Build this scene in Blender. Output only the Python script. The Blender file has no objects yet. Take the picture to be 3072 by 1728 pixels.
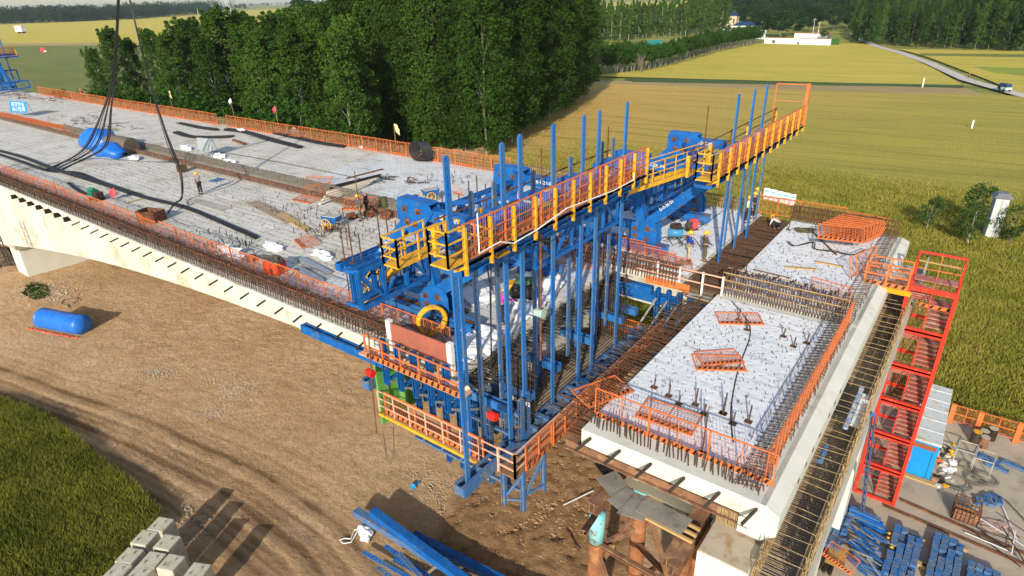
import bpy, math, random
import numpy as np
from mathutils import Vector, Matrix, noise as mnoise
random.seed(7); RNG = np.random.default_rng(7)
SC = bpy.context.scene
# ---------------------------------------------------------------- camera
W0, H0, FPX = 3072., 1728., 1878.57
PITCH, ROLL, AZ = .43696, .02739, 2.48773
def cam_axes():
    cp, sp, cr, sr = math.cos(PITCH), math.sin(PITCH), math.cos(ROLL), math.sin(ROLL)
    f = np.array([0, cp, -sp]); d = np.array([0, -sp, -cp]); x = np.array([1., 0, 0])
    M = np.array([cr*x+sr*d, -sr*x+cr*d, f])
    e1 = np.array([-math.cos(AZ), -math.sin(AZ), 0]); e2 = np.array([math.sin(AZ), -math.cos(AZ), 0])
    B = np.array([e1, e2, [0, 0, 1.]])
    return (B @ M.T).T            # rows: right, down, forward in site coordinates
CR = cam_axes(); CAMZ = 27.0
cd = bpy.data.cameras.new("camera"); cam = bpy.data.objects.new("camera", cd); SC.collection.objects.link(cam)
cd.sensor_width = 36; cd.lens = FPX/W0*36; cd.clip_start = .1; cd.clip_end = 9000
mw = Matrix.Identity(4)
for i in range(3):
    mw[i][0] = CR[0][i]; mw[i][1] = -CR[1][i]; mw[i][2] = -CR[2][i]
mw[2][3] = CAMZ; cam.matrix_world = mw; SC.camera = cam
# survey of the site: points of the photograph on a plane of known height / known distance
def ray(u, v): return CR.T @ np.array([(u-W0/2)/FPX, (v-H0/2)/FPX, 1.])
def on(u, v, z=0.):
    d = ray(u, v); t = (z-CAMZ)/d[2]; return Vector((d[0]*t, d[1]*t, z))
def aty(u, v, y):
    d = ray(u, v); t = y/d[1]; return Vector((d[0]*t, y, CAMZ+d[2]*t))
def atx(u, v, x):
    d = ray(u, v); t = x/d[0]; return Vector((x, d[1]*t, CAMZ+d[2]*t))
# ---------------------------------------------------------------- light
SUN_EL = math.radians(24.0); sdir = Vector((.38, -.925, 0)).normalized()
wd = bpy.data.worlds.new("World"); SC.world = wd; wd.use_nodes = True
nt = wd.node_tree; bg = nt.nodes["Background"]; sky = nt.nodes.new("ShaderNodeTexSky")
sky.sky_type = 'NISHITA'; sky.sun_disc = False; sky.sun_elevation = SUN_EL
sky.sun_rotation = math.atan2(sdir.x, sdir.y); sky.air_density = 1.0; sky.dust_density = 1.0
nt.links.new(sky.outputs[0], bg.inputs[0]); bg.inputs[1].default_value = .15
sl = bpy.data.lights.new("sun", 'SUN'); sl.energy = 4.3; sl.angle = math.radians(.6); sl.color = (1, .93, .8)
so = bpy.data.objects.new("sun", sl); SC.collection.objects.link(so)
tosun = Vector((sdir.x*math.cos(SUN_EL), sdir.y*math.cos(SUN_EL), math.sin(SUN_EL)))
so.rotation_euler = tosun.to_track_quat('Z', 'Y').to_euler(); so.location = tosun*200
SC.view_settings.view_transform = 'Standard'; SC.view_settings.look = 'None'
SC.view_settings.exposure = .36; SC.view_settings.gamma = 1
SC.cycles.max_bounces = 5; SC.cycles.diffuse_bounces = 3; SC.cycles.transparent_max_bounces = 6
SC.cycles.use_adaptive_sampling = True
# ---------------------------------------------------------------- materials
def srgb(*c):
    return tuple(((x/255)/12.92 if x/255 <= .04045 else ((x/255+.055)/1.055)**2.4) for x in c)
MATS = {}
def mat(name, c1, c2=None, scale=3., rough=.7, bump=0., bscale=20., metal=0., c3=None, s3=.6, t3=.62, stretch=(1, 1, 1), rot=0., spec=.3, rnd=0.):
    """two-tone noise colour, an optional third stain colour, noise bump"""
    if name in MATS: return MATS[name]
    m = bpy.data.materials.new(name); m.use_nodes = True; t = m.node_tree; N = t.nodes; L = t.links
    b = N["Principled BSDF"]; b.inputs["Roughness"].default_value = rough; b.inputs["Metallic"].default_value = metal
    b.inputs["Specular IOR Level"].default_value = spec
    g = N.new("ShaderNodeNewGeometry"); mp = N.new("ShaderNodeMapping"); L.new(g.outputs["Position"], mp.inputs[0])
    mp.inputs["Scale"].default_value = stretch; mp.inputs["Rotation"].default_value = (0, 0, rot)
    c2 = c2 or tuple(x*.75 for x in c1)
    n = N.new("ShaderNodeTexNoise"); n.inputs["Scale"].default_value = scale; n.inputs["Detail"].default_value = 6
    n.inputs["Roughness"].default_value = .65; L.new(mp.outputs[0], n.inputs["Vector"])
    r = N.new("ShaderNodeValToRGB"); r.color_ramp.elements[0].position = .36; r.color_ramp.elements[1].position = .64
    r.color_ramp.elements[0].color = (*c2, 1); r.color_ramp.elements[1].color = (*c1, 1); L.new(n.outputs[0], r.inputs[0])
    out = r.outputs[0]
    if c3:
        n3 = N.new("ShaderNodeTexNoise"); n3.inputs["Scale"].default_value = s3; n3.inputs["Detail"].default_value = 5
        n3.inputs["Roughness"].default_value = .7; L.new(g.outputs["Position"], n3.inputs["Vector"])
        r3 = N.new("ShaderNodeValToRGB"); r3.color_ramp.elements[0].position = t3-.05; r3.color_ramp.elements[1].position = t3+.06
        L.new(n3.outputs[0], r3.inputs[0]); mx = N.new("ShaderNodeMixRGB"); L.new(r3.outputs[0], mx.inputs[0])
        L.new(out, mx.inputs[1]); mx.inputs[2].default_value = (*c3, 1); out = mx.outputs[0]
    if rnd:
        oi = N.new("ShaderNodeObjectInfo"); hs = N.new("ShaderNodeHueSaturation"); mr = N.new("ShaderNodeMapRange")
        mr.inputs[3].default_value = 1-rnd; mr.inputs[4].default_value = 1+rnd
        L.new(oi.outputs["Random"], mr.inputs[0]); L.new(mr.outputs[0], hs.inputs["Value"]); L.new(out, hs.inputs["Color"]); out = hs.outputs[0]
    L.new(out, b.inputs["Base Color"])
    if bump:
        nb = N.new("ShaderNodeTexNoise"); nb.inputs["Scale"].default_value = bscale; nb.inputs["Detail"].default_value = 4
        L.new(mp.outputs[0], nb.inputs["Vector"]); bp = N.new("ShaderNodeBump"); bp.inputs["Strength"].default_value = bump
        bp.inputs["Distance"].default_value = .05; L.new(nb.outputs[0], bp.inputs["Height"]); L.new(bp.outputs[0], b.inputs["Normal"])
    MATS[name] = m; return m
RUST = srgb(112, 62, 38)
M_blue = mat("blue_paint", (.006, .125, .42), (.004, .080, .29), 2.4, .5, c3=(.13, .13, .14), s3=3.1, t3=.63, spec=.35)
M_bluew = mat("worn_blue_paint", (.006, .125, .44), (.06, .16, .32), 1.3, .5, c3=(.19, .14, .11), s3=1.6, t3=.66, stretch=(1, 1, .4))
M_dblue = mat("weathered_blue_paint", (.02, .13, .38), (.10, .14, .19), 2.2, .6, c3=(.20, .19, .16), s3=3, t3=.58)
M_yel = mat("yellow_paint", (.74, .40, .018), (.58, .29, .02), 3, .6, c3=(.30, .16, .06), s3=4, t3=.61)
M_org = mat("orange_paint", (.70, .175, .040), (.52, .125, .035), 3, .65, c3=(.30, .13, .08), s3=4, t3=.60)
M_orgn = mat("orange_net", (.55, .16, .05), (.42, .12, .05), 3, .7)
M_red = mat("red_paint", (.72, .036, .014), (.52, .035, .018), 3, .5, c3=(.38, .10, .07), s3=3, t3=.62)
M_redd = mat("dusty_red_plate", (.42, .10, .07), (.34, .13, .10), 2.5, .8, c3=(.38, .25, .20), s3=3, t3=.55)
M_rust = mat("rusty_steel", (.17, .062, .026), (.085, .036, .02), 3, .85, c3=(.26, .11, .045), s3=2, t3=.57, bump=.3)
M_rebar = mat("rebar_steel", (.13, .062, .030), (.06, .036, .024), 5, .8)
M_rebarL = mat("pale_rebar", (.42, .30, .15), (.28, .19, .10), 4, .8)
M_rebarD = mat("dark_rebar", (.07, .05, .035), (.035, .03, .025), 5, .7)
M_blk = mat("black_rubber", (.022, .022, .024), (.012, .012, .013), 6, .55)
M_blackp = mat("black_paint", (.035, .02, .015), (.02, .014, .012), 4, .6)
M_conc = mat("pale_concrete", (.63, .62, .54), (.56, .55, .47), .8, .85, bump=.12, bscale=9, c3=(.50, .44, .31), s3=.45, t3=.61, stretch=(1, 1, .45))
M_concg = mat("grey_concrete", (.42, .40, .34), (.33, .31, .26), 1.5, .9, bump=.3, bscale=14, c3=(.38, .28, .18), s3=.9, t3=.60)
M_block = mat("block_concrete", (.52, .47, .37), (.44, .40, .31), 2.5, .9, bump=.5, bscale=16, c3=(.33, .26, .17), s3=1.6, t3=.60)
M_yard = mat("yard_concrete", (.43, .36, .265), (.37, .31, .23), .8, .9, bump=.1, bscale=10, c3=(.30, .24, .17), s3=.35, t3=.58)
M_timber = mat("timber", (.52, .34, .14), (.40, .25, .10), 3, .8, stretch=(1, 5, 5))
M_ply = mat("plywood", (.36, .27, .18), (.28, .21, .14), 2, .8)
M_white = mat("white_cloth", (.80, .80, .80), (.70, .70, .71), 3, .85, bump=.5, bscale=5)
M_whitep = mat("white_paint", (.78, .77, .74), (.68, .66, .62), 3, .6)
M_tarp = mat("blue_tarp", (.012, .16, .62), (.01, .12, .50), 1.2, .42, bump=.55, bscale=3.5, spec=.5)
M_steel = mat("bare_steel", (.42, .44, .45), (.30, .31, .32), 3, .45, metal=.4)
M_skin = mat("skin", (.42, .22, .14), (.38, .20, .12), 9, .6)
M_bark = mat("bark", (.30, .27, .21), (.17, .15, .11), 3, .9, bump=.4)
M_barkw = mat("pale_bark", (.50, .48, .42), (.30, .28, .22), 3, .9)
M_green = mat("green_panel", (.13, .36, .07), (.09, .28, .06), 1.3, .7, c3=(.22, .33, .14), s3=1.2, t3=.6)
M_helmet = mat("helmet_yellow", (.90, .50, .005), (.85, .45, .005), 5, .35)

def leafmat(name, c1, c2, rnd=.25, sc=.35, tr=.22):
    m = bpy.data.materials.new(name); m.use_nodes = True; t = m.node_tree; N = t.nodes; L = t.links
    N.remove(N["Principled BSDF"]); out = N["Material Output"]
    tc = N.new("ShaderNodeTexCoord"); n = N.new("ShaderNodeTexNoise"); n.inputs["Scale"].default_value = sc; n.inputs["Detail"].default_value = 8
    n.inputs["Roughness"].default_value = .8; L.new(tc.outputs["Object"], n.inputs["Vector"])
    r = N.new("ShaderNodeValToRGB"); r.color_ramp.elements[0].position = .35; r.color_ramp.elements[1].position = .65
    r.color_ramp.elements[0].color = (*c2, 1); r.color_ramp.elements[1].color = (*c1, 1); L.new(n.outputs[0], r.inputs[0])
    oi = N.new("ShaderNodeObjectInfo"); mr = N.new("ShaderNodeMapRange"); mr.inputs[3].default_value = 1-rnd; mr.inputs[4].default_value = 1+rnd
    L.new(oi.outputs["Random"], mr.inputs[0]); hs = N.new("ShaderNodeHueSaturation"); L.new(r.outputs[0], hs.inputs["Color"]); L.new(mr.outputs[0], hs.inputs["Value"])
    d = N.new("ShaderNodeBsdfDiffuse"); tl = N.new("ShaderNodeBsdfTranslucent"); ms = N.new("ShaderNodeMixShader"); ms.inputs[0].default_value = tr
    L.new(hs.outputs[0], d.inputs[0]); L.new(hs.outputs[0], tl.inputs[0]); L.new(d.outputs[0], ms.inputs[1]); L.new(tl.outputs[0], ms.inputs[2])
    L.new(ms.outputs[0], out.inputs[0]); MATS[name] = m; return m
M_leaf = leafmat("poplar_leaves", (.052, .105, .016), (.020, .048, .009))
M_leafb = leafmat("bright_leaves", (.080, .150, .020), (.040, .085, .013))
M_leafs = leafmat("slim_poplar_leaves", (.075, .145, .022), (.030, .068, .012))
M_leafd = leafmat("dark_leaves", (.032, .070, .022), (.020, .045, .014))
M_hedge = leafmat("hedge_leaves", (.045, .105, .016), (.024, .062, .010))
M_juni = leafmat("juniper_leaves", (.070, .120, .030), (.040, .075, .022))
M_wheat = leafmat("wheat_blades", (.40, .345, .070), (.185, .195, .028), 0, .25, .3)
M_wheatg = leafmat("green_wheat_blades", (.27, .26, .045), (.080, .105, .016), 0, .35, .3)
M_twig = mat("grey_twigs", (.24, .20, .15), (.16, .13, .10), 5, .9)

# ---------------------------------------------------------------- mesh tools
def tag(o, label=None, cat=None, group=None, kind=None):
    if label: o['label'] = label
    if cat: o['category'] = cat
    if group: o['group'] = group
    if kind: o['kind'] = kind
    return o
def npmesh(name, V, F, mats, midx=None, smooth=False):
    V = np.asarray(V, np.float32); F = np.asarray(F, np.int32); k = F.shape[1]
    me = bpy.data.meshes.new(name); me.vertices.add(len(V)); me.vertices.foreach_set("co", V.ravel())
    me.loops.add(F.size); me.loops.foreach_set("vertex_index", F.ravel()); me.polygons.add(len(F))
    me.polygons.foreach_set("loop_start", np.arange(0, F.size, k, dtype=np.int32))
    for m in mats: me.materials.append(m)
    if midx is not None: me.polygons.foreach_set("material_index", np.asarray(midx, np.int32))
    me.update(calc_edges=True)
    if smooth: me.polygons.foreach_set("use_smooth", np.ones(len(F), bool))
    me.validate(); return me
def link(name, me, parent=None, loc=(0, 0, 0), rz=0.):
    o = bpy.data.objects.new(name, me); SC.collection.objects.link(o); o.location = loc; o.rotation_euler = (0, 0, rz)
    if parent: o.parent = parent
    return o
def thing(name, label, cat, loc=(0, 0, 0), rz=0., group=None):
    return tag(link(name, None, None, loc, rz), label, cat, group)
def copy_tree(o, parent=None):
    kids = list(o.children); c = o.copy(); SC.collection.objects.link(c); c.parent = parent
    if parent is not None: c.matrix_parent_inverse = o.matrix_parent_inverse.copy()
    for k in kids: copy_tree(k, c)
    return c
def place(o, loc, rz=None, rot=None, scale=None, label=None, group=None):
    o.location = loc
    if rz is not None: o.rotation_euler = (0, 0, rz)
    if rot is not None: o.rotation_euler = rot
    if scale is not None: o.scale = (scale,)*3 if isinstance(scale, (int, float)) else scale
    if label: o['label'] = label
    if group: o['group'] = group
    return o
V3 = Vector
class MB:
    def __init__(s): s.v = []; s.f = []; s.m = []; s.cur = 0
    def mi(s, i): s.cur = i; return s
    def face(s, pts):
        n = len(s.v); s.v += [tuple(p) for p in pts]; s.f.append(tuple(range(n, n+len(pts)))); s.m.append(s.cur)
    def hexa(s, b, t):
        n = len(s.v); s.v += [tuple(p) for p in b]+[tuple(p) for p in t]
        for q in ((3, 2, 1, 0), (4, 5, 6, 7), (0, 1, 5, 4), (1, 2, 6, 5), (2, 3, 7, 6), (3, 0, 4, 7)):
            s.f.append(tuple(n+i for i in q)); s.m.append(s.cur)
    def box(s, x0, x1, y0, y1, z0, z1):
        s.hexa([(x0, y0, z0), (x1, y0, z0), (x1, y1, z0), (x0, y1, z0)], [(x0, y0, z1), (x1, y0, z1), (x1, y1, z1), (x0, y1, z1)]); return s
    def beam(s, p, q, w, h, up=(0, 0, 1)):
        p, q = V3(p), V3(q); d = q-p
        if d.length < 1e-6: return s
        d.normalize(); u = V3(up)
        if abs(d.dot(u)) > .98: u = V3((1, 0, 0)) if abs(d.x) < .9 else V3((0, 1, 0))
        a = d.cross(u).normalized()*(w/2); b = a.cross(d).normalized()*(h/2)
        s.hexa([p-a-b, p+a-b, q+a-b, q-a-b], [p-a+b, p+a+b, q+a+b, q-a+b]); return s
    def ibeam(s, p, q, w, h, up=(0, 0, 1), t=.03):
        p, q = V3(p), V3(q); d = (q-p).normalized(); u = V3(up)
        if abs(d.dot(u)) > .98: u = V3((1, 0, 0))
        a = d.cross(u).normalized(); b = a.cross(d).normalized()
        o = b*(h/2-t/2); s.beam(p+o, q+o, w, t, b); s.beam(p-o, q-o, w, t, b); s.beam(p, q, t, h-2*t, b); return s
    def dbl(s, p, q, w, h, up=(0, 0, 1), t=.025):
        """twin channel box beam, open slot along its top"""
        p, q = V3(p), V3(q); d = (q-p).normalized(); u = V3(up)
        a = d.cross(u).normalized(); b = a.cross(d).normalized()
        for k in (-1, 1):
            s.beam(p+a*k*(w/2-t/2), q+a*k*(w/2-t/2), t, h, b)
            for j in (-1, 1): s.beam(p+a*k*(w*.34)+b*j*(h/2-t/2), q+a*k*(w*.34)+b*j*(h/2-t/2), w*.25, t, b)
        n = max(2, int((q-p).length/1.2))
        for i in range(n+1):
            c = p+(q-p)*(i/n); s.beam(c-d*.03, c+d*.03, w*.9, h*.8, b)
        return s
    def tube(s, p, q, r, n=6, r2=None):
        p, q = V3(p), V3(q); d = q-p
        if d.length < 1e-6: return s
        d.normalize(); u = V3((0, 0, 1)) if abs(d.z) < .95 else V3((1, 0, 0)); a = d.cross(u).normalized(); b = a.cross(d)
        r2 = r if r2 is None else r2; k = len(s.v)
        for c, rr in ((p, r), (q, r2)):
            for i in range(n):
                t = 2*math.pi*i/n; s.v.append(tuple(c+a*(math.cos(t)*rr)+b*(math.sin(t)*rr)))
        for i in range(n): s.f.append((k+i, k+(i+1) % n, k+n+(i+1) % n, k+n+i)); s.m.append(s.cur)
        s.f.append(tuple(range(k+n-1, k-1, -1))); s.f.append(tuple(range(k+n, k+2*n))); s.m += [s.cur]*2
        return s
    def path(s, pts, r, n=5):
        pts = [V3(p) for p in pts]; k = len(s.v); P = len(pts); prev = None
        for i, p in enumerate(pts):
            d = (pts[min(i+1, P-1)]-pts[max(i-1, 0)]).normalized()
            u = V3((0, 0, 1)) if abs(d.z) < .9 else V3((1, 0, 0)); a = d.cross(u).normalized()
            if prev is not None and a.dot(prev) < 0: a = -a
            prev = a; b = a.cross(d); rr = r[i] if isinstance(r, (list, tuple)) else r
            for j in range(n):
                t = 2*math.pi*j/n; s.v.append(tuple(p+a*(math.cos(t)*rr)+b*(math.sin(t)*rr)))
        for i in range(P-1):
            for j in range(n):
                s.f.append((k+i*n+j, k+i*n+(j+1) % n, k+(i+1)*n+(j+1) % n, k+(i+1)*n+j)); s.m.append(s.cur)
        s.f.append(tuple(range(k+n-1, k-1, -1))); s.f.append(tuple(range(k+(P-1)*n, k+P*n))); s.m += [s.cur]*2
        return s
    def poly(s, pts, z0, z1):
        pts = [V3((p[0], p[1], 0)) for p in pts]
        ar = sum(pts[i].x*pts[(i+1) % len(pts)].y-pts[(i+1) % len(pts)].x*pts[i].y for i in range(len(pts)))
        if ar < 0: pts = pts[::-1]
        n = len(pts); k = len(s.v)
        s.v += [(p.x, p.y, z0) for p in pts]+[(p.x, p.y, z1) for p in pts]
        s.f.append(tuple(range(k+n-1, k-1, -1))); s.f.append(tuple(range(k+n, k+2*n))); s.m += [s.cur]*2
        for i in range(n): s.f.append((k+i, k+(i+1) % n, k+n+(i+1) % n, k+n+i)); s.m.append(s.cur)
        return s
    def prism_y(s, pts, y0, y1):
        """polygon of (x,z) points pushed from y0 to y1"""
        n = len(pts); k = len(s.v); s.v += [(p[0], y0, p[1]) for p in pts]+[(p[0], y1, p[1]) for p in pts]
        s.f.append(tuple(range(k, k+n))); s.f.append(tuple(range(k+2*n-1, k+n-1, -1))); s.m += [s.cur]*2
        for i in range(n): s.f.append((k+(i+1) % n, k+i, k+n+i, k+n+(i+1) % n)); s.m.append(s.cur)
        return s
    def blob(s, c, rx, ry, rz, seed=0, amp=.25, nu=10, nv=7, fr=1.3):
        k = len(s.v)
        for j in range(nv+1):
            ph = math.pi*j/nv
            for i in range(nu):
                th = 2*math.pi*i/nu; d = V3((math.sin(ph)*math.cos(th), math.sin(ph)*math.sin(th), math.cos(ph)))
                f = 1+amp*mnoise.noise(d*fr+V3((seed*3.1, seed*1.7, 0)))*2
                s.v.append((c[0]+d.x*rx*f, c[1]+d.y*ry*f, c[2]+d.z*rz*f))
        for j in range(nv):
            for i in range(nu): s.f.append((k+j*nu+i, k+(j+1)*nu+i, k+(j+1)*nu+(i+1) % nu, k+j*nu+(i+1) % nu)); s.m.append(s.cur)
        return s
    def build(s, name, mats, parent=None, center=None, smooth=False):
        """top level: origin moves to the base of the mesh; with center='w' under a parent the coordinates are site coordinates"""
        if not isinstance(mats, (list, tuple)): mats = [mats]
        A = np.array(s.v, np.float64); off = np.zeros(3)
        if parent is None: off = np.array([(A[:, 0].min()+A[:, 0].max())/2, (A[:, 1].min()+A[:, 1].max())/2, A[:, 2].min()])
        elif center == 'w':
            off = np.array([(A[:, 0].min()+A[:, 0].max())/2, (A[:, 1].min()+A[:, 1].max())/2, A[:, 2].min()])
        me = bpy.data.meshes.new(name); me.from_pydata((A-off).tolist(), [], s.f)
        for m in mats: me.materials.append(m)
        me.polygons.foreach_set("material_index", np.array(s.m, np.int32))
        if smooth: me.polygons.foreach_set("use_smooth", np.ones(len(s.f), bool))
        me.update()
        if parent is not None and center == 'w':
            base = V3(parent.location); pp = parent.parent
            while pp: base += V3(pp.location); pp = pp.parent
            return link(name, me, parent, V3(off)-base)
        return link(name, me, parent, off)
def nth(n):
    return '%d%s' % (n, 'th' if 10 < n % 100 < 14 else {1: 'st', 2: 'nd', 3: 'rd'}.get(n % 10, 'th'))
def lerp(a, b, t): return a+(b-a)*t
def fbm(X, Y, sc, octv=4, seed=0, rough=.5):
    """vectorised value noise"""
    out = np.zeros_like(X, dtype=np.float64); amp = 1.; tot = 0
    for o in range(octv):
        x = X*sc+seed*17.3; y = Y*sc+seed*9.7; xi = np.floor(x).astype(np.int64); yi = np.floor(y).astype(np.int64); fx = x-xi; fy = y-yi
        fx = fx*fx*(3-2*fx); fy = fy*fy*(3-2*fy)
        def h(a, b):
            n = (a*374761393+b*668265263+seed*1442695+o*977) & 0x7fffffff; n = ((n ^ (n >> 13))*1274126177) & 0x7fffffff
            return ((n ^ (n >> 16)) & 0xffff)/65535.
        v = (h(xi, yi)*(1-fx)+h(xi+1, yi)*fx)*(1-fy)+(h(xi, yi+1)*(1-fx)+h(xi+1, yi+1)*fx)*fy
        out += amp*v; tot += amp; amp *= rough; sc *= 2.03
    return out/tot
def inside(X, Y, poly):
    r = np.zeros(X.shape, bool); n = len(poly)
    for i in range(n):
        x1, y1 = poly[i][0], poly[i][1]; x2, y2 = poly[(i+1) % n][0], poly[(i+1) % n][1]
        c = ((y1 > Y) != (y2 > Y)) & (X < (x2-x1)*(Y-y1)/((y2-y1) if y2 != y1 else 1e-9)+x1); r ^= c
    return r
# ================================================================ SETTING
ROWROT = -math.atan(.244)
def fieldmat(name, a, b, c, rot=ROWROT, gx=None, a2=None):
    m = bpy.data.materials.new(name); m.use_nodes = True; t = m.node_tree; N = t.nodes; L = t.links
    P = N["Principled BSDF"]; P.inputs["Roughness"].default_value = .9; P.inputs["Specular IOR Level"].default_value = .1
    g = N.new("ShaderNodeNewGeometry")
    def nz(scale, st, det=6, ro=.6):
        mp = N.new("ShaderNodeMapping"); mp.inputs["Rotation"].default_value = (0, 0, rot); mp.inputs["Scale"].default_value = st
        L.new(g.outputs["Position"], mp.inputs[0]); n = N.new("ShaderNodeTexNoise"); n.inputs["Scale"].default_value = scale
        n.inputs["Detail"].default_value = det; n.inputs["Roughness"].default_value = ro; L.new(mp.outputs[0], n.inputs["Vector"]); return n.outputs[0]
    def ramp(x, lo, hi):
        r = N.new("ShaderNodeMapRange"); r.inputs[1].default_value = lo; r.inputs[2].default_value = hi; L.new(x, r.inputs[0]); return r.outputs[0]
    def mix(f, x, y):
        q = N.new("ShaderNodeMixRGB")
        for i, s in enumerate((f, x, y)):
            if isinstance(s, tuple): q.inputs[i].default_value = (*s, 1) if i else s
            else: L.new(s, q.inputs[i])
        return q.outputs[0]
    col = mix(ramp(nz(.05, (.5, 2.2, 1)), .38, .62), a, b)
    if a2:
        sx = N.new("ShaderNodeSeparateXYZ"); L.new(g.outputs["Position"], sx.inputs[0])
        ad = N.new("ShaderNodeMath"); ad.operation = 'MULTIPLY_ADD'; ad.inputs[1].default_value = gx[2]; L.new(sx.outputs[1], ad.inputs[0]); L.new(sx.outputs[0], ad.inputs[2])
        nn = N.new("ShaderNodeMath"); nn.operation = 'MULTIPLY_ADD'; nn.inputs[1].default_value = 60; L.new(nz(.04, (.6, 1, 1)), nn.inputs[0]); L.new(ad.outputs[0], nn.inputs[2])
        col = mix(ramp(nn.outputs[0], gx[0], gx[1]), a2, col)
    col = mix(ramp(nz(.28, (.07, 2.4, 1), 4), .50, .80), col, c)
    col = mix(ramp(nz(2.6, (.6, 1.4, 1), 3, .8), .50, .78), col, c)
    mpt = N.new('ShaderNodeMapping'); mpt.inputs['Rotation'].default_value = (0, 0, rot); L.new(g.outputs['Position'], mpt.inputs[0]); st = N.new('ShaderNodeSeparateXYZ'); L.new(mpt.outputs[0], st.inputs[0])
    wv = N.new('ShaderNodeMath'); wv.operation = 'MULTIPLY_ADD'; wv.inputs[1].default_value = 3.; L.new(nz(.05, (1, 1, 1), 2), wv.inputs[0]); L.new(st.outputs[1], wv.inputs[2])
    md = N.new('ShaderNodeMath'); md.operation = 'PINGPONG'; md.inputs[1].default_value = 4.5; L.new(wv.outputs[0], md.inputs[0]); tl = ramp(md.outputs[0], .38, .12)
    tm = N.new('ShaderNodeMath'); tm.operation = 'MULTIPLY'; L.new(tl, tm.inputs[0]); L.new(ramp(nz(.15, (.3, 1, 1), 3), .3, .8), tm.inputs[1])
    col = mix(tm.outputs[0], col, tuple(x*.8 for x in c))
    L.new(col, P.inputs["Base Color"])
    bp = N.new("ShaderNodeBump"); bp.inputs["Strength"].default_value = .9; bp.inputs["Distance"].default_value = .5
    L.new(nz(2.2, (.8, 1.3, 1), 5, .8), bp.inputs["Height"]); L.new(bp.outputs[0], P.inputs["Normal"])
    MATS[name] = m; return m
F_main = fieldmat("ripening_wheat", (.50, .41, .075), (.41, .35, .065), (.24, .23, .045), gx=(-70, -5, -.12), a2=(.68, .42, .12))
F_far = fieldmat("yellow_wheat", (.66, .50, .095), (.55, .45, .075), (.36, .33, .06))
F_grn = fieldmat("green_crop", (.15, .20, .055), (.20, .23, .06), (.30, .22, .08), rot=.3)
F_mix = fieldmat("distant_farmland", (.45, .38, .08), (.20, .24, .06), (.12, .15, .05), rot=.5)
F_strip = fieldmat("bare_strip", (.50, .34, .17), (.42, .30, .14), (.24, .24, .08))
def sheet(name, pts, z, m, kind='structure'):
    b = MB(); b.face([(p[0], p[1], z) for p in pts]); o = b.build(name, m); tag(o, kind=kind); return o
b = MB(); b.face([(-6000, -400, -.45), (900, -400, -.45), (900, 6000, -.45), (-6000, 6000, -.45)]); tag(b.build("ground", F_mix), kind='structure')
def px(pts, z=0.): return [on(u, v, z) for u, v in pts]
# wheat fields right of the tree plantation
WH = [(-75, 88), (-93, 132), (-115, 192)]+[tuple(p[:2]) for p in px([(1850, 252), (2440, 272), (2880, 284)])]+[(3, 214), (60, 240), (60, 45.6), (-72, 45.6), (-70, 60)]
sheet("wheat_field", WH, .02, F_main)
sheet("wheat_field", px([(1750, 228), (1880, 216), (1960, 208), (2060, 185), (2160, 155), (2290, 128), (2590, 131), (2700, 160), (2800, 205), (2895, 258), (2440, 246)]), .03, F_far)
sheet("path_strip", px([(1740, 262), (1740, 240), (1900, 243), (2440, 254), (2900, 264), (2960, 290), (2600, 279), (2200, 266)]), .01, F_strip)
sheet("verge", px([(1870, 238), (1900, 234), (2440, 247), (2890, 255), (2895, 262), (2440, 256), (1900, 246)]), .05, mat("verge_crop_shade", (.07, .12, .02), (.04, .08, .015), .6, .9))  # dark green strip; the raised crop edge's shadow is put into its colour
sheet("wheat_field", px([(2700, 148), (3072, 154), (3400, 170), (3500, 330), (3072, 285), (2960, 238), (2860, 200), (2780, 170)]), .02, F_far)
sheet("green_field", px([(2760, 167), (3072, 172), (3400, 190), (3400, 178), (3072, 163), (2760, 160)]), .05, F_grn)
sheet("green_field", px([(2920, 200), (3072, 204), (3400, 220), (3400, 240), (3072, 228), (2980, 218)]), .05, fieldmat("light_green_crop", (.36, .40, .06), (.28, .34, .05), (.20, .26, .04)))
# fields top left
sheet("green_field", px([(-900, 165), (0, 139), (1500, 122), (1500, 470), (900, 420), (-900, 420)]), 0., F_grn)
sheet("wheat_field", px([(-900, 100), (0, 74), (180, 66), (330, 60), (660, 34), (900, 24), (1500, 20), (1500, 118), (1050, 124), (0, 131), (-900, 155)]), .06, F_far)
sheet("field_path", px([(-900, 155), (0, 130), (1050, 123), (1500, 117), (1500, 122), (1050, 129), (0, 139), (-900, 166)]), .03, F_strip)
sheet("wheat_field", px([(1660, 10), (1720, 9), (2170, 2), (2170, 60), (1700, 130), (1600, 130)]), .06, F_far)
tag(sheet("river", px([(1500, -6), (1790, -10), (1785, 3), (1500, 12)]), .2, mat("river_water", (.30, .45, .62), (.25, .40, .58), .02, .15, spec=.6)), kind='structure')
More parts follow.
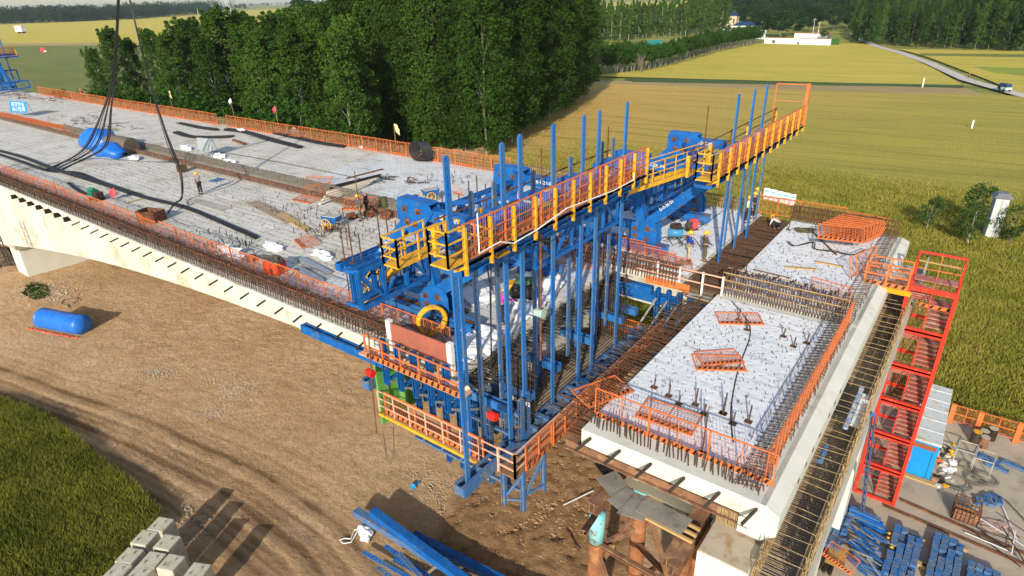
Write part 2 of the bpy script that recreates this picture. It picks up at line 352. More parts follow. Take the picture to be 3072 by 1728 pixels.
# road
rc = [on(2555, 100), on(2580, 118), on(2625, 138), on(2700, 158), on(2790, 190), on(2900, 240), on(3072, 288), on(3300, 350)]
b = MB()
for i in range(len(rc)-1):
    for s in range(6):
        p, q = lerp(rc[i], rc[i+1], s/6), lerp(rc[i], rc[i+1], (s+1)/6)
        d0 = (rc[min(i+1, len(rc)-1)]-rc[max(i-1, 0)]).normalized(); d1 = (rc[min(i+2, len(rc)-1)]-rc[i]).normalized()
        dd0 = lerp(d0, d1, s/6).normalized(); dd1 = lerp(d0, d1, (s+1)/6).normalized()
        n0 = V3((-dd0.y, dd0.x, 0))*1.9; n1 = V3((-dd1.y, dd1.x, 0))*1.9
        b.face([tuple((p-n0)[:2])+(.10,), tuple((q-n1)[:2])+(.10,), tuple((q+n1)[:2])+(.10,), tuple((p+n0)[:2])+(.10,)])
tag(b.build("country_road", mat("road_concrete", (.56, .50, .42), (.46, .41, .35), .5, .9)), kind='structure')

# dirt of the building site: a displaced sheet
X0, X1, Y0, Y1, CS = -150., 8., -6., 100., .22
nx, ny = int((X1-X0)/CS)+1, int((Y1-Y0)/CS)+1
gx_, gy_ = np.meshgrid(np.linspace(X0, X1, nx), np.linspace(Y0, Y1, ny))
gz = .14*(fbm(gx_, gy_, .25, 4, 1)-.5)+.10*(fbm(gx_, gy_, 1.2, 3, 2)-.5)
tr = [on(u, v) for u, v in [(-900, 960), (-300, 1080), (0, 1180), (400, 1340), (700, 1490), (900, 1640), (1010, 1790), (1080, 2000)]]
D = np.full(gx_.shape, 1e9); SG = np.zeros(gx_.shape)
for i in range(len(tr)-1):
    ax, ay, bx, by = tr[i].x, tr[i].y, tr[i+1].x, tr[i+1].y; dx, dy = bx-ax, by-ay; t = np.clip(((gx_-ax)*dx+(gy_-ay)*dy)/(dx*dx+dy*dy), 0, 1)
    d = np.hypot(gx_-ax-t*dx, gy_-ay-t*dy); sg = np.sign(dx*(gy_-ay)-dy*(gx_-ax)); k = d < D; D[k] = d[k]; SG[k] = (sg*d)[k]
rut = np.exp(-(D/3.9)**2); SGw = SG+.5*(fbm(gx_, gy_, .12, 2, 5)-.5)
TRK = rut*(.5+.5*np.cos(SGw*4.1)*np.cos(SGw*1.3+.6)+.25*np.cos(SGw*11))*(.4+.9*fbm(gx_, gy_, .5, 3, 8)); gz -= .09*TRK
ro = [on(u, v) for u, v in [(1400, 1400), (1560, 1230), (1760, 1130), (1900, 1250), (1900, 1900), (1500, 1900), (1300, 1640)]]
RO = inside(gx_, gy_, ro).astype(float)
for _ in range(5): RO[1:-1, 1:-1] = (RO[1:-1, 1:-1]*2+RO[2:, 1:-1]+RO[:-2, 1:-1]+RO[1:-1, 2:]+RO[1:-1, :-2])/6
rough = fbm(gx_, gy_, 1.6, 4, 11, .65); gz += RO*.38*(np.abs(rough-.5)*2*-1+.35)
gz += .10*np.clip(fbm(gx_, gy_, .9, 4, 21, .6)-.58, 0, 1)*3*(1-rut)
und = np.exp(-((gy_-24)/9)**2)*(gx_ > -60); gz += und*.10*(fbm(gx_, gy_, 2., 3, 31)-.5); gz -= .4*inside(gx_, gy_, [(p[0], p[1]) for p in WH])
V = np.stack([gx_.ravel(), gy_.ravel(), gz.ravel()], 1)
I = np.arange(nx*ny).reshape(ny, nx); F = np.stack([I[:-1, :-1].ravel(), I[:-1, 1:].ravel(), I[1:, 1:].ravel(), I[1:, :-1].ravel()], 1)
M_dirt = bpy.data.materials.new("site_dirt"); M_dirt.use_nodes = True; t_ = M_dirt.node_tree; N_ = t_.nodes; L_ = t_.links; P_ = N_["Principled BSDF"]
P_.inputs["Roughness"].default_value = .95; P_.inputs["Specular IOR Level"].default_value = .1
g_ = N_.new("ShaderNodeNewGeometry"); at = N_.new("ShaderNodeAttribute"); at.attribute_name = "wear"; at2 = N_.new("ShaderNodeAttribute"); at2.attribute_name = "lumps"
def dn(sc, det=7, ro=.65):
    n = N_.new("ShaderNodeTexNoise"); n.inputs["Scale"].default_value = sc; n.inputs["Detail"].default_value = det; n.inputs["Roughness"].default_value = ro; L_.new(g_.outputs["Position"], n.inputs["Vector"]); return n.outputs[0]
def dmix(f, c1, c2):
    q = N_.new("ShaderNodeMixRGB")
    for i, s in enumerate((f, c1, c2)):
        if isinstance(s, tuple): q.inputs[i].default_value = (*s, 1)
        elif isinstance(s, float): q.inputs[i].default_value = s
        else: L_.new(s, q.inputs[i])
    return q.outputs[0]
def dr(x, lo, hi):
    r = N_.new("ShaderNodeMapRange"); r.inputs[1].default_value = lo; r.inputs[2].default_value = hi; L_.new(x, r.inputs[0]); return r.outputs[0]
c_ = dmix(dr(dn(.16), .36, .64), (.56, .35, .18), (.70, .48, .28))
c_ = dmix(dr(dn(.9, 8, .7), .50, .68), c_, (.47, .295, .15))
c_ = dmix(dr(dn(.33, 8, .75), .58, .72), c_, (.44, .36, .26))
c_ = dmix(dr(dn(2.6, 9, .85), .48, .60), c_, (.48, .305, .165))
c_ = dmix(dr(dn(11, 5, .85), .55, .72), c_, (.37, .235, .13))
c_ = dmix(dr(dn(5, 6, .85), .62, .70), c_, (.60, .47, .33))
c_ = dmix(dr(at.outputs["Fac"], .10, .7), c_, (.22, .135, .07))
c_ = dmix(at2.outputs["Fac"], c_, dmix(dr(dn(1.3, 6, .7), .4, .6), (.30, .165, .075), (.43, .26, .13)))
L_.new(c_, P_.inputs["Base Color"]); bp_ = N_.new("ShaderNodeBump"); bp_.inputs["Strength"].default_value = 1.; bp_.inputs["Distance"].default_value = .30
L_.new(dn(2.2, 10, .80), bp_.inputs["Height"]); L_.new(bp_.outputs[0], P_.inputs["Normal"])
me = npmesh("dirt_ground", V, F, [M_dirt], smooth=True)
for nme, arr in (("wear", TRK), ("lumps", RO)):
    a = me.attributes.new(nme, 'FLOAT', 'POINT'); a.data.foreach_set("value", arr.ravel().astype(np.float32))
tag(link("dirt_ground", me), kind='structure')
# concrete yard on the right
b = MB(); b.box(-2.4, 30, 24, 45.4, -.1, .22); tag(b.build("concrete_yard", M_yard), kind='structure')

# ---------------------------------------------------------------- scattered leaves and blades
def quads(C, size, rng, flat=.0, asp=1.6):
    n = len(C); a = rng.normal(size=(n, 3)); a /= np.linalg.norm(a, axis=1)[:, None]
    b_ = rng.normal(size=(n, 3)); b_ -= a*(a*b_).sum(1)[:, None]; b_ /= np.linalg.norm(b_, axis=1)[:, None]
    s = (size*rng.uniform(.7, 1.35, n))[:, None]; a = a*s; b_ = b_*s/asp
    V = np.empty((n, 4, 3)); V[:, 0] = C-a; V[:, 1] = C-b_; V[:, 2] = C+a; V[:, 3] = C+b_
    return V.reshape(-1, 3), np.arange(4*n).reshape(n, 4)
def crown_mesh(name, m, rng, clumps, per, leaf, spread=.62, squash=.8):
    """clumps: array (n,4) x,y,z,r - leaves sit in the outer shell of each clump"""
    cl = np.repeat(clumps, per, 0); d = rng.normal(size=(len(cl), 3)); d /= np.linalg.norm(d, axis=1)[:, None]
    rr = rng.uniform(spread, 1.08, len(cl))[:, None]*cl[:, 3:4]; C = cl[:, :3]+d*rr*np.array([1, 1, squash])
    V, F = quads(C, leaf, rng); return npmesh(name, V, F, [m])
def limb(b, p, q, r0, r1, rng, seg=5, wob=.05, n=6):
    p, q = V3(p), V3(q); L = (q-p).length; pts = [p]
    for i in range(1, seg+1):
        t = i/seg; pts.append(lerp(p, q, t)+V3((rng.normal()*wob*L*(1-abs(2*t-1)), rng.normal()*wob*L*(1-abs(2*t-1)), 0)))
    b.path(pts, [lerp(r0, r1, i/seg) for i in range(seg+1)], n)
def poplar(h, R, base, ncl, per, leaf, seed, m, mb, lean=0., pw=.75, clr=1.0, limbs=14, trunk=.17, tip=.25, kind="poplar_tree"):
    rng = np.random.default_rng(seed); root = thing(kind, "-", "tree")
    cl = []
    for i in range(ncl):
        t = ((i+rng.uniform())/ncl)**.92; z = base+(h-base)*t
        prof = (math.sin(math.pi*min(1, (t*.86+.14))**pw))**.8 if pw > 0 else math.sqrt(max(0, 1-((t+pw)/(1.06+pw if t > -pw else -pw*1.35))**2))
        prof = max(prof, .10); a = rng.uniform(0, 2*math.pi)*1.0+i*2.4; rad = R*prof*rng.uniform(.35, 1.02)
        cr = clr*(.65+.5*rng.uniform())*(.45+.55*prof)
        off = lean*(t**2)*h
        cl.append((math.cos(a)*rad+off*-.8, math.sin(a)*rad+off*.25, z+rng.normal()*.3, cr))
    if pw < 0 and lean:
        for k in range(7):
            a = rng.uniform(0, 6.28); q = rng.uniform(.3, .75)*R; zz = h*rng.uniform(.80, .97)
            for j in range(3): cl.append((math.cos(a)*q-lean*h*.75+j*-.25, math.sin(a)*q, zz+j*.8, .8-.2*j))
    for k in range(5): cl.append((-lean*h*.8*(.92+.03*k)+rng.normal()*.15, lean*h*.25, h-1.6+.5*k, .55-.06*k))
    link("crown", crown_mesh("crown", m, rng, np.array(cl), per, leaf), root)
    b = MB(); top = V3((-lean*h*.6, lean*h*.2, h*.88)); limb(b, (0, 0, -.3), top, trunk, .03, rng, 8, .008)
    for i in range(limbs):
        t = .12+.75*i/limbs; c = cl[int(min(.98, t+.12)*ncl)]; z0 = h*t*.85
        limb(b, (-lean*h*.6*(t*.9)**2, lean*h*.2*(t*.9)**2, z0), (c[0]*.9, c[1]*.9, c[2]), trunk*.4*(1-t*.6), .015, rng, 4, .05, 4)
    b.build("trunk", mb, root)
    return root
TALL = [poplar(29, 5.2, 2.2, 290, 66, .20, 11+i, [M_leaf, M_leaf, M_leafs][i], M_bark, .01, -.42, 1.5, 10, .22) for i in range(3)]
PLUME = [poplar(22+i*.8, 3.6, 1.2, 200, 66, .20, 31+i, [M_leafs, M_leafs, M_leafb, M_leaf][i], M_barkw, .06+.03*(i % 2), -.38, 1.15, 9, .11) for i in range(4)]
SLIM = [poplar(19, 2.8, 1.8, 60, 44, .30, 51+i, M_leafs, M_barkw, .03, .62, 1.05, 5, .12) for i in range(3)]
FOREST = [poplar(16, 2.7, 1.0, 52, 44, .28, 61+i, [M_leafs, M_leafd, M_leaf][i], M_bark, .0, .50, 1.1, 2, .09) for i in range(3)]
def roundtree(h, R, base, ncl, per, leaf, seed, m, mb, kind, stems=1, clr=1.):
    rng = np.random.default_rng(seed); root = thing(kind, "-", "tree"); cl = []
    for i in range(ncl):
        d = rng.normal(size=3); d /= np.linalg.norm(d); r = rng.uniform(.45, 1)**.5
        z = (h+base)/2+d[2]*r*(h-base)/2*.92; cl.append((d[0]*r*R, d[1]*r*R, z, clr*rng.uniform(.6, 1.1)))
    link("crown", crown_mesh("crown", m, rng, np.array(cl), per, leaf), root)
    b = MB()
    for s in range(stems):
        a = 2*math.pi*s/max(1, stems)+.4; o = V3((math.cos(a), math.sin(a), 0))*(.5*R if stems > 1 else 0)
        limb(b, (o.x*.15, o.y*.15, -.3), (o.x, o.y, base+(h-base)*.45), .05*h**.5, .04, rng, 5, .03)
        for k in range(6):
            c = cl[(s*7+k*5) % ncl]; limb(b, (o.x*.7, o.y*.7, base+(h-base)*.05*k), (c[0]*.9, c[1]*.9, c[2]), .025*h**.5, .015, rng, 4, .06, 4)
    b.build("trunk", mb, root); return root
BUSH = [roundtree(6.5+.6*i, 2.6, 1.8, 46, 70, .15, 71+i, M_hedge, M_bark, "hedge_tree", 2, .9) for i in range(3)]
JUN = [roundtree(4.2+.4*i, 1.35, .5, 30, 60, .09, 91+i, M_juni, M_bark, "small_field_tree", 1, .62) for i in range(2)]
BROAD = [roundtree(15, 6.2, 3.0, 100, 50, .34, 81+i, M_leafd, M_bark, "broadleaf_tree", 1, 1.9) for i in range(2)]
USED = set()
def tree(proto, x, y, s=1., label=None, group=None, rz=None, z=0, sz=None):
    o = proto if proto.name not in USED else copy_tree(proto); USED.add(proto.name)
    o.location = (x, y, z); o.rotation_euler = (0, 0, rz if rz is not None else 0); o.scale = (s, s, sz if sz else s)
    o['label'] = label; o['group'] = group; return o
R_ = random.Random(3)
# tall plantation behind the deck
G1 = "tall poplars of the dense plantation behind the deck"
n = 0
for r in range(13):
    for c in range(9):
        y = 90+r*6.2+R_.uniform(-.8, .8); xr = -74.0-(y-90)*.31
        x = xr-c*5.4+R_.uniform(-.9, .9)
        if r > 1 and c > 2 and not (r < 4 and c < 8): continue
        if r > 6 and c > 1: continue
        s = R_.uniform(.88, 1.08)*(1.02 if c < 7 else .93); tree(TALL[n % 3], x, y, s, ("tall plantation poplar behind the deck, %s in the front row counted from the field side" % nth(c+1) if r == 0 else "tall dense poplar at the field edge of the plantation, %s row back" % nth(r+1) if c == 0 else "tall dense poplar deep in the dark plantation behind the bridge deck"), G1, R_.uniform(0, 6.3)); n += 1
# shorter wind-bent poplars to the left; placed so that their tops stand where the photograph has them
G2 = "wind-bent poplars in the row beside the far deck edge"
tops = [(318, 90, 78), (262, 150, 74), (375, 120, 84), (440, 92, 80), (490, 105, 72), (535, 68, 78), (565, 62, 84), (600, 110, 70), (640, 35, 76), (690, 42, 80), (715, 80, 72), (735, 48, 86), (770, 95, 70), (800, 55, 80), (832, 40, 84), (868, 60, 76), (860, 100, 68), (905, 30, 82), (925, 75, 72), (960, 40, 80), (990, 50, 86), (1000, 105, 70), (1030, 60, 76)]
for i, (u, v, y) in enumerate(tops):
    p = aty(u, v, y); h = p.z; q = PLUME[i % 4]; s = h/(22+(i % 4)*.8)
    tree(q, p.x+1.2, y, s, "wind-bent pale poplar with a feathery top beyond the fence, %s from the left" % nth(sorted(range(len(tops)), key=lambda k: tops[k][0]).index(i)+1), G2, R_.uniform(-.5, .5))
for i in range(26):
    u = 270+i*29; y = 49+R_.uniform(0, 9); p = aty(u, 300-.05*i, y)
    tree(BUSH[i % 3], p.x, y, R_.uniform(1.3, 1.9), "low leafy tree at the foot of the wind-bent poplars, %s from the left" % nth(i+1), "low trees under the wind-bent poplars", R_.uniform(0, 6))
for i, (u, v, y, s) in enumerate([(130, 270, 62, .7), (165, 262, 66, .8), (215, 275, 60, .8), (150, 205, 70, .9), (255, 255, 64, 1.0)]):
    p = aty(u, v, y); tree(BUSH[i % 3], p.x, y, s*1.1, "bushy low tree at the thin end of the tree row near the blue travellers", "bushes at the thin end of the row", R_.uniform(0, 6))
for i in range(9):
    p = on(900+i*62, 395+i*8+R_.uniform(-8, 8)); tree(PLUME[i % 4], p.x, p.y, R_.uniform(.55, .8), "young poplar before the front edge of the plantation, %s from the left" % nth(i+1), "young poplars at the plantation edge", R_.uniform(0, 6))
# dark tree clump standing in the yellow field (top, left of the plantation)
for i, (u, v, y) in enumerate([(900, -8, 330), (950, -2, 335), (985, 25, 325), (1030, -5, 340), (1065, 10, 330), (1120, 0, 330), (1180, 0, 335)]):
    p = aty(u, v, y); tree(BROAD[i % 2], p.x, y, p.z/15, "blue-green broad tree in the clump standing out in the yellow field", "broad trees of the clump in the yellow field", i)
# far avenue right of the plantation
G3 = "slim poplars of the avenue beyond the hedge"
for i in range(58):
    t = i/57; u = lerp(1690, 2185, t)+R_.uniform(-5, 5); v = lerp(128, 92, t)+R_.uniform(-9, 7); p = on(u, v)
    tree(SLIM[i % 3], p.x, p.y, R_.uniform(.85, 1.15)*(1.0+.22*t), "slim pale-trunked poplar in the avenue beyond the green hedge", G3, R_.uniform(0, 6))
for i in range(30):
    t = i/29; p = on(lerp(1700, 2175, t)+R_.uniform(-6, 6), lerp(106, 78, t)); tree(SLIM[(i+1) % 3], p.x, p.y, R_.uniform(.95, 1.2), "slim pale-trunked poplar in the avenue beyond the green hedge", G3, R_.uniform(0, 6))
# hedge of bushy trees along the field
hp = [(1745, 225), (1800, 222), (1850, 220), (1900, 214), (1950, 205), (2000, 193), (2060, 175), (2120, 157), (2180, 143), (2240, 133), (2285, 127)]
k = 0
for i in range(len(hp)-1):
    nseg = [2, 2, 3, 3, 3, 4, 5, 6, 7, 6][i]
    for s_ in range(nseg):
        for row in (0, 1):
            t = (s_+.5*row)/nseg; p = on(lerp(hp[i][0], hp[i+1][0], t), lerp(hp[i][1], hp[i+1][1], t)); 
            d = V3((-.62, .78, 0))*(1.5+row*4.5)
            tree(BUSH[k % 3], p.x+d.x, p.y+d.y, R_.uniform(.9, 1.15)*(1.35 if i < 4 else 1.12), "bushy green tree in the trimmed hedge row along the yellow field", "bushy trees of the hedge row", R_.uniform(0, 6)); k += 1
# two bare trees in front of the hedge
rngb = np.random.default_rng(5)
for i, (u, v, lb) in enumerate([(1788, 226, "leafless grey tree at the shaded left end of the hedge"), (1922, 217, "leafless grey tree in front of the hedge, nearest the open field")]):
    p = on(u, v); root = thing("bare_tree", lb, "tree", (p.x, p.y, 0)); b = MB(); c = MB()
    for s_ in range(4):
        a = s_*1.6; e = V3((math.cos(a)*.9, math.sin(a)*.9, 4.2)); limb(b, (0, 0, -.1), e, .09, .05, rngb, 5, .04)
        for k_ in range(9):
            f = lerp(V3((0, 0, 0)), e, .35+.07*k_); g = f+V3((rngb.normal()*.9, rngb.normal()*.9, 1.6+rngb.uniform()*1.5)); limb(c, f, g, .035, .012, rngb, 3, .05, 4)
            for _ in range(4): limb(c, lerp(f, g, .6), g+V3((rngb.normal()*.6, rngb.normal()*.6, rngb.uniform(-.2, .9))), .016, .008, rngb, 2, .04, 3)
    b.build("trunk", M_twig, root); c.build("crown", M_twig, root)
# forest on the right
G4 = "poplars of the dense forest beyond the road"
k = 0
for r in range(9):
    nn_ = 24-r
    for c in range(nn_):
        t = c/(nn_-1); u = lerp(2570-r*4, 3110, t)+R_.uniform(-7, 7); v = lerp(128, 153, t)-r*9.5+R_.uniform(-3, 3)
        if v < 62: continue
        p = on(u, v); tree(FOREST[(k*7) % 3], p.x, p.y, R_.uniform(.85, 1.15)*(1+.07*r), "young dark green poplar in the forest beyond the road", G4, R_.uniform(0, 6)); k += 1
# broad trees of the village
for i, (u, v, s) in enumerate([(2290, 108, 1.05), (2340, 112, 1.15), (2385, 106, 1.0), (2240, 85, 1.1), (2310, 88, 1.25), (2360, 88, 1.3), (2430, 95, 1.1), (2460, 78, 1.2), (2500, 90, 1.1), (2400, 72, 1.3), (2540, 85, 1.1), (2220, 70, 1.0), (2180, 74, .9), (2480, 60, 1.4), (2280, 62, 1.3), (2560, 60, 1.4), (2340, 60, 1.3), (2440, 55, 1.4)]):
    p = on(u, v); tree(BROAD[i % 2], p.x, p.y, s*.95, "large dark broadleaf tree crowded behind the white village wall", "dark broadleaf trees of the village", i*1.3)
for i, (u, v, lb, s) in enumerate([(2778, 690, "small soft tree nearest the orange panel heap in the field", 1.), (2900, 735, "small tree immediately beside the grey column in the field", 1.15), (2930, 690, "small tree behind the front one beside the column, with its top highest", 1.35), (3022, 730, "leaning small tree on the far side of the grey column", 1.0)]):
    p = on(u, v); tree(JUN[i % 2], p.x, p.y, s, lb, None, i)
for o in bpy.data.objects:
    if o.get('group', 0) is None: del o['group']
# far wood on the left horizon (one mass, cannot be counted)
rg = np.random.default_rng(9); CL = []
def wood(u0, v0, u1, v1, nn, h, depth):
    for i in range(nn):
        t = rg.uniform(); p = on(lerp(u0, u1, t), lerp(v0, v1, t)); d = rg.uniform(0, depth); q = V3((p.x, p.y, 0))*(1+d); hh = h*rg.uniform(.7, 1.15)
        for s_ in range(7): CL.append((q.x+rg.normal()*hh*.25, q.y+rg.normal()*hh*.25, hh*rg.uniform(.15, .85), hh*.24))
wood(-300, 76, 180, 68, 170, 30, .10); wood(160, 68, 400, 58, 130, 30, .12); wood(380, 58, 660, 40, 130, 34, .14); wood(-300, 58, 700, 28, 220, 42, .35)
wood(700, 22, 900, 14, 40, 24, .3); wood(900, 12, 1300, 8, 60, 24, .4); wood(560, 34, 740, 28, 25, 24, .1); wood(2000, 14, 2700, 20, 120, 24, .5); wood(2150, 42, 3300, 60, 260, 24, .35)
CL = np.array(CL); me = crown_mesh("far_wood", M_leafd, rg, CL, 26, 1.5)
tag(link("far_wood", me), "dark band of distant trees along the horizon", "trees", None, 'stuff')

# crops: blades near the camera
def blades(name, poly, dens, h, wdt, m, seed, z=0., lab=None, cat="wheat", fall=None, rd=(.236, .97, 3.3, .3)):
    rg = np.random.default_rng(seed); P = np.array([(p[0], p[1]) for p in poly]); x0, y0 = P.min(0); x1, y1 = P.max(0)
    n = int((x1-x0)*(y1-y0)*dens); X = rg.uniform(x0, x1, n); Y = rg.uniform(y0, y1, n); k = inside(X, Y, [tuple(p) for p in P])
    if fall is not None: k &= rg.uniform(size=n) < fall(X, Y)
    X, Y = X[k], Y[k]; n = len(X); H = h*rg.uniform(.75, 1.15, n)*(.75+.5*fbm(X, Y, .35, 3, seed))
    row = np.mod(X*rd[0]+Y*rd[1], rd[2]) < rd[3]; H = np.where(row, H*.5, H)
    a = rg.uniform(0, 2*np.pi, n); w = wdt*rg.uniform(.6, 1.4, n); lx = rg.normal(size=n)*h*.30; ly = rg.normal(size=n)*h*.30
    V = np.empty((n, 3, 3)); V[:, 0] = np.stack([X-np.cos(a)*w, Y-np.sin(a)*w, np.full(n, z)+H*.25], 1); V[:, 1] = np.stack([X+np.cos(a)*w, Y+np.sin(a)*w, np.full(n, z)+H*.25], 1)
    V[:, 2] = np.stack([X+lx, Y+ly, z+H], 1)
    return tag(link(name, npmesh(name, V.reshape(-1, 3), np.arange(3*n).reshape(n, 3), [m])), lab, cat, None, 'stuff')
wp = [(-70, 45.8), (28, 45.8), (28, 112), (-70, 112)]
blades("wheat", wp, 150, .46, .07, M_wheat, 3, .02, "ripening wheat standing beyond the bridge and the yard", fall=lambda X, Y: np.clip((112-Y)/55, 0, 1)*np.clip((X+70)/34, 0, 1)*.95)
GP = [tuple(on(u, v, .5)[:2]) for u, v in [(-500, 1120), (0, 1192), (130, 1238), (230, 1312), (330, 1398), (405, 1455), (478, 1530), (478, 1585), (430, 1640), (380, 1690), (300, 1800), (300, 2050), (-500, 2050)]]
b = MB(); b.poly(GP, -.1, .14); tag(b.build("crop_bed", mat("crop_bed_soil", (.10, .12, .03), (.06, .08, .02), 1.5, .95)), kind='structure')
ga, gb = on(0, 1345, .5), on(330, 1470, .5); gd = (gb-ga).normalized()
blades("green_wheat", GP, 520, .60, .05, M_wheatg, 4, .10, "green wheat patch in the near corner of the site", rd=(-gd.y, gd.x, 1.9, .22))
blades("ripe_wheat_fringe", [tuple(on(u, v, .5)[:2]) for u, v in [(400, 1470), (470, 1535), (470, 1590), (430, 1650), (380, 1700), (330, 1728), (300, 1640), (330, 1540)]], 160, .62, .05, M_wheat, 14, .12, "yellowing wheat at the rim of the green patch")
# ================================================================ BRIDGE
def deckmat(name, a, b, st, rowdir=True, dots=.5, st_t=.60):
    m = bpy.data.materials.new(name); m.use_nodes = True; t = m.node_tree; N = t.nodes; L = t.links; P = N["Principled BSDF"]
    P.inputs["Roughness"].default_value = .9; P.inputs["Specular IOR Level"].default_value = .15; g = N.new("ShaderNodeNewGeometry")
    def nz(sc, st_=(1, 1, 1), det=6, ro=.65):
        mp = N.new("ShaderNodeMapping"); mp.inputs["Scale"].default_value = st_; L.new(g.outputs["Position"], mp.inputs[0]); n = N.new("ShaderNodeTexNoise")
        n.inputs["Scale"].default_value = sc; n.inputs["Detail"].default_value = det; n.inputs["Roughness"].default_value = ro; L.new(mp.outputs[0], n.inputs["Vector"]); return n.outputs[0]
    def rp(x, lo, hi):
        r = N.new("ShaderNodeMapRange"); r.inputs[1].default_value = lo; r.inputs[2].default_value = hi; L.new(x, r.inputs[0]); return r.outputs[0]
    def mix(f, x, y):
        q = N.new("ShaderNodeMixRGB")
        for i, s in enumerate((f, x, y)):
            if isinstance(s, tuple): q.inputs[i].default_value = (*s, 1)
            elif isinstance(s, float): q.inputs[i].default_value = s
            else: L.new(s, q.inputs[i])
        return q.outputs[0]
    def mth(op, x, y=None):
        q = N.new("ShaderNodeMath"); q.operation = op
        for i, s in enumerate((x, y)):
            if s is None: continue
            if isinstance(s, float): q.inputs[i].default_value = s
            else: L.new(s, q.inputs[i])
        return q.outputs[0]
    sx = N.new("ShaderNodeSeparateXYZ"); L.new(g.outputs["Position"], sx.inputs[0])
    wob = mth('MULTIPLY', nz(.5), 1.6)
    cx = mth('SINE', mth('ADD', mth('MULTIPLY', sx.outputs[0], 11.5), wob)); cy = mth('SINE', mth('ADD', mth('MULTIPLY', sx.outputs[1], 11.5), wob))
    dot = mth('MULTIPLY', rp(cx, .35, .95), rp(cy, .45, .95)); row = rp(cy, -.2, 1.)
    col = mix(rp(nz(.5), .38, .62), a, b)
    col = mix(rp(nz(.22, (1, 1, 1), 8, .75), st_t-.08, st_t+.12), col, st)
    col = mix(rp(nz(1.8, (.25, 1.6, 1), 6, .7), .55, .75), col, tuple(x*.62 for x in st))
    col = mix(mth('MULTIPLY', rp(nz(3.2, (1, 1, 1), 5, .8), .56, .68), .55), col, tuple(x*.45 for x in st))
    if rowdir: col = mix(mth('MULTIPLY', row, .22), col, tuple(x*.5 for x in a))
    col = mix(mth('MULTIPLY', mth('MULTIPLY', dot, rp(nz(4), .35, .6)), dots), col, tuple(x*.35 for x in st))
    L.new(col, P.inputs["Base Color"])
    bp = N.new("ShaderNodeBump"); bp.inputs["Strength"].default_value = .6; bp.inputs["Distance"].default_value = .06
    h = mth('ADD', nz(2.5, (1, 1, 1), 5), mth('MULTIPLY', dot, -.35)); L.new(h, bp.inputs["Height"]); L.new(bp.outputs[0], P.inputs["Normal"]); MATS[name] = m; return m
D_old = deckmat("curing_felt_dusty", (.66, .62, .54), (.55, .51, .44), (.40, .31, .21), True, .75, .60)
D_new = deckmat("curing_felt_clean", (.78, .78, .77), (.70, .71, .73), (.60, .58, .54), False, .35, .66)
D_mid = deckmat("curing_felt_grey", (.66, .66, .64), (.55, .55, .54), (.42, .36, .27), False, .6, .60)
ZD = 13.5; PIERX = -83.
def soffit(x):
    return ZD-2.9-.00145*max(0, (68.4-abs(x-PIERX)))**0*0-.00145*(68.4-abs(x-PIERX))**2 if abs(x-PIERX) < 68.4 else ZD-2.9
M_web = mat("cast_concrete_web", (.64, .62, .53), (.55, .53, .45), .9, .85, bump=.15, bscale=9, c3=(.47, .40, .27), s3=.5, t3=.60, stretch=(1.6, 1.6, .22))
def seams(m, per, depth=.55):
    t = m.node_tree; N = t.nodes; L = t.links; P = N["Principled BSDF"]; src = P.inputs["Base Color"].links[0].from_socket; g = N.new("ShaderNodeNewGeometry"); s = N.new("ShaderNodeSeparateXYZ"); L.new(g.outputs["Position"], s.inputs[0])
    a = N.new("ShaderNodeMath"); a.operation = 'PINGPONG'; a.inputs[1].default_value = per/2; L.new(s.outputs[0], a.inputs[0]); r = N.new("ShaderNodeMapRange"); r.inputs[1].default_value = .05; r.inputs[2].default_value = .02; r.inputs[4].default_value = depth; L.new(a.outputs[0], r.inputs[0])
    d = N.new("ShaderNodeMath"); d.operation = 'DIVIDE'; d.inputs[1].default_value = per; L.new(s.outputs[0], d.inputs[0]); f = N.new("ShaderNodeMath"); f.operation = 'ROUND'; L.new(d.outputs[0], f.inputs[0]); w = N.new("ShaderNodeTexWhiteNoise"); w.noise_dimensions = '1D'; L.new(f.outputs[0], w.inputs["W"])
    mr = N.new("ShaderNodeMapRange"); mr.inputs[3].default_value = .88; mr.inputs[4].default_value = 1.04; L.new(w.outputs[0], mr.inputs[0]); h = N.new("ShaderNodeHueSaturation"); L.new(src, h.inputs["Color"]); L.new(mr.outputs[0], h.inputs["Value"])
    q = N.new("ShaderNodeMixRGB"); L.new(r.outputs[0], q.inputs[0]); L.new(h.outputs[0], q.inputs[1]); q.inputs[2].default_value = (.28, .25, .19, 1); L.new(q.outputs[0], P.inputs["Base Color"])
seams(M_web, 4.2)
def girder(y0, y1, xa, xb, label, dm):
    root = thing("box_girder", label, "bridge girder", ((xa+xb)/2, (y0+y1)/2, soffit(xb)))
    b = MB(); xs = list(np.arange(xa, xb, 3.))+[xb]; prev = None
    for x in xs:
        zb = soffit(x); sec = [(y0, ZD-.06), (y1, ZD-.06), (y1, ZD-.30), (y1-2.1, ZD-.75), (y1-2.2, zb), (y0+2.2, zb), (y0+2.1, ZD-.75), (y0, ZD-.30)]
        k = len(b.v); b.v += [(x, p[0], p[1]) for p in sec]
        if prev is not None:
            for i in range(8): b.f.append((prev+i, prev+(i+1) % 8, k+(i+1) % 8, k+i)); b.m.append(0)
        else: b.f.append(tuple(range(k, k+8))); b.m.append(0)
        prev = k
    b.f.append(tuple(range(prev+7, prev-1, -1))); b.m.append(0)
    b.build("web", M_web, root, 'w')
    b = MB(); b.box(xa, xb-.02, y0+.02, y1-.02, ZD-.057, ZD); b.build("deck_slab", dm, root, 'w'); return root
g1 = girder(15.2, 28.1, -152, -14.6, "long pale box girder with its near side in the sun, white felt on its deck", D_old)
g2 = girder(28.35, 41.4, -152, -10.75, "far box girder of the twin decks, beside the trees", D_old)
